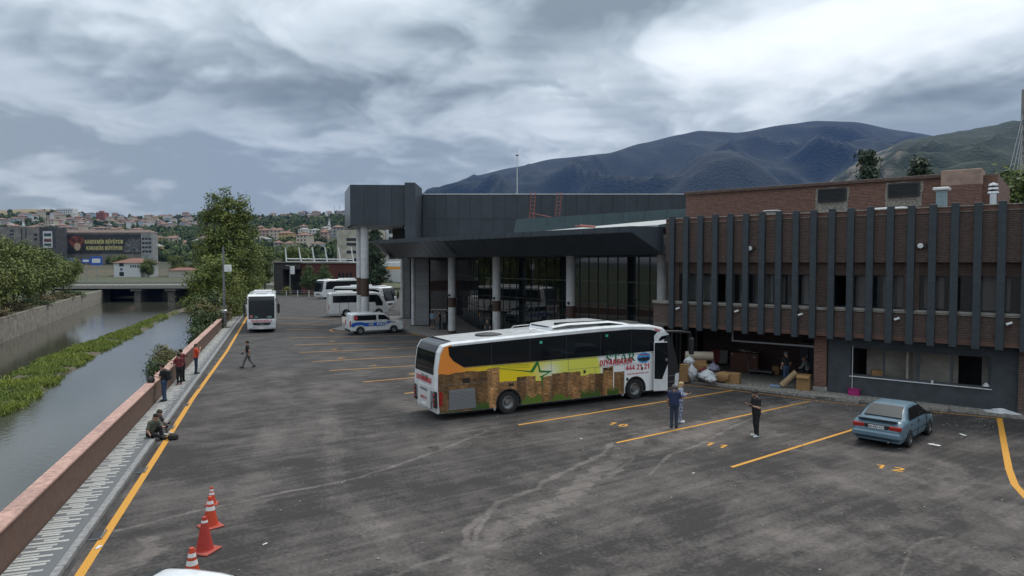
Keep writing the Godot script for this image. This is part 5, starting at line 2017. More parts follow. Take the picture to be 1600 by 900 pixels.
# ---------------------------------------------------------------- trees and shrubs
# lobes: [centre, radii]; leaves gather in clumps spread over and through each lobe
func crown_mesh(lobes: Array, clumps: int, leaves: int, leaf: float, ca: Color, cb: Color, seed_: int, clump_r := 0.55) -> ArrayMesh:
	var r := RandomNumberGenerator.new()
	r.seed = seed_
	var wsum := 0.0
	var ws := []
	for l in lobes:
		var w: float = pow(l[1].x * l[1].y * l[1].z, 0.6)
		wsum += w
		ws.append(wsum)
	var v := PackedVector3Array()
	var n := PackedVector3Array()
	var col := PackedColorArray()
	for i in clumps:
		var pick := r.randf() * wsum
		var li := 0
		while ws[li] < pick: li += 1
		var l: Array = lobes[li]
		var dirv := Vector3(r.randfn(), r.randfn(), r.randfn()).normalized()
		var rad := pow(r.randf(), 0.45) * r.randf_range(0.9, 1.12)
		var c: Vector3 = l[0] + dirv * l[1] * rad
		var cr := clump_r * r.randf_range(0.6, 1.35)
		var tone := clampf(r.randfn(0.5, 0.22), 0.0, 1.0)
		var warm := r.randf_range(0.88, 1.14)
		for k in leaves:
			var q := Vector3(r.randfn(), r.randfn() * 0.75, r.randfn()) * 0.5
			var p := c + q * cr
			var s := leaf * r.randf_range(0.6, 1.35)
			var nn := (Vector3(r.randfn(), r.randfn(), r.randfn()) * 0.8 + q + dirv * 0.5 + Vector3(0, 0.5, 0)).normalized()
			var u := nn.cross(Vector3(r.randfn(), r.randfn(), r.randfn())).normalized()
			var w := nn.cross(u)
			var a := p - u * s
			var b := p + w * s * 0.42
			var d := p + u * s
			var e := p - w * s * 0.42
			v.append(a); v.append(b); v.append(d); v.append(a); v.append(d); v.append(e)
			var t := clampf(tone + r.randf_range(-0.22, 0.22), 0.0, 1.0)
			var cc := ca.lerp(cb, t)
			cc.r *= warm
			for z in 6:
				n.append(nn)
				col.append(cc)
	var arr := []
	arr.resize(Mesh.ARRAY_MAX)
	arr[Mesh.ARRAY_VERTEX] = v
	arr[Mesh.ARRAY_NORMAL] = n
	arr[Mesh.ARRAY_COLOR] = col
	var m := ArrayMesh.new()
	m.add_surface_from_arrays(Mesh.PRIMITIVE_TRIANGLES, arr)
	return m

func trunk_mesh(base_r: float, fork: float, lobes: Array, seed_: int, foot := 0.0) -> ArrayMesh:
	var r := RandomNumberGenerator.new()
	r.seed = seed_
	var mb := MB.new()
	var top := Vector3(r.randf_range(-0.2, 0.2), fork, r.randf_range(-0.2, 0.2))
	mb.tube([Vector3(0, foot, 0), Vector3(0, foot + 0.35, 0), Vector3(top.x * 0.5, fork * 0.5, top.z * 0.5), top], [base_r * 1.45, base_r * 1.05, base_r * 0.9, base_r * 0.75], 10)
	for l in lobes:
		var c: Vector3 = l[0]
		var mid := top.lerp(c, 0.5) + Vector3(r.randf_range(-0.25, 0.25), r.randf_range(-0.4, 0.1), r.randf_range(-0.25, 0.25))
		mb.tube([top - Vector3(0, 0.25, 0), mid, c], [base_r * 0.55, base_r * 0.34, base_r * 0.14], 7)
		for k in 3:
			var tip: Vector3 = c + Vector3(r.randf_range(-0.8, 0.8), r.randf_range(-0.2, 0.9), r.randf_range(-0.8, 0.8)) * l[1]
			mb.tube([mid.lerp(c, r.randf_range(0.3, 1.0)), tip], [base_r * 0.16, base_r * 0.05], 5)
	return mb.mesh()

func tree(called: String, label: String, at: Vector3, turn: float, size: float, crown: Mesh, trunk: Mesh, group := "") -> Node3D:
	var o := thing(called, label, "tree", at, turn, group)
	o.scale = Vector3.ONE * size
	inst("trunk", trunk, M["bark"], o)
	inst("crown", crown, vmat("leaf", 0.7, 0.22), o)
	return o

func build_trees() -> void:
	mat("bark", 0.10, 0.078, 0.058, 0.95, 0.0, tone_tex("speck", 3, 0.09, 512, 0.72, 1.0, 4), 1.5, bump_tex("roughbump", 9, 0.08, 512, 3.0, 4), 1.0)
	var ga := Color(0.054, 0.076, 0.015)
	var gb := Color(0.165, 0.196, 0.036)
	# riverside row on the far bank: broad crowns
	var sets := []
	for k in 3:
		var r := RandomNumberGenerator.new()
		r.seed = 300 + k
		var lobes := []
		for i in 8:
			var an := TAU * i / 8.0 + r.randf() * 0.5
			var rr := r.randf_range(1.3, 2.6)
			lobes.append([Vector3(cos(an) * rr, r.randf_range(2.4, 6.6), sin(an) * rr), Vector3.ONE * r.randf_range(1.3, 2.1)])
		lobes.append([Vector3(0.2, 7.2, 0), Vector3(1.7, 1.6, 1.7)])
		lobes.append([Vector3(0, 5.2, 0), Vector3(2.2, 1.8, 2.2)])
		sets.append([crown_mesh(lobes, 360, 44, 0.17, ga, gb, 310 + k, 0.8), trunk_mesh(0.22, 2.6, lobes, 320 + k)])
	# [x, depth, size, kind, words]
	var row := [[-61.5, 74.0, 1.2, 0, "dark green tree at the left edge above the flood wall"], [-66.5, 83.0, 1.25, 1, "first broad tree above the flood wall next to the left edge tree"], [-70.5, 92.0, 1.25, 2, "tall broad tree in front of the grey plant"],
		[-74.5, 100.0, 1.22, 0, "broad tree below the poster tower"], [-79.0, 108.0, 1.2, 1, "rounded tree under the banner's left end"], [-83.0, 117.0, 1.15, 2, "rounded tree below the smaller blue road sign"], [-87.0, 126.0, 1.15, 0, "tree below the larger blue road sign"],
		[-91.5, 136.0, 1.05, 1, "small tree near the end of the flood wall"], [-96.0, 146.0, 0.95, 2, "last low tree before the bridge"], [-72.0, 84.0, 1.3, 2, "tree standing behind the first broad tree"], [-84.0, 106.0, 1.3, 0, "tree standing behind the rounded ones"], [-94.0, 124.0, 1.1, 1, "tree standing behind the sign trees"]]
	for q in row:
		tree("riverside_tree", q[4], P(q[0], -0.5, q[1]), rng.randf() * TAU, q[2], sets[q[3]][0], sets[q[3]][1], "trees along the far bank")
	# dry shrubs and undergrowth at the foot of that row
	var sh := [[Vector3(0, 0.5, 0), Vector3(1.3, 0.7, 1.3)], [Vector3(1.2, 0.4, 0.3), Vector3(0.9, 0.5, 0.9)], [Vector3(-1.1, 0.4, -0.2), Vector3(0.9, 0.6, 0.9)]]
	var shrub_green := crown_mesh(sh, 70, 36, 0.10, Color(0.035, 0.057, 0.016), Color(0.097, 0.123, 0.031), 401, 0.45)
	var shrub_dry := crown_mesh(sh, 60, 34, 0.10, Color(0.114, 0.088, 0.040), Color(0.229, 0.185, 0.088), 402, 0.45)
	var shrub_stem := trunk_mesh(0.06, 0.25, sh, 403)
	var words := ["nearest", "second", "third", "fourth", "fifth", "sixth", "last"]
	for k in 7:
		var t := k / 6.0
		var o := thing("bank_shrub", "dry straw coloured shrub on the flood wall's edge, %s from the left edge" % words[k], "shrub", P(lerpf(-62.0, -93.5, t) - 1.4, -0.5, lerpf(78.0, 146.0, t)), rng.randf() * TAU, "dry shrubs along the flood wall")
		o.scale = Vector3(1.5, 1.2, 1.5)
		inst("stems", shrub_stem, M["bark"], o)
		inst("foliage", shrub_dry if k % 3 else shrub_green, vmat("leaf", 0.7, 0.22), o)
	# the tall tree on the near bank, in tiers
	var big := [[Vector3(0, 17.6, 0), Vector3(1.0, 2.0, 1.0)], [Vector3(-1.7, 16.9, 0.3), Vector3(1.0, 1.7, 1.0)], [Vector3(1.6, 16.9, 0), Vector3(1.2, 1.7, 1.2)], [Vector3(0, 15.4, 0), Vector3(2.3, 1.6, 2.2)], [Vector3(2.6, 15.6, 0.4), Vector3(1.0, 1.2, 1.0)], [Vector3(-2.7, 15.3, -0.3), Vector3(0.9, 1.1, 0.9)],
		[Vector3(-1.3, 13.2, 0.5), Vector3(2.2, 1.8, 2.2)], [Vector3(1.6, 13.1, -0.3), Vector3(2.2, 1.9, 2.2)], [Vector3(-2.2, 10.8, 0.2), Vector3(2.0, 1.7, 2.0)], [Vector3(0.8, 10.6, 1.0), Vector3(2.6, 1.9, 2.4)], [Vector3(2.8, 10.2, -0.6), Vector3(1.8, 1.8, 1.8)],
		[Vector3(-1.6, 8.2, 1.2), Vector3(2.4, 1.8, 2.2)], [Vector3(1.8, 7.6, 0.8), Vector3(2.5, 1.9, 2.3)], [Vector3(-3.0, 6.2, 0.0), Vector3(1.7, 1.7, 1.7)], [Vector3(0.3, 5.6, 1.4), Vector3(2.4, 1.8, 2.2)]]
	tree("tall_bank_tree", "tall layered green tree rising behind the river wall", P(-39.6, -2.6, 95), 0.4, 1.0, crown_mesh(big, 640, 50, 0.18, Color(0.064, 0.089, 0.018), Color(0.191, 0.225, 0.044), 501, 0.8), trunk_mesh(0.32, 6.0, big, 502, 0.0))
	var mid := [[Vector3(0, 8.4, 0), Vector3(2.0, 1.7, 2.0)], [Vector3(-1.5, 6.8, 0.3), Vector3(1.9, 1.6, 1.9)], [Vector3(1.6, 6.6, 0), Vector3(2.0, 1.7, 2.0)], [Vector3(-1.8, 4.6, 0.6), Vector3(1.9, 1.6, 1.9)], [Vector3(1.2, 4.4, 0.6), Vector3(2.1, 1.6, 2.0)], [Vector3(0, 2.8, 0.8), Vector3(2.2, 1.4, 2.0)]]
	var mid_c := crown_mesh(mid, 300, 42, 0.15, Color(0.067, 0.095, 0.018), Color(0.197, 0.232, 0.044), 511, 0.7)
	var mid_t := trunk_mesh(0.2, 3.0, mid, 512)
	tree("bank_tree", "rounded green tree in front of the tall one behind the lamp post", P(-34.6, -2.4, 80), 0.0, 1.0, mid_c, mid_t, "trees on the near bank")
	tree("bank_tree", "leafy tree on the near bank left of the lamp post", P(-35.3, -3.2, 85), 2.0, 0.8, mid_c, mid_t, "trees on the near bank")
	tree("bank_tree", "leafy tree filling the gap right of the tall tree", P(-43.5, -2.0, 108), 4.0, 1.05, mid_c, mid_t, "trees on the near bank")
	tree("bank_tree", "far bank tree right of the tall tree above the parked cars", P(-49.5, -1.0, 128), 1.0, 1.0, mid_c, mid_t, "trees on the near bank")
	var yel := crown_mesh([[Vector3(0, 1.6, 0), Vector3(1.1, 1.5, 1.1)], [Vector3(0.4, 3.0, 0), Vector3(0.8, 1.1, 0.8)]], 90, 36, 0.12, Color(0.088, 0.097, 0.018), Color(0.211, 0.202, 0.035), 521, 0.45)
	var yt := trunk_mesh(0.08, 0.8, [[Vector3(0, 1.6, 0), Vector3.ONE]], 522)
	tree("yellow_sapling", "yellowish sapling between the tall tree and the white coach", P(-32.7, -0.5, 76), 0.0, 1.0, yel, yt)
	# shrubs hanging over the river wall
	var over := [[Vector3(0, 1.4, 0), Vector3(1.0, 1.2, 1.0)], [Vector3(0.6, 2.4, 0.2), Vector3(0.8, 0.9, 0.8)], [Vector3(-0.7, 2.0, -0.3), Vector3(0.8, 0.9, 0.8)], [Vector3(0, 0.4, 0), Vector3(1.1, 0.8, 1.1)]]
	var ov_c := crown_mesh(over, 110, 40, 0.12, Color(0.025, 0.044, 0.012), Color(0.075, 0.106, 0.026), 531, 0.5)
	var ov_y := crown_mesh(over, 110, 40, 0.12, Color(0.062, 0.066, 0.018), Color(0.167, 0.145, 0.048), 532, 0.5)
	var ov_t := trunk_mesh(0.07, 0.6, over, 533, -2.6)
	# [quay distance, offset, y, size, dry, words]
	for q in [[27.0, -1.0, -0.9, 0.6, false, "dark shrub showing above the river wall behind the two maroon shirts"], [29.5, -1.0, -0.9, 0.65, true, "yellowing shrub behind the river wall beside the orange shirt"], [31.5, -1.1, -1.0, 0.7, true, "second yellowing shrub behind the river wall"],
		[50.5, -1.2, -1.9, 0.9, false, "leafy shrub behind the river wall just before the lamp post"], [56.5, -1.4, -1.6, 1.1, false, "tall leafy shrub beside the lamp post"], [61.0, -1.4, -1.2, 1.2, true, "olive shrub behind the lamp post"], [66.0, -1.8, -1.6, 1.5, false, "leafy shrub under the rounded tree"]]:
		var o := thing("wall_shrub", q[5], "shrub", quay(q[0], q[1], q[2]), rng.randf() * TAU, "shrubs behind the river wall")
		o.scale = Vector3.ONE * q[3]
		inst("stems", ov_t, M["bark"], o)
		inst("foliage", ov_y if q[4] else ov_c, vmat("leaf", 0.7, 0.22), o)
	# behind the brown hall and the office
	var wil := crown_mesh(mid, 260, 40, 0.18, Color(0.053, 0.079, 0.012), Color(0.132, 0.167, 0.031), 541, 0.75)
	for q in [[-58.0, 160.0, 1.1, "light green tree left of the brown hall's roof posts"], [-52.0, 163.0, 1.15, "light green tree behind the first roof posts"], [-64.0, 170.0, 1.2, "light green tree between the tall tree and the brown hall"], [-34.5, 165.0, 1.0, "light green tree behind the portal columns"]]:
		tree("pale_tree", q[3], P(q[0], -0.3, q[1]), rng.randf() * TAU, q[2], wil, mid_t, "pale trees behind the brown hall")
	var con := [[Vector3(0, 1.6, 0), Vector3(1.4, 1.6, 1.4)], [Vector3(0, 3.0, 0), Vector3(0.8, 1.3, 0.8)]]
	var con_c := crown_mesh(con, 120, 40, 0.12, Color(0.026, 0.053, 0.011), Color(0.075, 0.123, 0.026), 551, 0.5)
	var con_t := trunk_mesh(0.1, 0.8, con, 552)
	tree("garden_tree", "rounded bush tree left against the brown hall's windows", P(-41.0, 1.0, 138), 0.0, 1.2, con_c, con_t, "garden trees by the brown hall")
	tree("garden_tree", "rounded bush tree right against the brown hall's windows", P(-37.9, 1.0, 138), 1.0, 1.2, con_c, con_t, "garden trees by the brown hall")
	var ball := crown_mesh([[Vector3(0, 1.0, 0), Vector3(0.85, 0.8, 0.85)]], 60, 40, 0.09, Color(0.106, 0.114, 0.013), Color(0.211, 0.211, 0.035), 553, 0.35)
	var bo := thing("ball_shrub", "clipped yellow green ball shrub behind the low railing", "shrub", P(-45.7, 0, 138))
	inst("stems", shrub_stem, M["bark"], bo)
	inst("foliage", ball, vmat("leaf", 0.7, 0.22), bo)
	# conifer beside the office and trees showing over the brick building
	var fir := []
	for k in 10:
		fir.append([Vector3(0, 3.0 + k * 1.12, 0), Vector3(2.6 - k * 0.22, 0.85, 2.6 - k * 0.22)])
	var fir_c := crown_mesh(fir, 420, 40, 0.17, Color(0.018, 0.035, 0.016), Color(0.053, 0.079, 0.035), 561, 0.5)
	var fir_t := trunk_mesh(0.2, 12.0, [fir[9]], 562)
	tree("conifer", "dark layered conifer behind the portal columns", P(-27.0, -0.3, 135), 0.0, 1.15, fir_c, fir_t)
	tree("roofline_pine", "dark pine showing above the penthouse between the two louvred openings", P(39.5, 0, 76), 0.0, 1.38, fir_c, fir_t, "trees behind the brick building")
	tree("roofline_pine", "dark pine showing above the penthouse near the plaster cap", P(45.2, 0, 76), 1.4, 1.32, fir_c, fir_t, "trees behind the brick building")
	tree("pylon_tree", "light green tree behind the steel flue", P(46.0, 3.0, 62), 0.0, 1.25, wil, mid_t)
	# trees over the far road by the villa
	for q in [[-206.0, 322.0, 1.0, "dark tree left of the white villa"], [-174.0, 326.0, 1.05, "dark tree just right of the white villa"], [-164.0, 335.0, 1.25, "taller dark tree right of the white villa"], [-157.0, 340.0, 1.1, "dark tree near the bridge's right end"], [-197.0, 345.0, 1.3, "round tree behind the white villa"], [-149.0, 330.0, 1.0, "dark tree beside the tall bank tree"]]:
		tree("road_tree", q[3], P(q[0], -0.3, q[1]), rng.randf() * TAU, q[2], sets[0][0], sets[0][1], "trees around the villa")

# ---------------------------------------------------------------- vehicles (local +x forward, +z right-hand side)
func arc_pts(cx: float, cy: float, r: float, a0: float, a1: float, n: int) -> Array:
	var out := []
	for i in n + 1:
		var a := lerpf(a0, a1, float(i) / n)
		out.append(Vector2(cx + cos(a) * r, cy + sin(a) * r))
	return out

# closes a roof outline (front to rear, over the top) along the sill with wheel arches
func with_arches(top: Array, y0: float, wheels: Array, r: float, yc: float) -> PackedVector2Array:
	var o := PackedVector2Array()
	for p in top: o.append(p)
	var half := sqrt(maxf(r * r - (y0 - yc) * (y0 - yc), 0.01))
	for x in wheels:                       # wheels listed rear to front
		var a0 := atan2(y0 - yc, -half)
		if a0 < 0: a0 += TAU
		for q in arc_pts(x, yc, r, a0, atan2(y0 - yc, half), 14):
			o.append(q)
	return o

func wheel(parent: Node, x: float, z: float, r: float, w: float, rim_m: Material, spokes := 0) -> Node3D:
	var o := Node3D.new()
	o.name = "wheel"
	parent.add_child(o, true)
	var side := signf(z)
	o.position = Vector3(x, r, z)
	var xf := Transform3D(Basis(Vector3.RIGHT, side * PI / 2), Vector3.ZERO)
	var t := MB.new()
	t.lathe([Vector2(r * 0.56, -w * 0.5), Vector2(r * 0.9, -w * 0.5), Vector2(r, -w * 0.35), Vector2(r, w * 0.35), Vector2(r * 0.93, w * 0.5), Vector2(r * 0.62, w * 0.48), Vector2(r * 0.58, w * 0.40)], 28, xf)
	part(o, "tyre", t, M["rubber"])
	var k := MB.new()
	k.lathe([Vector2(r * 0.60, w * 0.42), Vector2(r * 0.56, w * 0.44), Vector2(r * 0.50, w * 0.22), Vector2(r * 0.30, w * 0.12), Vector2(r * 0.26, w * 0.34), Vector2(0.0, w * 0.38)], 28, xf)
	if spokes > 0:
		for i in spokes:
			var a := TAU * i / spokes
			var b := Basis(Vector3(0, 0, 1), a)
			k.box(Vector3(r * 0.12, -r * 0.07, w * 0.30 * side), Vector3(r * 0.58, r * 0.07, w * 0.43 * side), Transform3D(b, Vector3.ZERO))
	else:
		for i in 10:
			var a := TAU * i / 10
			k.tube([Vector3(cos(a) * r * 0.2, sin(a) * r * 0.2, side * w * 0.3), Vector3(cos(a) * r * 0.2, sin(a) * r * 0.2, side * w * 0.42)], [r * 0.035, r * 0.035], 5)
	part(o, "rim", k, rim_m)
	return o

func side_sheet(o: Node, called: String, pts: Array, z: float, thick: float, m: Material, bevel := 0.0) -> MeshInstance3D:
	var mb := MB.new()
	var p := PackedVector2Array()
	for q in pts: p.append(q if q is Vector2 else Vector2(q[0], q[1]))
	mb.extrude(p, z, z + signf(z) * thick, bevel)
	return part(o, called, mb, m)

# a panel lying across the nose or tail, following the outline from index points, spanning width
func across(o: Node, called: String, line: Array, w: float, out: float, m: Material, bow := 0.0, z_off := 0.0) -> MeshInstance3D:
	var rows := []
	for i in line.size():
		var a: Vector2 = line[maxi(i - 1, 0)]
		var b: Vector2 = line[mini(i + 1, line.size() - 1)]
		var t := (b - a).normalized()
		var nn := Vector2(t.y, -t.x) * out
		var row := PackedVector3Array()
		for k in 9:
			var s := k / 8.0 * 2.0 - 1.0
			row.append(Vector3(line[i].x + nn.x - bow * s * s, line[i].y + nn.y, s * w * 0.5 + z_off))
		rows.append(row)
	var mb := MB.new()
	mb.sheet(rows, false, false)
	return part(o, called, mb, m)

# samples an outline between two heights
func outline(prof: Array, y0: float, y1: float, n: int) -> Array:
	var out := []
	for i in n + 1:
		var y := lerpf(y0, y1, float(i) / n)
		for k in prof.size() - 1:
			var a: Vector2 = prof[k]
			var b: Vector2 = prof[k + 1]
			if (y - a.y) * (y - b.y) <= 0.0 and absf(a.y - b.y) > 1e-5:
				out.append(a.lerp(b, (y - a.y) / (b.y - a.y)))
				break
	return out

func coach_body(o: Node, L: float, W: float, Hh: float, wheels: Array, paint: Material, front: Array, rear: Array) -> void:
	# roof outline: front bottom -> over the roof -> rear bottom
	var top := []
	for p in front: top.append(p)
	for p in rear: top.append(p)
	var out := with_arches(top, 0.32, wheels, 0.6, 0.5)
	var mb := MB.new()
	mb.extrude(out, -W * 0.5, W * 0.5, 0.09)
	part(o, "body", mb, paint)
	var un := MB.new()
	un.box(Vector3(0.6, 0.22, -W * 0.42), Vector3(L - 0.6, 0.5, W * 0.42))
	part(o, "underbody", un, M["black_plastic"])

func coach(label: String, at: Vector3, turn: float, L: float, Hh: float, paint: Material, group: String, detail := true) -> Node3D:
	var o := thing("coach", label, "coach", at, turn, group)
	var W := 2.54
	var front := [Vector2(L - 0.08, 0.32), Vector2(L, 0.6), Vector2(L, 1.1), Vector2(L - 0.1, 1.6), Vector2(L - 0.38, Hh - 0.55), Vector2(L - 0.6, Hh - 0.18), Vector2(L - 1.1, Hh - 0.02)]
	var rear := [Vector2(L * 0.5, Hh + 0.02), Vector2(0.5, Hh - 0.06), Vector2(0.16, Hh - 0.3), Vector2(0.03, Hh - 1.2), Vector2(0.0, 1.2), Vector2(0.06, 0.32)]
	coach_body(o, L, W, Hh, [L * 0.28, L * 0.78], paint, front, rear)
	var gm: Material = M["bus_glass"]
	for s in [-1.0, 1.0]:
		side_sheet(o, "side_glass", [[0.55, 1.85], [L - 0.75, 1.75], [L - 0.95, Hh - 0.5], [L - 1.6, Hh - 0.32], [0.4, Hh - 0.35]], s * (W * 0.5 - 0.004), 0.012, gm)
	across(o, "windscreen", outline(front, 1.32, Hh - 0.2, 12), W - 0.22, 0.012, gm)
	across(o, "rear_glass", outline(rear, Hh - 0.35, Hh - 1.35, 8), W - 0.4, 0.015, gm)
	for s in [-1.0, 1.0]:
		var hl := MB.new()
		hl.cbox(Vector3(L - 0.05, 0.72, s * 0.98 - 0.2), Vector3(L + 0.012, 0.98, s * 0.98 + 0.2), 0.02)
		part(o, "headlight", hl, M["lamp_glass"])
		var mr := MB.new()
		mr.tube([Vector3(L - 0.35, Hh - 0.45, s * 1.22), Vector3(L + 0.18, Hh - 0.5, s * 1.45), Vector3(L + 0.22, Hh - 0.85, s * 1.5)], [0.05, 0.045, 0.04], 6)
		mr.cbox(Vector3(L + 0.1, Hh - 1.75, s * 1.52 - 0.12), Vector3(L + 0.3, Hh - 0.85, s * 1.52 + 0.12), 0.05)
		part(o, "mirror", mr, M["black_plastic"])
		for x in [L * 0.28, L * 0.78]:
			wheel(o, x, s * (W * 0.5 - 0.17), 0.5, 0.3, M["steel_rim"])
	var gr := MB.new()
	gr.cbox(Vector3(L - 0.02, 0.78, -0.55), Vector3(L + 0.015, 0.98, 0.55), 0.01)
	part(o, "grille", gr, M["black_plastic"])
	var bp := MB.new()
	bp.cbox(Vector3(L - 0.02, 0.36, -0.26), Vector3(L + 0.02, 0.48, 0.26), 0.005)
	part(o, "number_plate", bp, M["white_paint"])
	var ac := MB.new()
	ac.cbox(Vector3(L * 0.32, Hh - 0.02, -0.9), Vector3(L * 0.55, Hh + 0.2, 0.9), 0.08)
	part(o, "roof_unit", ac, paint)
	if detail:
		var ac2 := MB.new()
		ac2.cbox(Vector3(L * 0.78, Hh - 0.04, -0.5), Vector3(L * 0.86, Hh + 0.12, 0.5), 0.05)
		part(o, "roof_hatch", ac2, M["white_column"])
	return o

func build_vehicles() -> void:
	glossy("bus_white", 0.80, 0.81, 0.82)
	glossy("bus_offwhite", 0.74, 0.75, 0.75)
	mat("bus_glass", 0.008, 0.010, 0.012, 0.04).metallic_specular = 0.4
	mat("lamp_glass", 0.55, 0.57, 0.6, 0.1)
	mat("tail_red", 0.30, 0.018, 0.014, 0.2)
	mat("steel_rim", 0.42, 0.42, 0.42, 0.38, 0.85, tone_tex("speck", 3, 0.09, 512, 0.72, 1.0, 4), 2.0)
	livery_coach()
	white_front_coach()
	midibus()
	# coaches and cars further off
	var c := coach("white coach with dark side glass parked before the brown hall", P(-28.5, 0, 134.4), heading(-0.6, -0.8), 11.8, 3.55, M["bus_offwhite"], "coaches at the far end of the lot")
	var em := MB.new()
	em.lathe([Vector2(0, 0), Vector2(0.55, 0), Vector2(0.55, 0.012), Vector2(0, 0.012)], 20, Transform3D(Basis(Vector3.RIGHT, -PI / 2), Vector3(6.8, 1.45, -1.268)))
	part(c, "emblem", em, mat("emblem_blue2", 0.04, 0.2, 0.55, 0.4))
	coach("dark fronted white coach between the midibus and the tiled piers", P(-25.3, 0, 99.0), heading(0.90, -0.43), 9.2, 3.3, M["bus_white"], "coaches at the far end of the lot")
	coach("white coach roof showing behind the midibus near the tiled piers", P(-28.0, 0, 112.0), heading(0.93, -0.36), 9.6, 2.9, M["bus_offwhite"], "coaches at the far end of the lot")
	police_van()
	var blue := glossy("sedan_blue", 0.118, 0.19, 0.245, 0.38, 0.3)
	var s := sedan("dusty light blue saloon car parked in bay twelve", P(14.55, 0, 25.72), heading(0.712, 0.702), blue, "06 BBZ 411")
	s.set_meta("group", "parked cars")
	var nose := sedan("white car of which only the roof shows at the bottom edge", P(-5.35, -0.1, 11.08), heading(0.97, -0.2), M["bus_white"], "")
	nose.set_meta("group", "parked cars")
	# parked cars behind the white coach and at the filling station
	for q in [[-41.5, 0.0, 109.0, -0.33, 0.94, "white", "white car parked behind the oncoming coach"], [-43.5, 0.0, 116.0, -0.33, 0.94, "grey", "grey car parked beyond the oncoming coach"], [-44.5, 0.0, 125.0, -0.33, 0.94, "red", "red car parked under the trees beyond the oncoming coach"],
		[-33.0, 0.0, 158.0, 0.9, 0.3, "white", "white car by the filling station canopy"], [-31.5, 0.0, 150.0, 0.9, 0.2, "grey", "grey car by the filling station canopy"]]:
		var pm: Material = {"white": M["bus_white"], "grey": glossy("car_grey", 0.22, 0.23, 0.24), "red": glossy("car_red", 0.42, 0.03, 0.03)}[q[5]]
		var k := sedan(q[6], P(q[0], q[1], q[2]), heading(q[3], q[4]), pm, "", false)
		k.set_meta("group", "parked cars")

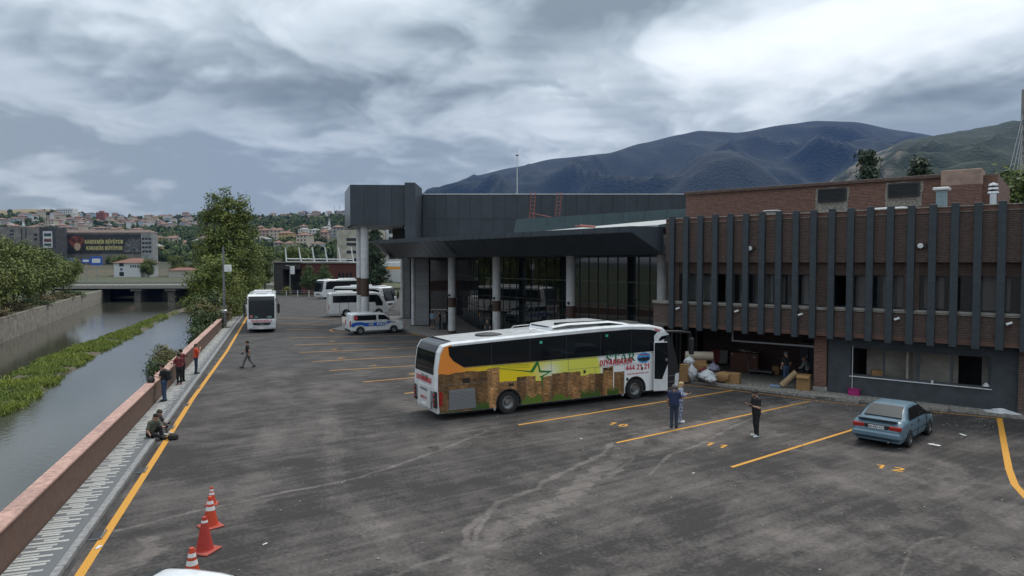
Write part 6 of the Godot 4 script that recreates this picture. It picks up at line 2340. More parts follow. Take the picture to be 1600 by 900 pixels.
# the livery printed along the right side: 13 m by 3.4 m
func livery_picture(L: float, Hh: float) -> ImageTexture:
	var W := 1040
	var Ht := 272
	var stone := noise_bytes(201, 0.06, 512, 5)
	var soft := noise_bytes(202, 0.012, 512, 3)
	# towers of the old city wall: x0, x1, top, tone
	var tw := [[0.0, 2.55, 2.0, 0.62], [2.3, 2.9, 2.06, 1.25], [2.9, 3.9, 1.45, 1.05], [3.75, 4.25, 1.62, 0.45], [4.2, 4.7, 1.58, 1.1], [4.7, 5.3, 1.35, 1.0], [5.0, 5.55, 1.5, 0.95], [5.55, 6.45, 1.62, 0.7], [6.4, 7.1, 1.62, 1.05], [7.1, 7.6, 1.38, 1.15], [7.55, 8.0, 1.42, 0.95], [7.9, 8.4, 1.45, 0.5], [8.35, 8.95, 1.72, 1.15], [9.0, 9.6, 1.42, 0.8]]
	var d := PackedByteArray()
	d.resize(W * Ht * 3)
	for j in Ht:
		var y := Hh * (1.0 - (j + 0.5) / Ht)
		for i in W:
			var x := L * (i + 0.5) / W
			var s: float = stone[(j * 2 % 512) * 512 + i * 2 % 512] / 255.0
			var f: float = soft[(j % 512) * 512 + i % 512] / 255.0
			# sky of the print: orange at the tail, yellow, then white
			var c := Color(0.80, 0.26, 0.035)
			c = c.lerp(Color(0.84, 0.62, 0.012), clampf((x - 0.9) / 1.5, 0.0, 1.0))
			c = c.lerp(Color(0.72, 0.70, 0.10), clampf((x - 4.2) / 1.6, 0.0, 1.0))
			var glow := exp(-(pow((x - 5.4) / 0.5, 2.0) + pow((y - 1.75) / 0.35, 2.0)))
			c = c.lerp(Color(0.78, 0.80, 0.62), glow)
			var arc := clampf((x - 7.55 - 0.6 * sqrt(maxf(0.0, 1.0 - pow((y - 1.3) / 1.2, 2.0)))) / 0.25, 0.0, 1.0)
			c = c.lerp(Color(0.80, 0.81, 0.82), arc)
			if y > 2.45 and x > 0.9:
				c = Color(0.80, 0.81, 0.82)
			# streaks behind the star
			for q in [[2.05, 0.0], [2.12, 0.1], [2.18, 0.2]]:
				if x > 2.4 + q[1] and x < 4.4 and absf(y - (q[0] - (x - 2.4) * 0.03)) < 0.012:
					c = Color(0.30, 0.36, 0.02)
			for t in tw:
				var ragged: float = t[2] + (f - 0.5) * 0.1
				if x >= t[0] and x < t[1] and y < ragged:
					var k: float = t[3] * (0.48 + s * 1.05)
					var round_ := 1.0
					if t[1] - t[0] < 1.2:
						round_ = 0.75 + 0.35 * sin(PI * (x - t[0]) / (t[1] - t[0]))
					var bi := int(x / 0.17 + (int(y / 0.085) % 2) * 0.5) * 37 + int(y / 0.085) * 101
					var blk := 0.62 + 0.62 * float((bi * 7919) % 97) / 97.0
					if fmod(y, 0.085) < 0.014: blk *= 0.6
					c = Color(0.32, 0.165, 0.064) * (k * round_ * blk * (0.55 + f * 0.9))
			if y < 0.52 + (f - 0.5) * 0.7 and x > 3.9 and x < 6.6:
				c = Color(0.05 + s * 0.09, 0.11 + s * 0.10, 0.018)
			if y < 0.62 + (s - 0.5) * 0.5 and ((x > 1.6 and x < 2.4) or (x > 7.1 and x < 8.2) or (x > 8.6 and x < 9.3)):
				c = Color(0.025 + s * 0.03, 0.06 + s * 0.07, 0.012)
			if y < 0.42 and x < 1.0:
				c = c.lerp(Color(0.04, 0.09, 0.015), 0.7)
			# dark window slots in the masonry
			for q in [[1.15, 1.5, 1.55, 1.75], [3.35, 3.6, 1.22, 1.34], [8.42, 8.62, 1.55, 1.66], [8.72, 8.88, 1.52, 1.62]]:
				if x > q[0] and x < q[1] and y > q[2] and y < q[3]:
					c = Color(0.02, 0.015, 0.01)
			# lower panels white from the front wheel on
			if x > 9.62:
				c = Color(0.80, 0.81, 0.82)
			var g := c.linear_to_srgb()
			var o := (j * W + i) * 3
			d[o] = int(clampf(g.r, 0, 1) * 255)
			d[o + 1] = int(clampf(g.g, 0, 1) * 255)
			d[o + 2] = int(clampf(g.b, 0, 1) * 255)
	return ImageTexture.create_from_image(Image.create_from_data(W, Ht, false, Image.FORMAT_RGB8, d))

func livery_coach() -> void:
	var L := 13.1
	var W := 2.55
	var Hh := 3.42
	var o := thing("livery_coach", "white long distance coach with a printed city wall, yellow star and red lettering", "coach", P(-3.7, 0, 29.15), heading(0.883, 0.470))
	var front := [Vector2(L - 0.1, 0.32), Vector2(L - 0.02, 0.6), Vector2(L, 1.1), Vector2(L - 0.12, 1.6), Vector2(L - 0.42, 2.6), Vector2(L - 0.75, 3.15), Vector2(L - 1.15, 3.42), Vector2(L - 1.9, 3.58), Vector2(L - 3.2, 3.64)]
	var rear := [Vector2(L - 5.0, 3.62), Vector2(L * 0.42, 3.52), Vector2(2.0, 3.36), Vector2(0.7, 3.30), Vector2(0.22, 3.2), Vector2(0.04, 2.9), Vector2(-0.06, 2.2), Vector2(-0.08, 1.4), Vector2(-0.04, 0.8), Vector2(0.06, 0.32)]
	coach_body(o, L, W, Hh, [3.35, 10.28], M["bus_white"], front, rear)
	var zr := W * 0.5
	# printed film on the right side, cut round the wheel arches
	var film := PackedVector2Array()
	var top := [Vector2(L - 1.45, 0.36), Vector2(L - 1.45, 2.32), Vector2(8.0, 2.42), Vector2(3.0, 2.50), Vector2(1.15, 2.55), Vector2(0.62, 3.20), Vector2(0.32, 3.12), Vector2(0.16, 2.8), Vector2(0.06, 2.2), Vector2(0.04, 1.4), Vector2(0.07, 0.8), Vector2(0.12, 0.36)]
	film = with_arches(top, 0.36, [3.35, 10.28], 0.62, 0.5)
	var fb := MB.new()
	var p3 := []
	var uvs := PackedVector2Array()
	for q in film:
		p3.append(Vector3(q.x, q.y, zr + 0.003))
		uvs.append(Vector2(q.x / L, 1.0 - q.y / Hh))
	fb.poly(p3, Vector3(0, 0, 1), uvs)
	var lm := StandardMaterial3D.new()
	lm.albedo_texture = livery_picture(L, Hh)
	lm.roughness = 0.35
	lm.clearcoat_enabled = true
	lm.clearcoat = 0.4
	lm.clearcoat_roughness = 0.1
	part(o, "printed_film", fb, lm)
	var gm: Material = M["bus_glass"]
	for s in [-1.0, 1.0]:
		side_sheet(o, "side_glass", [[1.2, 2.22], [0.72, 2.52], [0.55, 2.75], [0.50, 3.12], [4.0, 3.26], [8.0, 3.38], [10.0, 3.42], [11.2, 3.34], [12.0, 3.12], [12.25, 2.9], [11.62, 2.72], [11.62, 2.28], [8.0, 2.24]], s * (zr + 0.004), 0.01, gm)
		for x in [3.35, 10.28]:
			wheel(o, x, s * (zr - 0.16), 0.5, 0.3, M["steel_rim"])
			var fl := MB.new()
			var ring := arc_pts(x, 0.5, 0.63, deg_to_rad(-14.0), deg_to_rad(194.0), 18)
			var inner := arc_pts(x, 0.5, 0.575, deg_to_rad(194.0), deg_to_rad(-14.0), 18)
			var pp := PackedVector2Array()
			for q in ring: pp.append(q)
			for q in inner: pp.append(q)
			fl.extrude(pp, s * (zr - 0.1), s * (zr + 0.014))
			part(o, "arch_trim", fl, M["black_plastic"])
	# panel seams of the luggage flaps and the emergency door
	var seam := MB.new()
	for q in [[5.5, 0.36, 5.515, 2.4], [6.42, 0.36, 6.435, 2.38], [4.3, 0.36, 4.31, 1.55], [7.9, 0.36, 7.91, 1.72], [9.62, 0.36, 9.63, 1.78]]:
		seam.box(Vector3(q[0], q[1], zr + 0.002), Vector3(q[2], q[3], zr + 0.008))
	for q in [[0.2, 1.52, 2.55], [2.9, 1.38, 4.3], [6.43, 1.72, 11.6]]:
		seam.box(Vector3(q[0], q[1], zr + 0.002), Vector3(q[2], q[1] + 0.012, zr + 0.008))
	seam.box(Vector3(1.2, 2.19, zr + 0.002), Vector3(11.6, 2.21, zr + 0.012))
	part(o, "panel_seams", seam, M["steel_grey"])
	var gs := MB.new()
	for x in [2.5, 4.4, 6.3, 8.2, 10.0]:
		gs.box(Vector3(x, 2.27, zr + 0.012), Vector3(x + 0.025, 3.18 + x * 0.018, zr + 0.0155))
	part(o, "glass_joints", gs, M["frame_dark"])
	# silver radiator grille
	var rg := Node3D.new()
	rg.name = "radiator_grille"
	o.add_child(rg, true)
	var fr := MB.new()
	fr.extrude(PackedVector2Array([Vector2(0.5, 0.44), Vector2(1.78, 0.44), Vector2(1.72, 1.26), Vector2(1.62, 1.32), Vector2(0.55, 1.30)]), zr + 0.002, zr + 0.02)
	part(rg, "backing", fr, M["steel_grey"])
	for i in 14:
		var sl := MB.new()
		sl.box(Vector3(0.53, 0.47 + i * 0.058, zr + 0.02), Vector3(1.74 - i * 0.004, 0.505 + i * 0.058, zr + 0.045))
		part(rg, "slat", sl, M["galvanised"])
	# star
	var star := PackedVector2Array()
	var sc := Vector2(4.86, 1.72)
	for q in [[-2.7, 0.42], [-0.42, 0.10], [-0.05, 0.58], [0.10, 0.08], [0.72, 0.02], [0.2, -0.22], [0.24, -0.85], [0.12, -0.24], [0.03, -0.20], [0.50, -0.04], [0.02, 0.0], [-0.05, 0.36], [-0.30, 0.02], [-1.4, 0.22]]:
		star.append(sc + Vector2(q[0], q[1]))
	var sm := MB.new()
	sm.extrude(star, zr + 0.004, zr + 0.012)
	part(o, "star_outline", sm, mat("star_green", 0.015, 0.17, 0.04, 0.4))
	var red := mat("livery_red", 0.50, 0.012, 0.03, 0.4)
	var grn := mat("livery_green", 0.02, 0.16, 0.08, 0.4)
	var faceR := Basis.IDENTITY
	letters(o, "lettering", "STAR", 0.56, grn, Transform3D(Basis(Vector3(1.15, 0, 0), Vector3.UP, Vector3.BACK), Vector3(9.38, 2.07, zr + 0.012)), 700, false, 0.006, true)
	letters(o, "lettering", "DİYARBAKIR", 0.36, red, Transform3D(Basis(Vector3(0.92, 0, 0), Vector3(0.18, 1, 0), Vector3.BACK), Vector3(9.12, 1.90, zr + 0.02)), 800, true, 0.008)
	letters(o, "lettering", "444 21 21", 0.34, red, Transform3D(faceR, Vector3(10.42, 1.56, zr + 0.012)), 700, false, 0.006)
	letters(o, "lettering", "www.stardiyarbakir.com", 0.1, red, Transform3D(Basis(Vector3(1.2, 0, 0), Vector3.UP, Vector3.BACK), Vector3(10.42, 1.27, zr + 0.012)), 400, false, 0.005)
	var el := MB.new()
	el.lathe([Vector2(0, 0), Vector2(0.34, 0), Vector2(0.34, 0.01), Vector2(0, 0.01)], 26, Transform3D(Basis(Vector3(1.2, 0, 0), Vector3(0, 0, 1), Vector3(0, -0.75, 0)), Vector3(10.78, 2.0, zr + 0.006)))
	var eo := part(o, "emblem", el, mat("emblem_sky", 0.06, 0.30, 0.62, 0.4))
	var e2 := MB.new()
	e2.extrude(PackedVector2Array([Vector2(10.41, 1.97), Vector2(10.53, 2.02), Vector2(10.61, 1.98), Vector2(10.73, 2.05), Vector2(10.85, 1.99), Vector2(10.98, 2.04), Vector2(11.15, 1.97), Vector2(11.08, 1.86), Vector2(10.78, 1.82), Vector2(10.48, 1.87)]), zr + 0.018, zr + 0.022)
	part(eo, "skyline_print", e2, mat("print_navy", 0.01, 0.015, 0.03, 0.5))
	letters(eo, "lettering", "DİYARBAKIR", 0.09, red, Transform3D(Basis.IDENTITY, Vector3(10.78, 2.14, zr + 0.02)), 700, false, 0.004)
	# front door swung out against the flank, and the open doorway
	var dw := MB.new()
	var edge := PackedVector2Array([Vector2(12.05, 0.34), Vector2(12.72, 0.34), Vector2(12.78, 1.05)])
	for q in outline(front, 1.1, 3.05, 8): edge.append(q + Vector2(-0.06, 0))
	edge.append(Vector2(12.05, 3.0))
	dw.extrude(edge, zr - 0.05, zr + 0.004)
	part(o, "doorway", dw, M["black_plastic"])
	for k in 3:
		var stp := MB.new()
		stp.box(Vector3(12.1, 0.36 + k * 0.3, zr - 0.02), Vector3(12.8, 0.4 + k * 0.3, zr + 0.012))
		part(o, "step", stp, M["steel_grey"])
	var door := Node3D.new()
	door.name = "front_door"
	o.add_child(door, true)
	door.position = Vector3(0, 0, 0.16)
	var dp := MB.new()
	dp.extrude(PackedVector2Array([Vector2(11.25, 0.34), Vector2(12.12, 0.30), Vector2(12.12, 1.5), Vector2(12.08, 2.72), Vector2(11.25, 2.74)]), zr + 0.01, zr + 0.06, 0.015)
	part(door, "leaf", dp, M["bus_white"])
	var dg := MB.new()
	dg.extrude(PackedVector2Array([Vector2(11.27, 0.95), Vector2(11.75, 0.90), Vector2(12.1, 1.62), Vector2(12.06, 2.70), Vector2(11.27, 2.72)]), zr + 0.06, zr + 0.072)
	part(door, "glass", dg, gm)
	var hd := MB.new()
	hd.lathe([Vector2(0, 0), Vector2(0.07, 0), Vector2(0.07, 0.02), Vector2(0, 0.02)], 14, Transform3D(Basis(Vector3.RIGHT, PI / 2), Vector3(12.0, 1.85, zr + 0.072)))
	part(door, "handle", hd, M["galvanised"])
	# white hook of the bodywork over the doorway
	side_sheet(o, "pillar_hook", [[11.42, 2.55], [11.40, 3.02], [11.6, 3.2], [12.1, 3.22], [12.35, 3.05], [11.85, 2.98], [11.70, 2.86], [11.72, 2.55]], zr + 0.012, 0.02, M["bus_white"], 0.006)
	across(o, "windscreen", outline(front, 1.05, 3.56, 16), W - 0.2, 0.015, gm)
	# tail: dark window wrapping over the roof edge, plate, lamps, lettering
	across(o, "rear_glass", [Vector2(0.75, 3.305)] + outline(rear, 3.29, 1.95, 14), W - 0.42, 0.02, gm)
	var back := Basis(Vector3(0, 0, 1), Vector3.UP, Vector3(-1, 0, 0))
	letters(o, "lettering", "STAR", 0.3, grn, Transform3D(back, Vector3(-0.105, 1.74, 0.1)), 700, false, 0.006, true)
	letters(o, "lettering", "DİYARBAKIR", 0.3, red, Transform3D(back, Vector3(-0.115, 1.66, 0.0)), 800, true, 0.008)
	var bl := MB.new()
	bl.box(Vector3(-0.1, 0.5, -0.75), Vector3(-0.07, 1.4, 0.72))
	part(o, "engine_flap", bl, M["bus_offwhite"])
	letters(o, "lettering", "DİYARBAKIR", 0.15, M["steel_grey"], Transform3D(back, Vector3(-0.11, 1.22, 0.0)), 400, false, 0.005)
	letters(o, "lettering", "444 21 21", 0.16, red, Transform3D(back, Vector3(-0.11, 0.86, 0.0)), 700, false, 0.005)
	var np := MB.new()
	np.box(Vector3(-0.12, 0.52, -0.26), Vector3(-0.1, 0.64, 0.26))
	part(o, "number_plate", np, M["white_paint"])
	for s in [-1.0, 1.0]:
		var tl := MB.new()
		tl.cbox(Vector3(-0.09, 0.58, s * 1.14 - 0.12), Vector3(0.03, 1.28, s * 1.14 + 0.14), 0.03)
		part(o, "tail_lamp_frame", tl, M["black_plastic"])
		for k in 3:
			var rr := MB.new()
			rr.lathe([Vector2(0, 0), Vector2(0.075, 0.0), Vector2(0.06, 0.03), Vector2(0, 0.035)], 14, Transform3D(Basis(Vector3(0, 0, 1), PI / 2), Vector3(-0.085, 0.72 + k * 0.2, s * 1.15)))
			part(o, "tail_lamp", rr, M["tail_red"])
		var sg := MB.new()
		for i in 9:
			sg.box(Vector3(-0.095, 0.74 + i * 0.06, s * 0.88 - 0.09), Vector3(-0.075, 0.77 + i * 0.06, s * 0.88 + 0.09))
		part(o, "vent_slats", sg, M["steel_grey"])
	# lamp cluster on the flank beside the tail
	side_sheet(o, "side_lamp", [[0.08, 0.62], [0.22, 0.66], [0.26, 1.2], [0.10, 1.28]], zr + 0.004, 0.012, M["tail_red"])
	# roof: rear dome, air conditioning pod with fairing, hatch
	var dm := MB.new()
	dm.lathe([Vector2(0.62, 0), Vector2(0.6, 0.06), Vector2(0.3, 0.11), Vector2(0, 0.12)], 24, Transform3D(Basis.IDENTITY, Vector3(2.9, 3.38, 0.2)))
	part(o, "roof_dome", dm, M["black_plastic"])
	var pod := MB.new()
	pod.extrude(PackedVector2Array([Vector2(5.6, 3.5), Vector2(5.7, 3.72), Vector2(6.6, 3.82), Vector2(8.9, 3.84), Vector2(9.8, 3.72), Vector2(10.4, 3.58), Vector2(10.4, 3.5)]), -1.02, 1.02, 0.08)
	part(o, "roof_pod", pod, M["bus_white"])
	var pg := MB.new()
	pg.box(Vector3(5.66, 3.56, -0.8), Vector3(5.72, 3.70, 0.8))
	pg.box(Vector3(6.0, 3.77, 0.70), Vector3(8.8, 3.86, 0.82))
	part(o, "pod_vent", pg, M["black_plastic"])
	var rl := MB.new()
	rl.tube([Vector3(4.6, 3.5, 0.9), Vector3(4.75, 3.62, 0.88), Vector3(5.6, 3.66, 0.86)], [0.02, 0.02, 0.02], 6)
	rl.tube([Vector3(4.6, 3.5, -0.9), Vector3(4.75, 3.62, -0.88), Vector3(5.6, 3.66, -0.86)], [0.02, 0.02, 0.02], 6)
	part(o, "roof_rail", rl, M["galvanised"])
	var ht := MB.new()
	ht.cbox(Vector3(10.2, 3.58, -0.5), Vector3(11.1, 3.68, 0.5), 0.03)
	part(o, "roof_hatch", ht, M["black_plastic"])
	letters(o, "lettering", "2026", 0.16, red, Transform3D(Basis(Vector3(0.97, -0.24, 0), Vector3(0.24, 0.97, 0), Vector3.BACK), Vector3(11.6, 3.30, zr + 0.02)), 700, true, 0.005)
	# small marks: green exit stickers, flap handles
	for q in [[4.9, 3.0], [8.5, 3.12]]:
		var st := MB.new()
		st.box(Vector3(q[0], q[1], zr + 0.014), Vector3(q[0] + 0.14, q[1] + 0.12, zr + 0.018))
		part(o, "exit_sticker", st, mat("sticker_green", 0.05, 0.42, 0.28, 0.5))
	for q in [[7.25, 1.5], [10.6, 1.4], [9.72, 0.95]]:
		var hh := MB.new()
		hh.cbox(Vector3(q[0], q[1], zr), Vector3(q[0] + 0.14, q[1] + 0.14, zr + 0.015), 0.01)
		part(o, "flap_handle", hh, M["black_plastic"])
	# mirror arms over the front
	for s in [-1.0, 1.0]:
		var mr := MB.new()
		mr.tube([Vector3(L - 1.0, 3.2, s * 1.2), Vector3(L - 0.2, 3.18, s * 1.42), Vector3(L + 0.42, 3.1, s * 1.5), Vector3(L + 0.5, 2.85, s * 1.52)], [0.07, 0.065, 0.06, 0.05], 8)
		part(o, "mirror_arm", mr, M["black_plastic"])
		var mh := MB.new()
		mh.cbox(Vector3(L + 0.4, 2.0, s * 1.53 - 0.13), Vector3(L + 0.6, 2.85, s * 1.53 + 0.13), 0.05)
		part(o, "mirror", mh, M["black_plastic"])
	# mud flaps
	for x in [2.62, 9.5]:
		var mf := MB.new()
		mf.extrude(PackedVector2Array([Vector2(x, 0.36), Vector2(x + 0.16, 0.36), Vector2(x + 0.08, 0.2)]), zr - 0.3, zr - 0.05)
		part(o, "mud_flap", mf, M["white_column"])

func white_front_coach() -> void:
	var c := coach("white coach with red lettering driving along the riverside lane", P(-23.69, 0, 64.4) + Vector3(-0.321, 0, -0.947) * 12.0, heading(0.321, -0.947), 12.0, 3.62, M["bus_white"], "coaches at the far end of the lot")
	var facing := Basis(Vector3(0, 0, -1), Vector3.UP, Vector3(1, 0, 0))
	letters(c, "lettering", "PAMUKKALE", 0.26, mat("livery_red", 0.5, 0.012, 0.03, 0.4), Transform3D(Basis(Vector3(0, 0, -1.25), Vector3.UP, Vector3.RIGHT), Vector3(12.03, 1.14, 0)), 700, false, 0.01)
	var g := MB.new()
	g.extrude(PackedVector2Array([Vector2(-0.85, 0.98), Vector2(0.85, 0.98), Vector2(0.7, 0.72), Vector2(-0.7, 0.72)]), 0.0, 0.02, 0.0, Transform3D(facing, Vector3(12.01, 0, 0)))
	part(c, "lower_grille", g, M["black_plastic"])
	var ring := MB.new()
	ring.lathe([Vector2(0.12, 0), Vector2(0.15, 0.0), Vector2(0.15, 0.03), Vector2(0.12, 0.03), Vector2(0.12, 0)], 20, Transform3D(Basis(Vector3(0, 0, 1), -PI / 2), Vector3(12.03, 0.86, 0)))
	for k in 3:
		var a := PI / 2 + TAU * k / 3.0
		ring.tube([Vector3(12.045, 0.86, 0), Vector3(12.045, 0.86 + sin(a) * 0.13, cos(a) * 0.13)], [0.018, 0.008], 5)
	part(c, "star_badge", ring, M["galvanised"])
	for s in [-1.0, 1.0]:
		var fg := MB.new()
		fg.cbox(Vector3(11.93, 0.42, s * 1.0 - 0.14), Vector3(12.0, 0.54, s * 1.0 + 0.14), 0.02)
		part(c, "fog_lamp", fg, M["lamp_glass"])
	var bar := MB.new()
	bar.cbox(Vector3(11.93, 0.3, -1.1), Vector3(11.99, 0.36, 1.1), 0.01)
	part(c, "bumper_lip", bar, M["black_plastic"])
	for s in [-0.62, 0.35]:
		var wp := MB.new()
		wp.tube([Vector3(12.02, 1.3, s), Vector3(11.99, 1.5, s + 0.25), Vector3(11.88, 2.1, s + 0.5)], [0.02, 0.018, 0.014], 6)
		part(c, "wiper", wp, M["black_plastic"])
	# dashboard clutter seen through the screen, flat stickers on it
	for q in [[-0.92, 1.42, 0.26, 0.26, 0.40, 0.14, 0.14], [-0.5, 1.40, 0.3, 0.16, 0.12, 0.28, 0.22], [0.7, 1.42, 0.4, 0.16, 0.16, 0.28, 0.24]]:
		var st := MB.new()
		st.box(Vector3(11.9, q[1], -q[0] - q[2] / 2), Vector3(11.965, q[1] + q[3], -q[0] + q[2] / 2))
		part(c, "screen_sticker", st, mat("stk%d" % int(q[4] * 100), q[4], q[5], q[6], 0.5))

func midibus() -> void:
	var L := 7.4
	var W := 2.3
	var Hh := 3.0
	var o := thing("midibus", "white midibus with a narrow side door parked beside the portal columns", "midibus", P(-22.25, 0, 82.8) + Vector3(-0.40, 0, -0.917) * 1.1, heading(0.917, 0.40))
	var front := [Vector2(L - 0.05, 0.35), Vector2(L, 0.7), Vector2(L - 0.05, 1.15), Vector2(L - 0.35, 1.5), Vector2(L - 0.75, 2.35), Vector2(L - 1.15, 2.85), Vector2(L - 1.7, Hh)]
	var rear := [Vector2(0.4, Hh - 0.02), Vector2(0.1, Hh - 0.2), Vector2(0.0, 2.0), Vector2(0.0, 0.8), Vector2(0.05, 0.35)]
	var top := []
	for p in front: top.append(p)
	for p in rear: top.append(p)
	var mb := MB.new()
	mb.extrude(with_arches(top, 0.35, [2.1, 6.1], 0.5, 0.42), -W * 0.5, W * 0.5, 0.07)
	part(o, "body", mb, M["bus_white"])
	for s in [-1.0, 1.0]:
		side_sheet(o, "side_glass", [[0.45, 1.75], [5.6, 1.75], [5.75, 1.3], [6.6, 1.3], [6.55, 1.75], [6.1, 2.55], [5.8, 2.66], [0.45, 2.6]], s * (W * 0.5 + 0.002), 0.012, M["bus_glass"])
		for x in [2.1, 6.1]:
			wheel(o, x, s * (W * 0.5 - 0.14), 0.42, 0.26, M["white_column"])
		var mr := MB.new()
		mr.tube([Vector3(6.5, 2.4, s * 1.1), Vector3(7.0, 2.35, s * 1.35)], [0.04, 0.035], 6)
		mr.cbox(Vector3(6.95, 1.75, s * 1.36 - 0.09), Vector3(7.1, 2.38, s * 1.36 + 0.09), 0.04)
		part(o, "mirror", mr, M["black_plastic"])
	var dr := MB.new()
	for q in [[1.25, 0.4, 1.27, 2.6], [2.3, 0.95, 2.32, 2.6], [1.27, 2.58, 2.3, 2.6]]:
		dr.box(Vector3(q[0], q[1], W * 0.5 + 0.002), Vector3(q[2] + 0.02, q[3], W * 0.5 + 0.02))
	part(o, "door_seam", dr, M["black_plastic"])
	across(o, "windscreen", outline(front, 1.52, 2.84, 8), W - 0.2, 0.012, M["bus_glass"])
	var pod := MB.new()
	pod.cbox(Vector3(1.0, Hh - 0.02, -0.8), Vector3(3.0, Hh + 0.18, 0.8), 0.08)
	part(o, "roof_unit", pod, M["bus_white"])
	var tl := MB.new()
	tl.cbox(Vector3(-0.02, 0.9, 0.92), Vector3(0.05, 1.5, 1.12), 0.02)
	part(o, "tail_lamp", tl, M["tail_red"])

func police_van() -> void:
	var o := thing("police_van", "white police van with a blue stripe at the platform edge", "van", P(-15.24, 0, 63.16), heading(0.893, 0.450))
	var L := 5.05
	var W := 1.98
	var top := [Vector2(L - 0.05, 0.32), Vector2(L, 0.55), Vector2(L - 0.02, 0.95), Vector2(L - 0.16, 1.12), Vector2(L - 0.95, 1.28), Vector2(L - 1.25, 1.42), Vector2(L - 1.85, 1.90), Vector2(L - 2.25, 1.97), Vector2(1.5, 1.99), Vector2(0.25, 1.94), Vector2(0.1, 1.82), Vector2(0.0, 1.1), Vector2(-0.02, 0.5), Vector2(0.06, 0.32)]
	var mb := MB.new()
	mb.extrude(with_arches(top, 0.3, [0.95, 4.12], 0.39, 0.34), -W * 0.5, W * 0.5, 0.07)
	part(o, "body", mb, M["bus_white"])
	var z := W * 0.5
	var blue := mat("police_blue", 0.012, 0.09, 0.42, 0.35)
	for s in [-1.0, 1.0]:
		side_sheet(o, "rear_side_glass", [[0.35, 1.38], [0.5, 1.30], [2.42, 1.30], [2.42, 1.78], [0.42, 1.78], [0.3, 1.6]], s * (z + 0.002), 0.01, M["bus_glass"])
		side_sheet(o, "door_glass", [[2.62, 1.34], [3.72, 1.33], [3.45, 1.58], [3.15, 1.78], [2.60, 1.78]], s * (z + 0.002), 0.01, M["bus_glass"])
		side_sheet(o, "blue_stripe", [[0.06, 0.76], [0.3, 0.70], [0.5, 0.84], [1.0, 0.88], [1.4, 0.74], [3.3, 0.74], [3.9, 1.16], [3.45, 1.14], [3.2, 1.08], [1.4, 1.08], [1.0, 1.16], [0.5, 1.15], [0.1, 1.06]], s * (z + 0.002), 0.008, blue)
		var sp := MB.new()
		for q in [[1.35, 0.4], [2.52, 0.4], [3.62, 0.8]]:
			sp.box(Vector3(q[0], q[1], s * z - 0.002), Vector3(q[0] + 0.012, 1.75, s * (z + 0.0085)))
		part(o, "door_seams", sp, M["steel_grey"])
		for x in [0.95, 4.12]:
			wheel(o, x, s * (z - 0.11), 0.34, 0.22, M["steel_rim"], 7)
		for x in [2.22, 2.72]:
			var hd := MB.new()
			hd.cbox(Vector3(x, 1.18, s * z), Vector3(x + 0.22, 1.22, s * (z + 0.03)), 0.008)
			part(o, "door_handle", hd, M["black_plastic"])
		var mr := MB.new()
		mr.cbox(Vector3(3.45, 1.28, s * 1.0), Vector3(3.62, 1.52, s * 1.24), 0.04)
		part(o, "mirror", mr, M["black_plastic"])
		var hl := MB.new()
		hl.cbox(Vector3(L - 0.28, 0.92, s * 0.86 - 0.12), Vector3(L - 0.01, 1.1, s * 0.86 + 0.14), 0.03)
		part(o, "headlight", hl, M["lamp_glass"])
		var tl := MB.new()
		tl.cbox(Vector3(-0.03, 0.75, s * 0.90 - 0.06), Vector3(0.06, 1.3, s * 0.90 + 0.095), 0.02)
		part(o, "tail_lamp", tl, M["tail_red"])
	letters(o, "lettering", "POLİS", 0.34, M["white_paint"], Transform3D(Basis(Vector3(1.15, 0, 0), Vector3.UP, Vector3.BACK), Vector3(3.0, 0.91, z + 0.016)), 800, false, 0.006)
	var cr := MB.new()
	cr.box(Vector3(1.7, 0.79, z + 0.01), Vector3(2.15, 1.03, z + 0.014))
	part(o, "crest", cr, mat("crest_grey", 0.30, 0.33, 0.40, 0.5))
	var rs := MB.new()
	rs.box(Vector3(0.36, 1.42, z + 0.012), Vector3(0.66, 1.68, z + 0.016))
	part(o, "red_sticker", rs, mat("stk_red", 0.55, 0.04, 0.06, 0.5))
	for k in 5:
		var ck := MB.new()
		ck.box(Vector3(3.78 + k * 0.1, 1.0 + (k % 2) * 0.06, z + 0.003), Vector3(3.86 + k * 0.1, 1.06 + (k % 2) * 0.06, z + 0.008))
		part(o, "check_mark", ck, M["black_plastic"])
	across(o, "windscreen", outline(top, 1.43, 1.885, 6), W - 0.28, 0.012, M["bus_glass"])
	var bm := MB.new()
	bm.cbox(Vector3(L - 0.2, 0.3, -0.9), Vector3(L + 0.03, 0.52, 0.9), 0.05)
	bm.cbox(Vector3(-0.08, 0.32, -0.92), Vector3(0.1, 0.5, 0.92), 0.05)
	part(o, "bumper", bm, M["black_plastic"])
	var gr := MB.new()
	gr.cbox(Vector3(L - 0.04, 0.62, -0.55), Vector3(L + 0.02, 0.92, 0.55), 0.02)
	part(o, "grille", gr, M["black_plastic"])
	var lb := MB.new()
	lb.cbox(Vector3(2.45, 1.985, -0.28), Vector3(2.75, 2.05, 0.28), 0.02)
	part(o, "roof_aerial", lb, M["black_plastic"])

func rear_screen_mat() -> StandardMaterial3D:
	var m := mat("rear_screen", 0.05, 0.055, 0.058, 0.25)
	m.metallic_specular = 0.2
	return m

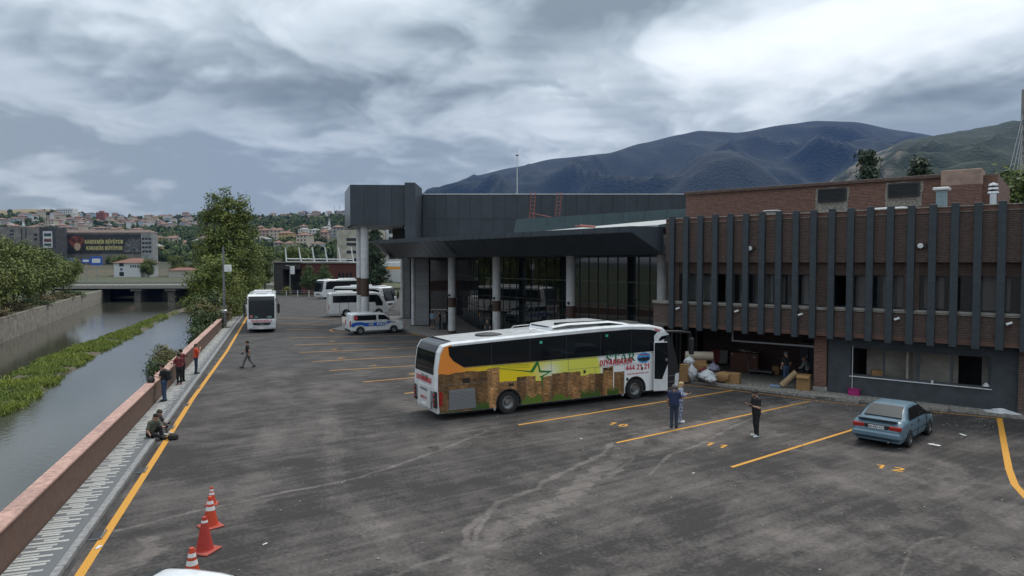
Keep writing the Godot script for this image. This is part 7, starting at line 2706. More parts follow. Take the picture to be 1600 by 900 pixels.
# three-box saloon lofted from cross sections: [x, half width at sill, at belt, sill y, belt y, top y]
func sedan(label: String, at: Vector3, turn: float, paint: Material, plate: String, detail := true) -> Node3D:
	var o := thing("parked_car", label, "car", at, turn)
	var st := [[-2.14, 0.66, 0.68, 0.42, 0.62, 0.64], [-2.10, 0.76, 0.77, 0.34, 0.72, 0.74], [-1.98, 0.81, 0.82, 0.28, 0.86, 0.96], [-1.70, 0.835, 0.83, 0.25, 0.90, 1.00], [-1.30, 0.84, 0.83, 0.24, 0.91, 0.99], [-0.6, 0.845, 0.83, 0.23, 0.91, 0.94], [0.3, 0.845, 0.83, 0.23, 0.90, 0.93], [0.9, 0.84, 0.82, 0.23, 0.88, 0.94], [1.3, 0.835, 0.80, 0.24, 0.82, 0.89], [1.75, 0.82, 0.77, 0.26, 0.72, 0.79], [2.0, 0.78, 0.70, 0.30, 0.64, 0.68], [2.12, 0.66, 0.60, 0.38, 0.55, 0.57]]
	var rows := []
	for s in st:
		var row := PackedVector3Array()
		for sd in [-1.0, 1.0]:
			var half := [Vector3(s[0], s[3], s[1] * 0.92), Vector3(s[0], lerpf(s[3], s[4], 0.25), s[1] * 0.99), Vector3(s[0], lerpf(s[3], s[4], 0.6), s[1] + 0.012), Vector3(s[0], lerpf(s[3], s[4], 0.9), s[2] + 0.004), Vector3(s[0], s[4], s[2] * 0.97), Vector3(s[0], lerpf(s[4], s[5], 0.8), s[2] * 0.86), Vector3(s[0], s[5], s[2] * 0.45)]
			if sd > 0: half.reverse()
			for h in half: row.append(Vector3(h.x, h.y, h.z * sd))
		rows.append(row)
	var mb := MB.new()
	mb.sheet(rows, false, true)
	for e in [0, rows.size() - 1]:
		var pts := []
		for p in rows[e]: pts.append(p)
		mb.poly(pts, Vector3(-1 if e == 0 else 1, 0, 0))
	var fl := []
	mb.box(Vector3(-2.0, 0.22, -0.74), Vector3(1.95, 0.3, 0.74))
	part(o, "body", mb, paint)
	# cabin: roof panel, pillars and dark glass between
	var cab := [[-1.48, 0.97, 0.72, 0.97], [-1.16, 1.22, 0.66, 1.0], [-0.82, 1.345, 0.615, 1.0], [-0.35, 1.385, 0.595, 1.0], [0.2, 1.375, 0.59, 1.0], [0.42, 1.34, 0.60, 1.0], [0.85, 1.12, 0.67, 1.0], [1.16, 0.93, 0.73, 1.0]]
	var glassrows := []
	for c in cab:
		var row := PackedVector3Array()
		var yb := 0.88
		for sd in [-1.0, 1.0]:
			var half := [Vector3(c[0], minf(yb, c[1]), 0.80), Vector3(c[0], lerpf(minf(yb, c[1]), c[1], 0.55), lerpf(0.80, c[2], 0.55)), Vector3(c[0], c[1] - 0.035, c[2] + 0.018), Vector3(c[0], c[1], c[2] * 0.85), Vector3(c[0], c[1] + 0.012, c[2] * 0.35)]
			if sd > 0: half.reverse()
			for h in half: row.append(Vector3(h.x, h.y, h.z * sd))
		glassrows.append(row)
	var gb := MB.new()
	gb.sheet(glassrows, false, true)
	part(o, "cabin_shell", gb, paint)
	var gm: Material = M["bus_glass"]
	# rear screen, windscreen, side windows as panes just proud of the shell
	var pane := func(pts: Array, lift: Vector3, called: String, m: Material) -> void:
		var q := MB.new()
		var up := lift.normalized()
		var raised := []
		for p in pts: raised.append(p + lift)
		q.poly(raised, up)
		for i in pts.size():
			var j := (i + 1) % pts.size()
			q.quad(pts[i], raised[i], raised[j], pts[j])
		part(o, called, q, m)
	pane.call([Vector3(-1.45, 1.00, -0.62), Vector3(-1.45, 1.00, 0.62), Vector3(-0.90, 1.325, 0.535), Vector3(-0.90, 1.325, -0.535)], Vector3(-0.03, 0.045, 0), "rear_screen", M["rear_screen"] if M.has("rear_screen") else rear_screen_mat())
	pane.call([Vector3(1.12, 0.955, -0.66), Vector3(1.12, 0.955, 0.66), Vector3(0.48, 1.31, 0.545), Vector3(0.48, 1.31, -0.545)], Vector3(0.03, 0.045, 0), "windscreen", gm)
	for s in [-1.0, 1.0]:
		pane.call([Vector3(-1.16, 0.93, s * 0.80), Vector3(-0.25, 0.93, s * 0.80), Vector3(-0.25, 1.31, s * 0.645), Vector3(-0.80, 1.30, s * 0.655)], Vector3(0, 0.01, s * 0.02), "side_window", gm)
		pane.call([Vector3(-0.20, 0.93, s * 0.80), Vector3(0.98, 0.93, s * 0.79), Vector3(0.40, 1.28, s * 0.65), Vector3(-0.20, 1.31, s * 0.645)], Vector3(0, 0.01, s * 0.02), "side_window", gm)
		for x in [-1.22, 1.24]:
			wheel(o, x, s * 0.775, 0.29, 0.2, M["steel_rim"], 6)
			var ar := MB.new()
			var pp := PackedVector2Array()
			for q in arc_pts(x, 0.29, 0.35, -0.15, PI + 0.15, 16): pp.append(q)
			ar.extrude(pp, s * 0.70, s * (0.852 if x < 0 else 0.846))
			part(o, "wheel_arch", ar, M["black_plastic"])
		var tl := MB.new()
		tl.cbox(Vector3(-2.13, 0.66, s * 0.60 - 0.2), Vector3(-1.98, 0.83, s * 0.60 + 0.2), 0.03)
		part(o, "tail_lamp", tl, M["tail_red"])
		var hl := MB.new()
		hl.cbox(Vector3(1.96, 0.52, s * 0.56 - 0.16), Vector3(2.09, 0.66, s * 0.56 + 0.16), 0.03)
		part(o, "headlight", hl, M["lamp_glass"])
		if detail:
			var mr := MB.new()
			mr.cbox(Vector3(0.68, 0.92, s * 0.82), Vector3(0.82, 1.05, s * 1.0), 0.03)
			part(o, "mirror", mr, M["black_plastic"])
			for x in [-0.95, 0.0]:
				var hd := MB.new()
				hd.cbox(Vector3(x - 0.16, 0.76, s * 0.83), Vector3(x, 0.80, s * 0.862), 0.008)
				part(o, "door_handle", hd, M["black_plastic"])
			var sm := MB.new()
			for x in [-0.25, 0.85]:
				sm.box(Vector3(x, 0.3, s * 0.835), Vector3(x + 0.01, 0.9, s * 0.8585))
			sm.box(Vector3(-0.85, 0.5, s * 0.84), Vector3(0.85, 0.525, s * 0.8595))
			part(o, "door_seams", sm, M["frame_dark"])
	if detail:
		var sp := MB.new()
		sp.cbox(Vector3(-2.06, 0.985, -0.66), Vector3(-1.86, 1.03, 0.66), 0.015)
		part(o, "boot_spoiler", sp, paint)
		var sl := MB.new()
		sl.box(Vector3(-2.075, 0.955, -0.62), Vector3(-1.95, 0.985, 0.62))
		part(o, "spoiler_gap", sl, M["black_plastic"])
		var gn := MB.new()
		gn.cbox(Vector3(-2.125, 0.67, -0.40), Vector3(-2.03, 0.82, 0.40), 0.01)
		part(o, "lamp_panel", gn, M["black_plastic"])
		var bm := MB.new()
		bm.cbox(Vector3(-2.22, 0.36, -0.80), Vector3(-1.98, 0.60, 0.80), 0.06)
		bm.cbox(Vector3(1.95, 0.28, -0.76), Vector3(2.16, 0.5, 0.76), 0.06)
		part(o, "bumper", bm, paint)
		var ex := MB.new()
		ex.tube([Vector3(-1.9, 0.27, 0.42), Vector3(-2.2, 0.26, 0.42)], [0.03, 0.03], 8)
		part(o, "exhaust", ex, M["galvanised"])
	if plate:
		var np := MB.new()
		np.box(Vector3(-2.14, 0.69, -0.26), Vector3(-2.126, 0.80, 0.26))
		var po := part(o, "number_plate", np, M["white_paint"])
		letters(po, "lettering", plate, 0.1, M["black_plastic"], Transform3D(Basis(Vector3(0, 0, 1), Vector3.UP, Vector3(-1, 0, 0)), Vector3(-2.142, 0.745, 0)), 700, false, 0.003)
	return o

# ---------------------------------------------------------------- street furniture and loose things
func build_small_things() -> void:
	# lamp post on the footpath
	var lp := thing("lamp_post", "grey lamp post with a small white cabinet on the river footpath", "lamp post", P(-28.9, 0.12, 68.4))
	var a := MB.new()
	a.lathe([Vector2(0.2, 0.0), Vector2(0.2, 1.55), Vector2(0.17, 1.6), Vector2(0.12, 1.75), Vector2(0.11, 4.8), Vector2(0.085, 8.1), Vector2(0.0, 8.12)], 14)
	part(lp, "pole", a, M["steel_grey"])
	var b := MB.new()
	b.lathe([Vector2(0.2, 1.45), Vector2(0.30, 1.5), Vector2(0.30, 1.72), Vector2(0.2, 1.8)], 14)
	part(lp, "collar", b, M["galvanised"])
	var c := MB.new()
	c.cbox(Vector3(0.12, 5.6, -0.2), Vector3(0.72, 6.3, 0.2), 0.03)
	part(lp, "cabinet", c, M["white_paint"])
	var d := MB.new()
	d.cbox(Vector3(-0.4, 0.0, -0.4), Vector3(0.5, 0.12, 0.4), 0.03)
	part(lp, "base_plate", d, M["concrete_dark"])
	# second lamp by the brown hall
	var l2 := thing("lamp_post", "slim lamp post with a white panel before the brown hall", "lamp post", P(-43.6, 0, 134))
	var e := MB.new()
	e.tube([Vector3.ZERO, Vector3(0, 6.0, 0)], [0.1, 0.07], 8)
	e.tube([Vector3(0, 6.0, 0), Vector3(-0.8, 6.15, 0)], [0.06, 0.05], 6)
	part(l2, "pole", e, M["galvanised"])
	var f := MB.new()
	f.cbox(Vector3(0.1, 4.4, -0.1), Vector3(0.9, 6.0, 0.1), 0.03)
	part(l2, "panel", f, M["white_paint"])
	# traffic cones
	var cone_words := ["smallest and farthest orange traffic cone of the row", "striped orange traffic cone second from the far end", "faded orange traffic cone third from the far end", "orange traffic cone cut by the bottom edge of the frame"]
	var spots := [[-8.22, 18.45, 0.62], [-7.55, 16.86, 0.98], [-7.04, 15.41, 1.02], [-6.55, 13.75, 1.0]]
	mat("cone_orange", 0.66, 0.068, 0.022, 0.55, 0.0, TX["streak"], 1.5)
	mat("cone_faded", 0.50, 0.045, 0.032, 0.7, 0.0, TX["streak"], 1.5)
	mat("cone_base", 0.42, 0.085, 0.06, 0.8, 0.0, TX["streak"], 1.5)
	mat("cone_band", 0.70, 0.68, 0.66, 0.4)
	for k in 4:
		var q: Array = spots[k]
		var o := thing("traffic_cone", cone_words[k], "traffic cone", P(q[0], 0, q[1]), 0.3 + k * 0.5, "traffic cones")
		o.scale = Vector3.ONE * q[2]
		var cm: Material = M["cone_faded"] if k == 2 else M["cone_orange"]
		var body := MB.new()
		body.lathe([Vector2(0.20, 0.04), Vector2(0.185, 0.07), Vector2(0.045, 0.78), Vector2(0.0, 0.785)], 20)
		part(o, "cone_body", body, cm)
		var bs := MB.new()
		bs.cbox(Vector3(-0.26, 0.0, -0.26), Vector3(0.26, 0.045, 0.26), 0.015)
		part(o, "cone_foot", bs, M["cone_base"])
		for bd in ([[0.44, 0.54], [0.60, 0.68]] if k != 2 else [[0.66, 0.71]]):
			var ring := MB.new()
			var r0: float = 0.188 - (bd[0] - 0.07) * 0.197
			var r1: float = 0.188 - (bd[1] - 0.07) * 0.197
			ring.lathe([Vector2(r0, bd[0]), Vector2(r1, bd[1])], 20)
			part(o, "reflective_band", ring, M["cone_band"])
	# rags and rubble on the asphalt
	var rag := [[-9.6, 15.6, 0.10, "crumpled white scrap by the riverside gutter"], [17.3, 26.0, 0.16, "flattened white scrap right of the blue saloon"], [16.0, 26.7, 0.12, "small white scrap behind the blue saloon"], [15.3, 24.5, 0.2, "pale strip of plastic beside the blue saloon's rear wheel"], [5.7, 21.2, 0.06, "tiny white scrap between bays ten and eleven"], [2.6, 25.4, 0.06, "tiny white scrap ahead of the coach's front wheel"], [-5.8, 15.8, 0.07, "tiny white scrap right of the cones"], [18.2, 23.0, 0.09, "white scrap near the curved lane line"]]
	for q in rag:
		var r := RandomNumberGenerator.new()
		r.seed = int(q[0] * 100)
		var mb := MB.new()
		var rows := []
		for i in 5:
			var row := PackedVector3Array()
			for j in 7:
				row.append(Vector3((j / 6.0 - 0.5) * 2.0 * q[2] * r.randf_range(0.8, 1.1), 0.008 + r.randf() * q[2] * 0.16, (i / 4.0 - 0.5) * q[2] * r.randf_range(0.6, 1.1)))
			rows.append(row)
		mb.sheet(rows)
		solo("litter_scrap", q[3], "litter", mb, M["white_column"], P(q[0], 0.0, q[1]), r.randf() * TAU, "scraps on the asphalt")
	var specks := MB.new()
	var r2 := RandomNumberGenerator.new()
	r2.seed = 909
	for i in 420:
		var near_wall := i % 3 == 0
		var at := bay(r2.randf_range(-3.0, 7.5), 0.0, r2.randf_range(0.6, 3.6)) if near_wall else P(r2.randf_range(-7.0, 19.0), 0, r2.randf_range(13.5, 33.0))
		var s := r2.randf_range(0.008, 0.028)
		specks.box(at + Vector3(-s, 0.0, -s * 0.7), at + Vector3(s, s * 0.8, s * 0.7))
	var so := inst("loose_stones", specks.mesh(), M["plaster_pale"], self)
	tag(so, "pale stone chips scattered over the asphalt", "rubble", "", "stuff")

func carton(called: String, label: String, w: float, h: float, d: float, at: Vector3, turn: float, group := "", open := false) -> Node3D:
	var o := thing(called, label, "box", at, turn, group)
	var m := mat("cardboard", 0.36, 0.205, 0.085, 0.85, 0.0, TX["streak"], 0.9)
	var mb := MB.new()
	if open:
		for q in [[-w / 2, -w / 2 + 0.01, -d / 2, d / 2], [w / 2 - 0.01, w / 2, -d / 2, d / 2], [-w / 2 + 0.01, w / 2 - 0.01, -d / 2, -d / 2 + 0.01], [-w / 2 + 0.01, w / 2 - 0.01, d / 2 - 0.01, d / 2]]:
			mb.box(Vector3(q[0], 0, q[2]), Vector3(q[1], h, q[3]))
		mb.box(Vector3(-w / 2 + 0.01, 0, -d / 2 + 0.01), Vector3(w / 2 - 0.01, 0.01, d / 2 - 0.01))
	else:
		mb.cbox(Vector3(-w / 2, 0, -d / 2), Vector3(w / 2, h, d / 2), 0.012)
	part(o, "carton_body", mb, m)
	if open:
		for s in [-1.0, 1.0]:
			var fl := MB.new()
			fl.box(Vector3(-w / 2 + 0.01, 0, 0), Vector3(w / 2 - 0.01, d * 0.42, 0.008), Transform3D(Basis(Vector3.RIGHT, s * 2.3), Vector3(0, h, s * d / 2)))
			part(o, "flap", fl, m)
	else:
		var tp := MB.new()
		tp.box(Vector3(-w / 2 - 0.001, h * 0.7, -0.035), Vector3(w / 2 + 0.001, h + 0.002, 0.035))
		part(o, "tape", tp, mat("tape", 0.42, 0.27, 0.12, 0.3))
	return o

func sack(label: String, s: Vector3, at: Vector3, turn: float, m: Material, seed_: int, called := "bag") -> Node3D:
	var fn := FastNoiseLite.new()
	fn.seed = seed_
	fn.frequency = 2.6
	var rows := []
	for i in 15:
		var t := i / 14.0
		var rr := sin(PI * clampf(0.04 + t * 0.94, 0.0, 1.0))
		var row := PackedVector3Array()
		for j in 22:
			var a := TAU * j / 22.0
			var k := rr * (1.0 + fn.get_noise_3d(cos(a), t * 2.2, sin(a)) * 0.45)
			row.append(Vector3(cos(a) * k * s.x * 0.5, t * s.y, sin(a) * k * s.z * 0.5))
		rows.append(row)
	var mb := MB.new()
	mb.sheet(rows, true, true)
	var o := thing(called, label, "bag", at, turn, "bags in the pile by the loading bay")
	part(o, "sack_body", mb, m)
	var kn := MB.new()
	kn.tube([Vector3(0, s.y * 0.96, 0), Vector3(0.02, s.y * 1.03, 0.01), Vector3(0.05, s.y * 1.12, 0.03)], [0.04, 0.025, 0.06], 8)
	part(o, "knot", kn, m)
	return o

func build_bay_things() -> void:
	var white := mat("sack_white", 0.60, 0.61, 0.63, 0.55, 0.0, TX["streak"], 1.3)
	var grp := "things in the pile by the loading bay"
	# pile beside the coach's nose
	carton("carton", "brown carton at the right end of the pile", 0.75, 0.55, 0.5, bay(-4.9, 0.12, 0.05), BAY_TURN + 0.15, grp)
	var wr := thing("wrapped_parcel", "slumped brown wrapped parcel between the white sack and the carton", "parcel", bay(-5.45, 0.12, 0.2), BAY_TURN - 0.25, grp)
	var wm := MB.new()
	var rows := []
	for i in 9:
		var t := i / 8.0
		var row := PackedVector3Array()
		for j in 14:
			var a := TAU * j / 14.0
			var k := 0.30 * pow(sin(PI * clampf(t * 0.9 + 0.05, 0, 1)), 0.35)
			row.append(Vector3((t - 0.5) * 1.05, 0.29 + signf(sin(a)) * pow(absf(sin(a)), 0.6) * k * 0.95 + (t - 0.5) * 0.12, signf(cos(a)) * pow(absf(cos(a)), 0.6) * k * 1.1))
		rows.append(row)
	wm.sheet(rows, true, false)
	part(wr, "wrapping", wm, M["cardboard"])
	var wt := MB.new()
	wt.box(Vector3(-0.03, 0.55, -0.25), Vector3(0.03, 0.585, 0.25))
	part(wr, "tape", wt, M["tape"])
	carton("carton", "crushed brown carton behind the wrapped parcel", 0.7, 0.4, 0.5, bay(-5.5, 0.12, -0.6), BAY_TURN + 0.5, grp)
	sack("large white sack slumped at the front of the pile", Vector3(0.95, 0.72, 0.8), bay(-6.05, 0.12, 0.75), 0.4, white, 1)
	sack("smaller white sack leaning on the large one", Vector3(0.75, 0.5, 0.6), bay(-5.72, 0.12, 1.05), 1.3, white, 2)
	sack("round white sack beside the coach door", Vector3(0.6, 0.95, 0.55), bay(-6.85, 0.12, 1.0), 2.2, white, 3)
	sack("white sack on top of the pile's left end", Vector3(0.6, 0.55, 0.6), bay(-7.1, 0.9, 0.75), 0.2, white, 4)
	sack("lilac and white checked sack behind the large white one", Vector3(0.9, 0.6, 0.7), bay(-6.2, 0.45, -0.35), 0.9, mat("sack_lilac", 0.46, 0.45, 0.60, 0.6, 0.0, tone_tex("fire", 140, 0.015, 256, 0.3, 1.0), 2.0), 5)
	sack("dark red bag in the middle of the pile", Vector3(0.6, 0.42, 0.5), bay(-6.5, 0.40, 0.2), 0.1, mat("bag_red", 0.13, 0.018, 0.022, 0.7), 6)
	sack("grey sack low in the pile", Vector3(0.8, 0.5, 0.6), bay(-6.6, 0.12, 0.35), 0.8, mat("sack_grey", 0.30, 0.30, 0.31, 0.7), 7)
	carton("carton", "tan carton standing against the coach door", 0.42, 0.95, 0.35, bay(-7.15, 0.12, 1.25), BAY_TURN, grp)
	carton("carton", "orange brown carton in the pile's middle", 0.6, 0.4, 0.45, bay(-6.75, 0.55, -0.2), BAY_TURN + 0.4, grp)
	var rl := thing("foam_roll", "large beige roll resting on top of the pile", "roll", bay(-7.0, 1.15, -0.3), BAY_TURN + 0.55, grp)
	var rm := MB.new()
	rm.tube([Vector3(-0.75, 0.22, 0), Vector3(0.75, 0.22, 0)], [0.25, 0.25], 20)
	part(rl, "wrap", rm, mat("beige_wrap", 0.44, 0.37, 0.28, 0.7, 0.0, TX["streak"], 1.0))
	var re := MB.new()
	re.tube([Vector3(0.75, 0.22, 0), Vector3(0.765, 0.22, 0)], [0.19, 0.19], 18)
	part(rl, "core_end", re, M["concrete_dark"])
	var sup := carton("carton", "hidden brown carton carrying the beige roll", 0.8, 1.03, 0.6, bay(-7.0, 0.12, -0.35), BAY_TURN + 0.3, grp)
	sup.set_meta("label", "tall brown carton carrying the beige roll")
	# by the brick pillar
	carton("carton", "open brown carton with raised flaps beside the brick pillar", 0.62, 0.78, 0.5, bay(-1.35, 0.12, -0.35), BAY_TURN + 0.1, "cartons by the brick pillar", true)
	var ro := thing("cardboard_sheet", "rolled cardboard leaning against the open carton", "cardboard", bay(-2.05, 0.12, -0.35), BAY_TURN)
	var rb := MB.new()
	rb.tube([Vector3(-0.35, 0.12, 0.15), Vector3(0.3, 0.85, -0.1)], [0.16, 0.16], 14)
	part(ro, "roll", rb, mat("cardboard_pale", 0.42, 0.29, 0.17, 0.85, 0.0, TX["streak"], 0.9))
	var bt := MB.new()
	bt.tube([Vector3(-0.9, 0.05, 0.25), Vector3(-0.4, 0.06, 0.3)], [0.1, 0.07], 8)
	part(ro, "blue_wrap", bt, mat("blue_wrap", 0.14, 0.2, 0.3, 0.6))
	# inside the bay
	var cb := thing("wooden_cabinet", "brown wooden counter with papers on top inside the loading bay", "cabinet", bay(-5.8, 0.12, -4.3), BAY_TURN)
	var c1 := MB.new()
	c1.cbox(Vector3(-0.85, 0.0, -0.4), Vector3(0.85, 1.15, 0.4), 0.02)
	part(cb, "carcass", c1, mat("brown_wood", 0.115, 0.042, 0.022, 0.5, 0.0, TX["streak"], 0.8))
	for q in [[-0.7, 1.05], [0.62, 0.95], [0.65, 0.25]]:
		var k := MB.new()
		k.box(Vector3(q[0] - 0.05, q[1] - 0.04, 0.4), Vector3(q[0] + 0.05, q[1] + 0.04, 0.415))
		part(cb, "metal_corner", k, M["galvanised"])
	var pp := thing("paper_heap", "loose pale papers heaped on the brown counter", "papers", bay(-5.7, 1.27, -4.3), BAY_TURN)
	var r := RandomNumberGenerator.new()
	r.seed = 8
	for i in 9:
		var m := MB.new()
		m.box(Vector3(-0.15, 0, -0.1), Vector3(0.15, 0.012, 0.1), Transform3D(Basis(Vector3.UP, r.randf() * TAU) * Basis(Vector3.RIGHT, r.randf_range(-0.3, 0.3)), Vector3(r.randf_range(-0.5, 0.6), 0.03 + i * 0.008, r.randf_range(-0.15, 0.25))))
		part(pp, "paper_sheet", m, M["white_column"])
	var sb := thing("leaning_sign", "half red half white signboard leaning on the bay's back wall", "sign", bay(-8.0, 0.12, -5.5), BAY_TURN + 0.2)
	var xf := Transform3D(Basis(Vector3.RIGHT, -0.15), Vector3.ZERO)
	var s1 := MB.new()
	s1.box(Vector3(-0.55, 0.15, 0), Vector3(0.05, 1.0, 0.04), xf)
	part(sb, "red_half", s1, mat("sign_red", 0.28, 0.03, 0.035, 0.6, 0.0, TX["streak"], 1.0))
	var s2 := MB.new()
	s2.box(Vector3(0.05, 0.15, 0.002), Vector3(0.55, 1.0, 0.042), xf)
	part(sb, "white_half", s2, M["plaster_pale"])
	var s3 := MB.new()
	for i in 5:
		s3.box(Vector3(0.12, 0.3 + i * 0.13, 0.042), Vector3(0.48, 0.34 + i * 0.13, 0.045), xf)
	part(sb, "print", s3, M["steel_grey"])
	var s4 := MB.new()
	s4.box(Vector3(-0.5, 0, -0.02), Vector3(-0.44, 0.2, 0.03))
	s4.box(Vector3(0.44, 0, -0.02), Vector3(0.5, 0.2, 0.03))
	part(sb, "feet", s4, M["frame_dark"])
	var tr := thing("hand_trolley", "low flat hand trolley with small wheels in the loading bay", "trolley", bay(-4.6, 0.12, -3.7), BAY_TURN + 0.1)
	var t1 := MB.new()
	t1.cbox(Vector3(-0.75, 0.2, -0.35), Vector3(0.6, 0.26, 0.35), 0.01)
	part(tr, "deck", t1, M["steel_grey"])
	for q in [[-0.6, 0.28], [0.5, 0.28], [-0.6, -0.28], [0.5, -0.28]]:
		var w := MB.new()
		w.lathe([Vector2(0, -0.03), Vector2(0.1, -0.03), Vector2(0.1, 0.03), Vector2(0, 0.03)], 14, Transform3D(Basis(Vector3.RIGHT, PI / 2), Vector3(q[0], 0.1, q[1])))
		part(tr, "wheel", w, M["rubber"])
	var th := MB.new()
	th.tube([Vector3(-0.7, 0.24, -0.3), Vector3(-0.85, 1.0, -0.3), Vector3(-0.85, 1.0, 0.3), Vector3(-0.7, 0.24, 0.3)], [0.02, 0.02, 0.02, 0.02], 8)
	part(tr, "handle", th, M["steel_grey"])
	carton("carton", "small upright carton against the bay's back wall", 0.38, 0.5, 0.3, bay(-4.0, 0.12, -4.2), BAY_TURN, "cartons in the loading bay")
	var ch := thing("chair", "dark chair carrying the seated man behind the pillar", "chair", bay(-1.9, 0.12, -3.0), BAY_TURN + 0.5)
	var cs := MB.new()
	cs.cbox(Vector3(-0.22, 0.42, -0.22), Vector3(0.22, 0.47, 0.22), 0.015)
	part(ch, "seat", cs, M["frame_dark"])
	for q in [[-0.2, -0.2], [0.2, -0.2], [-0.2, 0.2], [0.2, 0.2]]:
		var lg := MB.new()
		lg.tube([Vector3(q[0], 0, q[1]), Vector3(q[0], 0.43, q[1])], [0.018, 0.018], 6)
		part(ch, "leg", lg, M["steel_grey"])
	var bk := MB.new()
	bk.cbox(Vector3(-0.25, 0.5, -0.2), Vector3(-0.21, 0.95, 0.2), 0.015)
	part(ch, "backrest", bk, M["frame_dark"])
	for i in 3:
		var lk := thing("locker", ["left", "middle", "right"][i] + " dark upright locker in the bay's shadow", "locker", bay(-2.9 + i * 0.55, 0.12, -5.9), BAY_TURN, "lockers in the loading bay")
		var lm := MB.new()
		lm.cbox(Vector3(-0.26, 0, -0.25), Vector3(0.26, 1.85, 0.25), 0.015)
		part(lk, "casing", lm, M["frame_dark"])
		var lh := MB.new()
		lh.box(Vector3(0.16, 0.95, 0.25), Vector3(0.19, 1.1, 0.28))
		part(lk, "handle", lh, M["galvanised"])
	# along the plastered wall
	var pk := thing("magenta_crate", "magenta plastic crate at the foot of the grey plastered wall", "crate", bay(1.0, 0.12, -0.42), BAY_TURN)
	var pm := MB.new()
	var mg := mat("magenta", 0.34, 0.015, 0.135, 0.45)
	pm.box(Vector3(-0.24, 0.0, -0.15), Vector3(0.24, 0.02, 0.15))
	for q in [[-0.24, -0.22, -0.15, 0.15], [0.22, 0.24, -0.15, 0.15], [-0.22, 0.22, -0.15, -0.13], [-0.22, 0.22, 0.13, 0.15]]:
		pm.box(Vector3(q[0], 0.02, q[2]), Vector3(q[1], 0.30, q[3]))
	part(pk, "tub", pm, mg)
	var pr := MB.new()
	for q in [[-0.26, 0.26, -0.17, -0.15], [-0.26, 0.26, 0.15, 0.17], [-0.26, -0.24, -0.15, 0.15], [0.24, 0.26, -0.15, 0.15]]:
		pr.box(Vector3(q[0], 0.27, q[2]), Vector3(q[1], 0.31, q[3]))
	part(pk, "rim", pr, mg)
	var pipe := MB.new()
	pipe.tube([Vector3(0, 0.05, 0), Vector3(0, 2.4, 0)], [0.015, 0.015], 6)
	solo("wall_cable", "thin white cable running down the grey wall to the crate", "cable", pipe, M["white_paint"], bay(0.87, 0.12, -0.57))
	var br := MB.new()
	br.cbox(Vector3(-0.55, 0.0, -0.3), Vector3(0.55, 0.03, 0.3), 0.005)
	solo("foam_board", "pale board lying on the kerb below the brick pillar", "board", br, M["plaster_pale"], bay(0.15, 0.125, 0.75), BAY_TURN + 0.2)
	var pile := thing("plaster_bag", "torn white plaster bag at the right end of the grey wall", "bag", bay(6.9, 0.12, -0.2), BAY_TURN)
	var sk := MB.new()
	var fn := FastNoiseLite.new()
	fn.seed = 44
	fn.frequency = 3.0
	var rws := []
	for i in 7:
		var row := PackedVector3Array()
		for j in 16:
			var a := TAU * j / 16.0
			var rr := 0.62 * (1.0 - i / 6.5) * (1.0 + fn.get_noise_2d(j * 0.4, i * 0.3) * 0.5)
			row.append(Vector3(cos(a) * rr * 1.1, i * 0.03 + 0.01, sin(a) * rr * 0.5))
		rws.append(row)
	sk.sheet(rws, true, true)
	part(pile, "paper_sack", sk, M["white_column"])
	var cup := MB.new()
	cup.lathe([Vector2(0, 0), Vector2(0.045, 0), Vector2(0.055, 0.14), Vector2(0.05, 0.14), Vector2(0.04, 0.01)], 12)
	solo("paper_cup", "white paper cup standing on the long window sill", "cup", cup, M["white_paint"], bay(4.25, 1.03, -0.62))
	var sc := MB.new()
	sc.lathe([Vector2(0.16, 0), Vector2(0.1, 0.1), Vector2(0.03, 0.16), Vector2(0, 0.17)], 7)
	solo("rag", "crumpled white rag at the long window's right corner", "rag", sc, M["white_column"], bay(6.3, 1.125, -0.72))
	carton("carton", "brown carton lying inside the long window", 0.5, 0.32, 0.4, bay(1.85, 1.03, -1.15), BAY_TURN + 0.3, "things behind the long window")
	var tb := thing("work_table", "narrow table behind the long window", "table", bay(1.7, 0.12, -1.2), BAY_TURN)
	var tt := MB.new()
	tt.box(Vector3(-0.7, 0.87, -0.3), Vector3(0.7, 0.908, 0.3))
	part(tb, "table_top", tt, M["brown_wood"])
	for q in [[-0.65, -0.25], [0.65, -0.25], [-0.65, 0.25], [0.65, 0.25]]:
		var lg := MB.new()
		lg.box(Vector3(q[0] - 0.025, 0, q[1] - 0.025), Vector3(q[0] + 0.025, 0.87, q[1] + 0.025))
		part(tb, "leg", lg, M["brown_wood"])
	# stones by the tiled piers
	var ros := MB.new()
	ros.lathe([Vector2(0.3, 0), Vector2(0.22, 0.12), Vector2(0.1, 0.22), Vector2(0, 0.24)], 7)
	solo("rubble_heap", "small heap of rubble before the tiled piers", "rubble", ros, M["plaster_pink"], P(-11.2, 0.15, 70.6))

# ---------------------------------------------------------------- people (local +x ahead, +z to their right)
var head_parts := []      # [skin arrays, hair arrays]
var hand_arrays := []

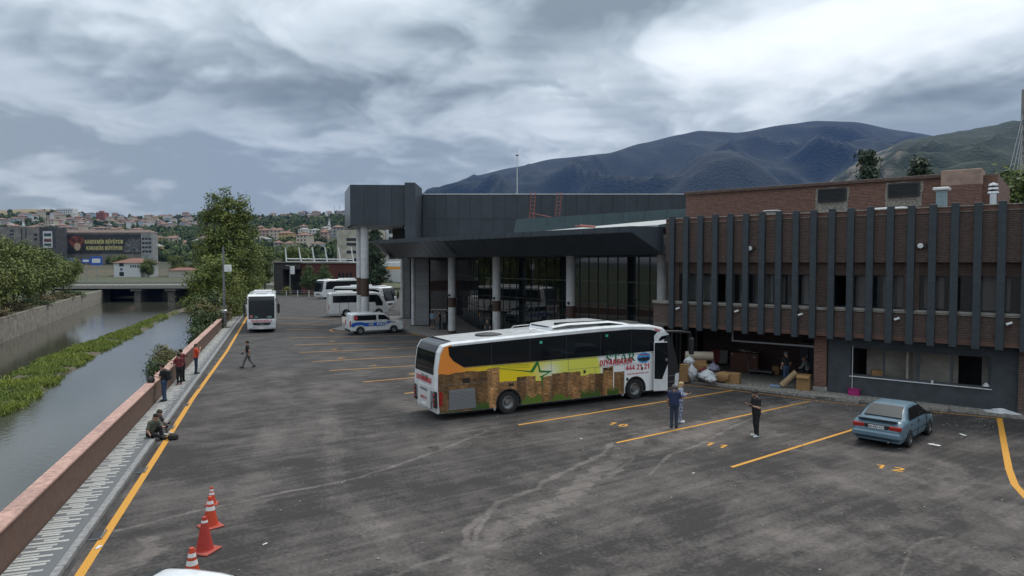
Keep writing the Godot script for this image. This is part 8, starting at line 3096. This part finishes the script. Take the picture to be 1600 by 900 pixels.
# bones: [a, b, ra, rb, region]; returns {v, n, quads, region} of a smooth surface round them
func skin_bones(bones: Array, cell: float, k: float) -> Dictionary:
	var lo := Vector3.ONE * 1e9
	var hi := Vector3.ONE * -1e9
	for b in bones:
		var r: float = maxf(b[2], b[3]) + cell * 3.0
		lo = lo.min(b[0] - Vector3.ONE * r).min(b[1] - Vector3.ONE * r)
		hi = hi.max(b[0] + Vector3.ONE * r).max(b[1] + Vector3.ONE * r)
	var nx := int((hi.x - lo.x) / cell) + 2
	var ny := int((hi.y - lo.y) / cell) + 2
	var nz := int((hi.z - lo.z) / cell) + 2
	var f := PackedFloat32Array()
	f.resize(nx * ny * nz)
	for b in bones:
		var A: Vector3 = b[0]
		var B: Vector3 = b[1]
		var ra: float = b[2]
		var rb: float = b[3]
		var rm := maxf(ra, rb) + cell * 2.5
		var q0 := (A.min(B) - Vector3.ONE * rm - lo) / cell
		var q1 := (A.max(B) + Vector3.ONE * rm - lo) / cell
		var ab := B - A
		var l2 := maxf(ab.length_squared(), 1e-9)
		for ix in range(maxi(int(q0.x), 0), mini(int(q1.x) + 2, nx)):
			for iy in range(maxi(int(q0.y), 0), mini(int(q1.y) + 2, ny)):
				for iz in range(maxi(int(q0.z), 0), mini(int(q1.z) + 2, nz)):
					var p := lo + Vector3(ix, iy, iz) * cell
					var t := clampf((p - A).dot(ab) / l2, 0.0, 1.0)
					var d := p.distance_to(A + ab * t) - lerpf(ra, rb, t)
					if d < 0.12:
						f[(ix * ny + iy) * nz + iz] += exp(-k * d)
	var vid := PackedInt32Array()
	vid.resize(nx * ny * nz)
	vid.fill(-1)
	var v := PackedVector3Array()
	var ox := [0, 1, 0, 1, 0, 1, 0, 1]
	var oy := [0, 0, 1, 1, 0, 0, 1, 1]
	var oz := [0, 0, 0, 0, 1, 1, 1, 1]
	var off := PackedInt32Array()
	for c in 8:
		off.append((ox[c] * ny + oy[c]) * nz + oz[c])
	var edges := [[0, 1], [2, 3], [4, 5], [6, 7], [0, 2], [1, 3], [4, 6], [5, 7], [0, 4], [1, 5], [2, 6], [3, 7]]
	for ix in nx - 1:
		for iy in ny - 1:
			var row := (ix * ny + iy) * nz
			for iz in nz - 1:
				var o := row + iz
				var inside := 0
				for c in 8:
					if f[o + off[c]] > 1.0: inside += 1
				if inside == 0 or inside == 8:
					continue
				var acc := Vector3.ZERO
				var cnt := 0
				for e in edges:
					var fa := f[o + off[e[0]]]
					var fb := f[o + off[e[1]]]
					if (fa > 1.0) != (fb > 1.0):
						var la := log(maxf(fa, 1e-6))
						var lb := log(maxf(fb, 1e-6))
						la = maxf(la, -3.0)
						lb = maxf(lb, -3.0)
						var t := la / (la - lb)
						acc += Vector3(lerpf(ox[e[0]], ox[e[1]], t), lerpf(oy[e[0]], oy[e[1]], t), lerpf(oz[e[0]], oz[e[1]], t))
						cnt += 1
				vid[o] = v.size()
				v.append(lo + (Vector3(ix, iy, iz) + acc / cnt) * cell)
	var quads := []
	var sx := ny * nz
	var sy := nz
	for ix in range(1, nx - 1):
		for iy in range(1, ny - 1):
			for iz in range(1, nz - 1):
				var o := (ix * ny + iy) * nz + iz
				var a := f[o] > 1.0
				if a != (f[o + sx] > 1.0):
					var q := [vid[o], vid[o - sy], vid[o - sy - 1], vid[o - 1]]
					if not a: q.reverse()
					quads.append(q)
				if a != (f[o + sy] > 1.0):
					var q := [vid[o], vid[o - 1], vid[o - sx - 1], vid[o - sx]]
					if not a: q.reverse()
					quads.append(q)
				if a != (f[o + 1] > 1.0):
					var q := [vid[o], vid[o - sx], vid[o - sx - sy], vid[o - sy]]
					if not a: q.reverse()
					quads.append(q)
	var n := PackedVector3Array()
	n.resize(v.size())
	for q in quads:
		var nn := (v[q[2]] - v[q[0]]).cross(v[q[3]] - v[q[1]])
		for c in q: n[c] += nn
	for i in n.size():
		n[i] = n[i].normalized()
	# outward check on the first quad's sum
	var reg := []
	for q in quads:
		var p := (v[q[0]] + v[q[2]]) * 0.5
		var best := 1e9
		var who := ""
		for b in bones:
			var ab: Vector3 = b[1] - b[0]
			var t := clampf((p - b[0]).dot(ab) / maxf(ab.length_squared(), 1e-9), 0.0, 1.0)
			var d := p.distance_to(b[0] + ab * t) - lerpf(b[2], b[3], t)
			if d < best:
				best = d
				who = b[4]
		reg.append(who)
	var s := 0.0
	var ctr := Vector3.ZERO
	for p in v: ctr += p
	ctr /= maxi(v.size(), 1)
	for i in v.size(): s += n[i].dot(v[i] - ctr)
	if s < 0.0:
		for i in n.size(): n[i] = -n[i]
	else:
		for q in quads: q.reverse()
	return {"v": v, "n": n, "q": quads, "r": reg}

func add_surface_to(mb: MB, s: Dictionary, xf: Transform3D, regions: Array, push := 0.0, want := true) -> void:
	for i in s.q.size():
		if not regions.is_empty() and ((s.r[i] in regions) != want):
			continue
		var q: Array = s.q[i]
		var p := []
		var m := []
		for c in q:
			p.append(xf * (s.v[c] + s.n[c] * push))
			m.append((xf.basis * s.n[c]).normalized())
		mb.tri_n(p[0], p[1], p[2], m[0], m[1], m[2])
		mb.tri_n(p[0], p[2], p[3], m[0], m[2], m[3])

func make_head() -> void:
	var b := []
	b.append([Vector3(-0.03, 0.03, 0), Vector3(0.015, 0.035, 0), 0.088, 0.083, "skin"])
	b.append([Vector3(0.0, 0.0, 0.01), Vector3(0.03, -0.03, 0.012), 0.066, 0.055, "skin"])
	b.append([Vector3(0.0, 0.0, -0.01), Vector3(0.03, -0.03, -0.012), 0.066, 0.055, "skin"])
	b.append([Vector3(0.03, -0.05, 0), Vector3(0.048, -0.09, 0), 0.048, 0.030, "skin"])
	b.append([Vector3(0.088, 0.005, 0), Vector3(0.104, -0.028, 0), 0.009, 0.014, "skin"])
	for s in [-1.0, 1.0]:
		b.append([Vector3(0.076, 0.026, s * 0.016), Vector3(0.068, 0.024, s * 0.045), 0.014, 0.012, "skin"])
		b.append([Vector3(0.074, -0.062, s * 0.002), Vector3(0.068, -0.062, s * 0.022), 0.013, 0.008, "lips"])
		b.append([Vector3(-0.005, 0.012, s * 0.083), Vector3(-0.005, -0.022, s * 0.078), 0.014, 0.010, "ear"])
		b.append([Vector3(-0.02, -0.05, 0), Vector3(-0.03, -0.13, 0), 0.055, 0.055, "skin"])
	var s := skin_bones(b, 0.0075, 190.0)
	# hair: scalp above a line from nape to brow
	for i in s.q.size():
		if s.r[i] == "ear": continue
		var p: Vector3 = (s.v[s.q[i][0]] + s.v[s.q[i][2]]) * 0.5
		if p.y > 0.72 * p.x + 0.012 and p.y > -0.075:
			s.r[i] = "hair"
	head_parts = [s]

func make_hand() -> void:
	var b := []
	for z in [-0.026, -0.009, 0.009, 0.026]:
		b.append([Vector3(-0.01, 0, z * 0.7), Vector3(0.085, 0, z), 0.016, 0.0135, "skin"])
	var fz := [-0.029, -0.0095, 0.0105, 0.029]
	var fl := [0.072, 0.082, 0.076, 0.058]
	for i in 4:
		var p0 := Vector3(0.088, 0, fz[i])
		var p1: Vector3 = p0 + Vector3(0.86, -0.5, fz[i] * 2.0).normalized() * fl[i] * 0.48
		var p2: Vector3 = p1 + Vector3(0.45, -0.89, 0).normalized() * fl[i] * 0.32
		var p3: Vector3 = p2 + Vector3(0.0, -1.0, 0).normalized() * fl[i] * 0.24
		b.append([p0, p1, 0.0098, 0.0088, "skin"])
		b.append([p1, p2, 0.0088, 0.0082, "skin"])
		b.append([p2, p3, 0.0082, 0.0072, "skin"])
	var t0 := Vector3(0.02, -0.006, -0.03)
	var t1 := Vector3(0.055, -0.02, -0.058)
	var t2 := Vector3(0.088, -0.034, -0.060)
	b.append([t0, t1, 0.014, 0.0105, "skin"])
	b.append([t1, t2, 0.0105, 0.0085, "skin"])
	hand_arrays = [skin_bones(b, 0.0048, 320.0)]

# pose: pelvis height, lean, arms [elbow, wrist] from the shoulder, legs [knee, ankle] from the hip, toe turn
func person(label: String, at: Vector3, turn: float, pose: Dictionary, wear: Dictionary, group := "") -> Node3D:
	var o := thing("person", label, "person", at, turn, group)
	o.scale = Vector3.ONE * (pose.get("height", 1.75) / 1.75)
	var lean: float = pose.get("lean", 0.03)
	var u := Vector3(sin(lean), cos(lean), 0)
	var fw := Vector3(cos(lean), -sin(lean), 0)
	var pel := Vector3(0, pose.get("hip", 0.96), 0)
	var bones := []
	var girth: float = pose.get("girth", 1.0)
	for s in [-1.0, 1.0]:
		var zz := Vector3(0, 0, s)
		bones.append([pel + u * 0.43 + zz * 0.10, pel + u * 0.18 + zz * 0.07, 0.098 * girth, 0.096 * girth, "shirt"])
		bones.append([pel + u * 0.19 + zz * 0.07 + fw * 0.015 * girth, pel + u * 0.06 + zz * 0.07, 0.098 * girth, 0.104 * girth, "shirt"])
		bones.append([pel + u * 0.02 + zz * 0.075, pel - u * 0.04 + zz * 0.085, 0.108, 0.105, "trousers"])
		bones.append([pel + u * 0.485 + zz * 0.06, pel + u * 0.465 + zz * 0.175, 0.062, 0.064, "shirt"])
	var neck := pel + u * 0.53
	var hd: float = pose.get("head_down", 0.0)
	var hu := Vector3(sin(lean + hd), cos(lean + hd), 0)
	var head_c := neck + hu * 0.15 + Vector3(0.012, 0, 0)
	bones.append([neck - u * 0.03, head_c - hu * 0.06, 0.056, 0.054, "skin"])
	var arms: Array = pose.arms
	var legs: Array = pose.legs
	var sleeve: float = wear.get("sleeve", 0.62)
	for k in 2:
		var s := 1.0 if k == 1 else -1.0
		var sh := pel + u * 0.46 + Vector3(0, 0, s * 0.185)
		var el: Vector3 = sh + arms[k][0]
		var wr: Vector3 = el + arms[k][1]
		if sleeve <= 1.0:
			var m := sh.lerp(el, sleeve)
			bones.append([sh, m, 0.062, 0.056, "shirt"])
			bones.append([m, el, 0.045, 0.041, "skin"])
			bones.append([el, wr, 0.041, 0.028, "skin"])
		else:
			var m2 := el.lerp(wr, sleeve - 1.0)
			bones.append([sh, el, 0.060, 0.049, "shirt"])
			bones.append([el, m2, 0.049, 0.040, "shirt"])
			bones.append([m2, wr, 0.034, 0.028, "skin"])
		var hip := pel + Vector3(0, -0.04, s * 0.088)
		var kn: Vector3 = hip + legs[k][0]
		var an: Vector3 = kn + legs[k][1]
		var shin: String = "skin" if wear.get("shorts", false) else "trousers"
		bones.append([hip, kn, 0.086, 0.060, "trousers"])
		bones.append([kn, an, 0.058 if shin == "trousers" else 0.052, 0.046 if shin == "trousers" else 0.036, shin])
		var sd := (an - kn).normalized()
		var toe: Vector3 = legs[k][2] if legs[k].size() > 2 else Vector3(0.17, -0.045, s * 0.03)
		bones.append([an + Vector3(-0.035, -0.045, 0), an + toe, 0.042, 0.036, "shoe"])
	var surf := skin_bones(bones, 0.0175, 62.0)
	var skin_m: Material = M[wear.get("skin", "skin")]
	# body: one continuous skin, head and hands included
	var body := MB.new()
	add_surface_to(body, surf, Transform3D.IDENTITY, [])
	var tilt := Basis(Vector3(0, 0, 1), -(lean + hd)) * Basis(Vector3.UP, pose.get("look", 0.0))
	var hx := Transform3D(tilt, head_c)
	add_surface_to(body, head_parts[0], hx, [])
	for k in 2:
		var s := 1.0 if k == 1 else -1.0
		var sh := pel + u * 0.46 + Vector3(0, 0, s * 0.185)
		var el: Vector3 = sh + arms[k][0]
		var wr: Vector3 = el + arms[k][1]
		var dx := (wr - el).normalized()
		# palm faces the body, or upward when the forearm is level
		var palm := Vector3(0, 0, -s) if absf(dx.y) > 0.6 else Vector3(0, 1, 0)
		var dy := -(palm - dx * palm.dot(dx)).normalized()
		var dz := dx.cross(dy)
		var mirror := 1.0 if (dz.dot(Vector3(-1, 0, 0)) > 0.0) != (absf(dx.y) > 0.6) else -1.0
		add_surface_to(body, hand_arrays[0], Transform3D(Basis(dx, dy, dz * mirror), wr - dx * 0.005), [])
	var bo := part(o, "body", body, skin_m)
	for part_name in ["shirt", "trousers"]:
		var mb := MB.new()
		add_surface_to(mb, surf, Transform3D.IDENTITY, [part_name], 0.009)
		if mb.v.size() > 0:
			part(o, part_name if part_name == "shirt" or not wear.get("shorts", false) else "shorts", mb, M[wear[part_name]])
	var sb := MB.new()
	add_surface_to(sb, surf, Transform3D.IDENTITY, ["shoe"], 0.007)
	part(o, "shoes", sb, M[wear.get("shoe", "shoe_dark")])
	if wear.get("hair", "") != "":
		var hb := MB.new()
		add_surface_to(hb, head_parts[0], hx, ["hair"], 0.013)
		if wear.get("long", false):
			var fall := skin_bones([[Vector3(-0.06, 0.03, 0.03), Vector3(-0.10, -0.22, 0.05), 0.07, 0.05, "hair"], [Vector3(-0.06, 0.03, -0.03), Vector3(-0.10, -0.22, -0.05), 0.07, 0.05, "hair"], [Vector3(-0.01, 0.05, 0.05), Vector3(-0.01, -0.13, 0.085), 0.05, 0.03, "hair"], [Vector3(-0.01, 0.05, -0.05), Vector3(-0.01, -0.13, -0.085), 0.05, 0.03, "hair"]], 0.014, 80.0)
			add_surface_to(hb, fall, hx, [])
		part(o, "hair", hb, M[wear.hair])
	if wear.get("beard", "") != "":
		var bb := MB.new()
		for i in head_parts[0].q.size():
			var q: Array = head_parts[0].q[i]
			var p: Vector3 = head_parts[0].v[q[0]]
			if p.x > 0.0 and p.y < -0.045 and p.y > -0.12 and head_parts[0].r[i] == "skin":
				var w := []
				var wn := []
				for c in q:
					w.append(hx * (head_parts[0].v[c] + head_parts[0].n[c] * 0.006))
					wn.append(hx.basis * head_parts[0].n[c])
				bb.tri_n(w[0], w[1], w[2], wn[0], wn[1], wn[2])
				bb.tri_n(w[0], w[2], w[3], wn[0], wn[2], wn[3])
		part(o, "beard", bb, M[wear.beard])
	var eye := MB.new()
	for s in [-1.0, 1.0]:
		eye.lathe([Vector2(0, -0.011), Vector2(0.009, -0.006), Vector2(0.011, 0.0), Vector2(0.009, 0.006), Vector2(0, 0.011)], 8, hx * Transform3D(Basis.IDENTITY, Vector3(0.083, 0.008, s * 0.031)))
	part(o, "eyes", eye, M["eye_dark"])
	return o

func held(o: Node3D, local: Vector3) -> Vector3:
	return o.transform * local

func build_people() -> void:
	make_head()
	make_hand()
	var weave := tone_tex("weave", 160, 0.12, 256, 0.8, 1.0, 3)
	for c in [["skin", 0.42, 0.235, 0.165], ["skin_tan", 0.33, 0.18, 0.12], ["black_cloth", 0.014, 0.014, 0.015], ["charcoal_cloth", 0.045, 0.046, 0.048], ["navy", 0.022, 0.034, 0.095], ["jeans", 0.045, 0.085, 0.16], ["jeans_dark", 0.028, 0.045, 0.085], ["grey_cloth", 0.13, 0.125, 0.125], ["orange_cloth", 0.62, 0.065, 0.025], ["maroon", 0.14, 0.015, 0.022], ["olive", 0.12, 0.135, 0.095], ["light_cloth", 0.42, 0.42, 0.40], ["blue_light", 0.22, 0.34, 0.44], ["shoe_dark", 0.02, 0.019, 0.018], ["shoe_white", 0.68, 0.68, 0.66], ["shoe_pink", 0.55, 0.28, 0.29], ["hair_black", 0.012, 0.010, 0.009], ["hair_brown", 0.045, 0.028, 0.018], ["hair_grey", 0.13, 0.13, 0.13], ["hair_blond", 0.50, 0.36, 0.18], ["eye_dark", 0.015, 0.012, 0.01]]:
		mat(c[0], c[1], c[2], c[3], 0.5 if c[0].begins_with("skin") else 0.85, 0.0, weave if not c[0].begins_with("skin") else null, 3.0)
	var pt := mat("pattern_cloth", 0.42, 0.46, 0.60, 0.85, 0.0, tone_tex("patt", 170, 0.06, 256, -0.6, 1.7, 1), 1.1)
	pt.albedo_color = Color(0.80, 0.83, 0.95)
	var straight := [[Vector3(0.01, -0.43, -0.005), Vector3(-0.03, -0.41, 0.0)], [Vector3(0.02, -0.43, 0.005), Vector3(-0.03, -0.41, 0.0)]]
	var hang := [[Vector3(-0.02, -0.28, -0.045), Vector3(0.05, -0.24, -0.005)], [Vector3(-0.02, -0.28, 0.045), Vector3(0.05, -0.24, 0.005)]]
	# man in black looking at his phone
	var p1 := person("man in black with white trainers looking down at his phone", P(9.29, 0, 25.75), heading(-0.96, -0.28), {"arms": [[Vector3(0.03, -0.28, -0.04), Vector3(0.22, 0.06, 0.12)], [Vector3(0.04, -0.28, 0.04), Vector3(0.23, 0.07, -0.10)]], "legs": [[Vector3(0.03, -0.43, -0.01), Vector3(-0.02, -0.41, 0.0)], [Vector3(-0.01, -0.43, 0.01), Vector3(-0.05, -0.41, 0.0)]], "head_down": 0.4, "height": 1.76}, {"shirt": "black_cloth", "trousers": "black_cloth", "shoe": "shoe_white", "hair": "hair_black", "beard": "hair_black"})
	var ph := MB.new()
	ph.cbox(Vector3(-0.075, -0.005, -0.038), Vector3(0.075, 0.005, 0.038), 0.003)
	var pho := solo("phone", "dark phone in the hands of the man in black", "phone", ph, M["bus_glass"])
	pho.transform = p1.transform * Transform3D(Basis(Vector3(0, 0, 1), 0.5), Vector3(0.385, 1.255, 0.01))
	# couple beside the coach
	person("man in a navy shirt and jeans seen from behind", P(6.5, 0, 27.17), heading(0.25, 0.97), {"arms": [[Vector3(-0.01, -0.28, -0.06), Vector3(0.06, -0.24, 0.0)], [Vector3(0.10, -0.24, 0.08), Vector3(0.20, 0.14, -0.05)]], "legs": straight, "girth": 1.14, "height": 1.72}, {"shirt": "navy", "trousers": "jeans_dark", "shoe": "shoe_dark", "hair": "hair_grey", "skin": "skin_tan"})
	person("blond woman in blue and white patterned clothes behind the navy shirt", P(6.98, 0, 28.05), heading(0.85, -0.3), {"arms": [[Vector3(0.05, -0.26, -0.06), Vector3(0.2, 0.08, 0.06)], [Vector3(0.10, -0.22, 0.06), Vector3(0.22, 0.10, -0.02)]], "legs": straight, "height": 1.68}, {"shirt": "pattern_cloth", "trousers": "pattern_cloth", "shoe": "shoe_white", "hair": "hair_blond", "long": true, "sleeve": 1.5})
	# man walking across the lot
	person("man in a black shirt and grey trousers walking across the asphalt", P(-16.59, 0.0, 42.72), heading(-0.97, -0.22), {"hip": 0.92, "lean": 0.08, "arms": [[Vector3(-0.14, -0.25, -0.05), Vector3(0.02, -0.24, 0.0)], [Vector3(0.14, -0.25, 0.05), Vector3(0.16, -0.18, -0.02)]], "legs": [[Vector3(0.20, -0.38, -0.01), Vector3(0.12, -0.39, 0.0), Vector3(0.16, -0.02, -0.02)], [Vector3(-0.08, -0.42, 0.01), Vector3(-0.27, -0.30, 0.0), Vector3(0.12, -0.10, 0.02)]]}, {"shirt": "black_cloth", "trousers": "grey_cloth", "hair": "hair_black"})
	# on the footpath
	person("man in an orange shirt with a hand at his ear on the footpath", P(-18.5, 0.12, 39.75), heading(0.75, 0.45), {"arms": [[Vector3(0.08, -0.26, -0.06), Vector3(0.14, 0.20, 0.06)], [Vector3(0.14, -0.22, 0.06), Vector3(0.06, 0.26, -0.06)]], "legs": straight, "girth": 1.16}, {"shirt": "orange_cloth", "trousers": "jeans_dark", "hair": "hair_brown"})
	person("taller person in maroon resting an arm along the river wall", P(-18.0, 0.12, 37.05), heading(-0.9, 0.25), {"lean": 0.12, "arms": [[Vector3(0.12, -0.22, -0.10), Vector3(0.22, -0.04, -0.06)], [Vector3(0.10, -0.20, 0.16), Vector3(0.12, 0.0, 0.24)]], "legs": straight, "height": 1.78}, {"shirt": "maroon", "trousers": "black_cloth", "hair": "hair_black", "sleeve": 0.6}, "pair in maroon at the river wall")
	person("shorter person in maroon with pink shoes at the river wall", P(-17.72, 0.12, 36.15), heading(-0.75, 0.6), {"lean": 0.1, "arms": [[Vector3(0.1, -0.24, -0.06), Vector3(0.22, -0.02, 0.02)], [Vector3(0.03, -0.27, 0.05), Vector3(0.10, -0.2, 0.02)]], "legs": straight, "height": 1.66}, {"shirt": "maroon", "trousers": "black_cloth", "hair": "hair_black", "shoe": "shoe_pink"}, "pair in maroon at the river wall")
	var p8 := person("man in a black shirt and jeans with a backpack at the river wall", P(-16.3, 0.12, 31.79), heading(-0.93, -0.1), {"lean": 0.08, "arms": [[Vector3(0.06, -0.26, -0.05), Vector3(0.22, 0.04, 0.04)], [Vector3(0.10, -0.25, 0.06), Vector3(0.24, 0.10, -0.03)]], "legs": straight, "head_down": 0.15}, {"shirt": "black_cloth", "trousers": "jeans", "hair": "hair_black"})
	var bp := thing("backpack", "black backpack on the back of the man in jeans", "backpack", held(p8, Vector3(-0.15, 1.0, 0)), p8.rotation.y)
	var b1 := MB.new()
	b1.cbox(Vector3(-0.15, 0.0, -0.15), Vector3(0.03, 0.46, 0.15), 0.05)
	part(bp, "sack", b1, M["black_cloth"])
	var b2 := MB.new()
	b2.cbox(Vector3(-0.20, 0.05, -0.11), Vector3(-0.15, 0.25, 0.11), 0.02)
	part(bp, "pocket", b2, M["charcoal_cloth"])
	for s in [-1.0, 1.0]:
		var st := MB.new()
		st.tube([Vector3(0.0, 0.44, s * 0.1), Vector3(0.16, 0.52, s * 0.12), Vector3(0.29, 0.38, s * 0.12), Vector3(0.26, 0.12, s * 0.13), Vector3(0.02, 0.04, s * 0.13)], [0.018, 0.018, 0.018, 0.018, 0.018], 6)
		part(bp, "strap", st, M["charcoal_cloth"])
	var hb := thing("helmet_bag", "dark round bag resting on the river wall's coping", "bag", quay(18.55, -0.17, 1.05), 0.3)
	var h1 := MB.new()
	h1.lathe([Vector2(0.0, 0.0), Vector2(0.13, 0.0), Vector2(0.175, 0.08), Vector2(0.17, 0.18), Vector2(0.10, 0.27), Vector2(0.0, 0.29)], 16)
	part(hb, "bag_body", h1, M["charcoal_cloth"])
	var h2 := MB.new()
	h2.tube([Vector3(-0.1, 0.25, 0), Vector3(-0.05, 0.36, 0), Vector3(0.05, 0.36, 0), Vector3(0.1, 0.25, 0)], [0.012, 0.012, 0.012, 0.012], 6)
	part(hb, "grip", h2, M["black_cloth"])
	# pair sitting on the kerb
	var at9 := quay(11.6, 0.95, 0.135)
	person("man in an olive shirt sitting on the kerb with a knee drawn up", at9, heading(0.82, -0.30), {"hip": 0.10, "lean": 0.32, "head_down": 0.2, "arms": [[Vector3(0.14, -0.24, -0.05), Vector3(0.20, 0.02, 0.04)], [Vector3(-0.02, -0.27, 0.10), Vector3(0.16, -0.19, 0.0)]], "legs": [[Vector3(0.31, 0.27, -0.02), Vector3(0.06, -0.36, -0.02), Vector3(0.16, -0.04, 0)], [Vector3(0.40, 0.06, 0.10), Vector3(0.05, -0.17, -0.26), Vector3(0.12, -0.02, -0.08)]]}, {"shirt": "olive", "trousers": "black_cloth", "shoe": "shoe_dark", "hair": "hair_black", "sleeve": 0.75}, "pair sitting on the kerb")
	person("person in grey trousers sitting on the kerb behind the olive shirt", quay(12.35, 0.95, 0.135), heading(0.9, -0.1), {"hip": 0.10, "lean": 0.25, "head_down": 0.25, "arms": [[Vector3(0.12, -0.24, -0.06), Vector3(0.18, -0.02, 0.06)], [Vector3(0.12, -0.24, 0.06), Vector3(0.18, -0.04, -0.04)]], "legs": [[Vector3(0.33, 0.22, -0.06), Vector3(0.12, -0.33, 0.0), Vector3(0.16, -0.04, 0)], [Vector3(0.33, 0.20, 0.06), Vector3(0.14, -0.31, 0.0), Vector3(0.16, -0.04, 0)]], "height": 1.68}, {"shirt": "charcoal_cloth", "trousers": "grey_cloth", "shoe": "shoe_white", "hair": "hair_brown"}, "pair sitting on the kerb")
	var kb := MB.new()
	kb.lathe([Vector2(0.0, 0.0), Vector2(0.16, 0.0), Vector2(0.21, 0.07), Vector2(0.18, 0.2), Vector2(0.08, 0.27), Vector2(0.0, 0.28)], 14, Transform3D(Basis.from_scale(Vector3(0.95, 0.85, 0.7)), Vector3.ZERO))
	solo("dark_bag", "black bag on the yellow line beside the sitting pair", "bag", kb, M["black_cloth"], quay(11.3, 1.72, 0.0), 0.4)
	# in the loading bay
	person("man in a black shirt and jeans standing in the loading bay", P(14.61, 0.12, 36.17), heading(-0.35, 0.9), {"arms": [[Vector3(0.02, -0.28, -0.05), Vector3(0.12, -0.22, 0.04)], [Vector3(-0.02, -0.28, 0.08), Vector3(0.08, -0.23, 0.02)]], "legs": straight, "head_down": 0.15}, {"shirt": "black_cloth", "trousers": "jeans", "hair": "hair_grey"})
	person("bald man in a pale shirt sitting half hidden by the brick pillar", bay(-1.9, 0.12, -3.0), BAY_TURN + 0.5 + 2.4, {"hip": 0.56, "lean": 0.3, "head_down": 0.3, "arms": [[Vector3(0.12, -0.24, -0.05), Vector3(0.2, -0.06, 0.06)], [Vector3(0.12, -0.24, 0.05), Vector3(0.2, -0.06, -0.06)]], "legs": [[Vector3(0.42, 0.02, -0.03), Vector3(0.02, -0.42, 0.0)], [Vector3(0.42, 0.02, 0.03), Vector3(0.02, -0.42, 0.0)]]}, {"shirt": "light_cloth", "trousers": "charcoal_cloth", "sleeve": 1.6})
	# on the platform
	person("person in a pale blue shirt and shorts by the tiled pier", P(-7.75, 0.15, 66.3), heading(0.2, 0.95), {"arms": [[Vector3(0.08, -0.25, -0.06), Vector3(0.18, 0.1, 0.05)], hang[1]], "legs": straight}, {"shirt": "blue_light", "trousers": "grey_cloth", "shorts": true, "hair": "hair_black", "shoe": "shoe_dark"})
	person("person in a dark shirt and jeans with a suitcase by the tiled pier", P(-7.0, 0.15, 66.1), heading(-0.9, 0.2), {"arms": [hang[0], [Vector3(0.06, -0.26, 0.05), Vector3(0.2, 0.08, -0.05)]], "legs": straight}, {"shirt": "black_cloth", "trousers": "jeans_dark", "hair": "hair_brown"})
	person("dark dressed person in the shade of the terminal entrance", P(-6.6, 0.15, 70.0), heading(0.1, 0.95), {"arms": hang, "legs": straight}, {"shirt": "black_cloth", "trousers": "black_cloth", "hair": "hair_black"})
	var sc := thing("suitcase", "dark wheeled suitcase beside the person in jeans at the tiled pier", "suitcase", P(-6.55, 0.15, 66.0), 0.3)
	var s1 := MB.new()
	s1.cbox(Vector3(-0.2, 0.05, -0.13), Vector3(0.2, 0.68, 0.13), 0.04)
	part(sc, "shell", s1, M["frame_dark"])
	var s2 := MB.new()
	s2.tube([Vector3(-0.1, 0.66, 0), Vector3(-0.1, 0.95, 0), Vector3(0.1, 0.95, 0), Vector3(0.1, 0.66, 0)], [0.012, 0.012, 0.012, 0.012], 6)
	part(sc, "handle", s2, M["galvanised"])
	var s3 := MB.new()
	for s in [-0.15, 0.15]:
		s3.lathe([Vector2(0, -0.02), Vector2(0.05, -0.02), Vector2(0.05, 0.02), Vector2(0, 0.02)], 10, Transform3D(Basis(Vector3.RIGHT, PI / 2), Vector3(s, 0.05, 0.1)))
	part(sc, "wheels", s3, M["rubber"])
	person("man in a dark shirt whose head shows over the coach roof", P(-2.05, 0.15, 57.0), heading(-0.4, -0.9), {"arms": hang, "legs": straight}, {"shirt": "charcoal_cloth", "trousers": "jeans_dark", "hair": "hair_black"})
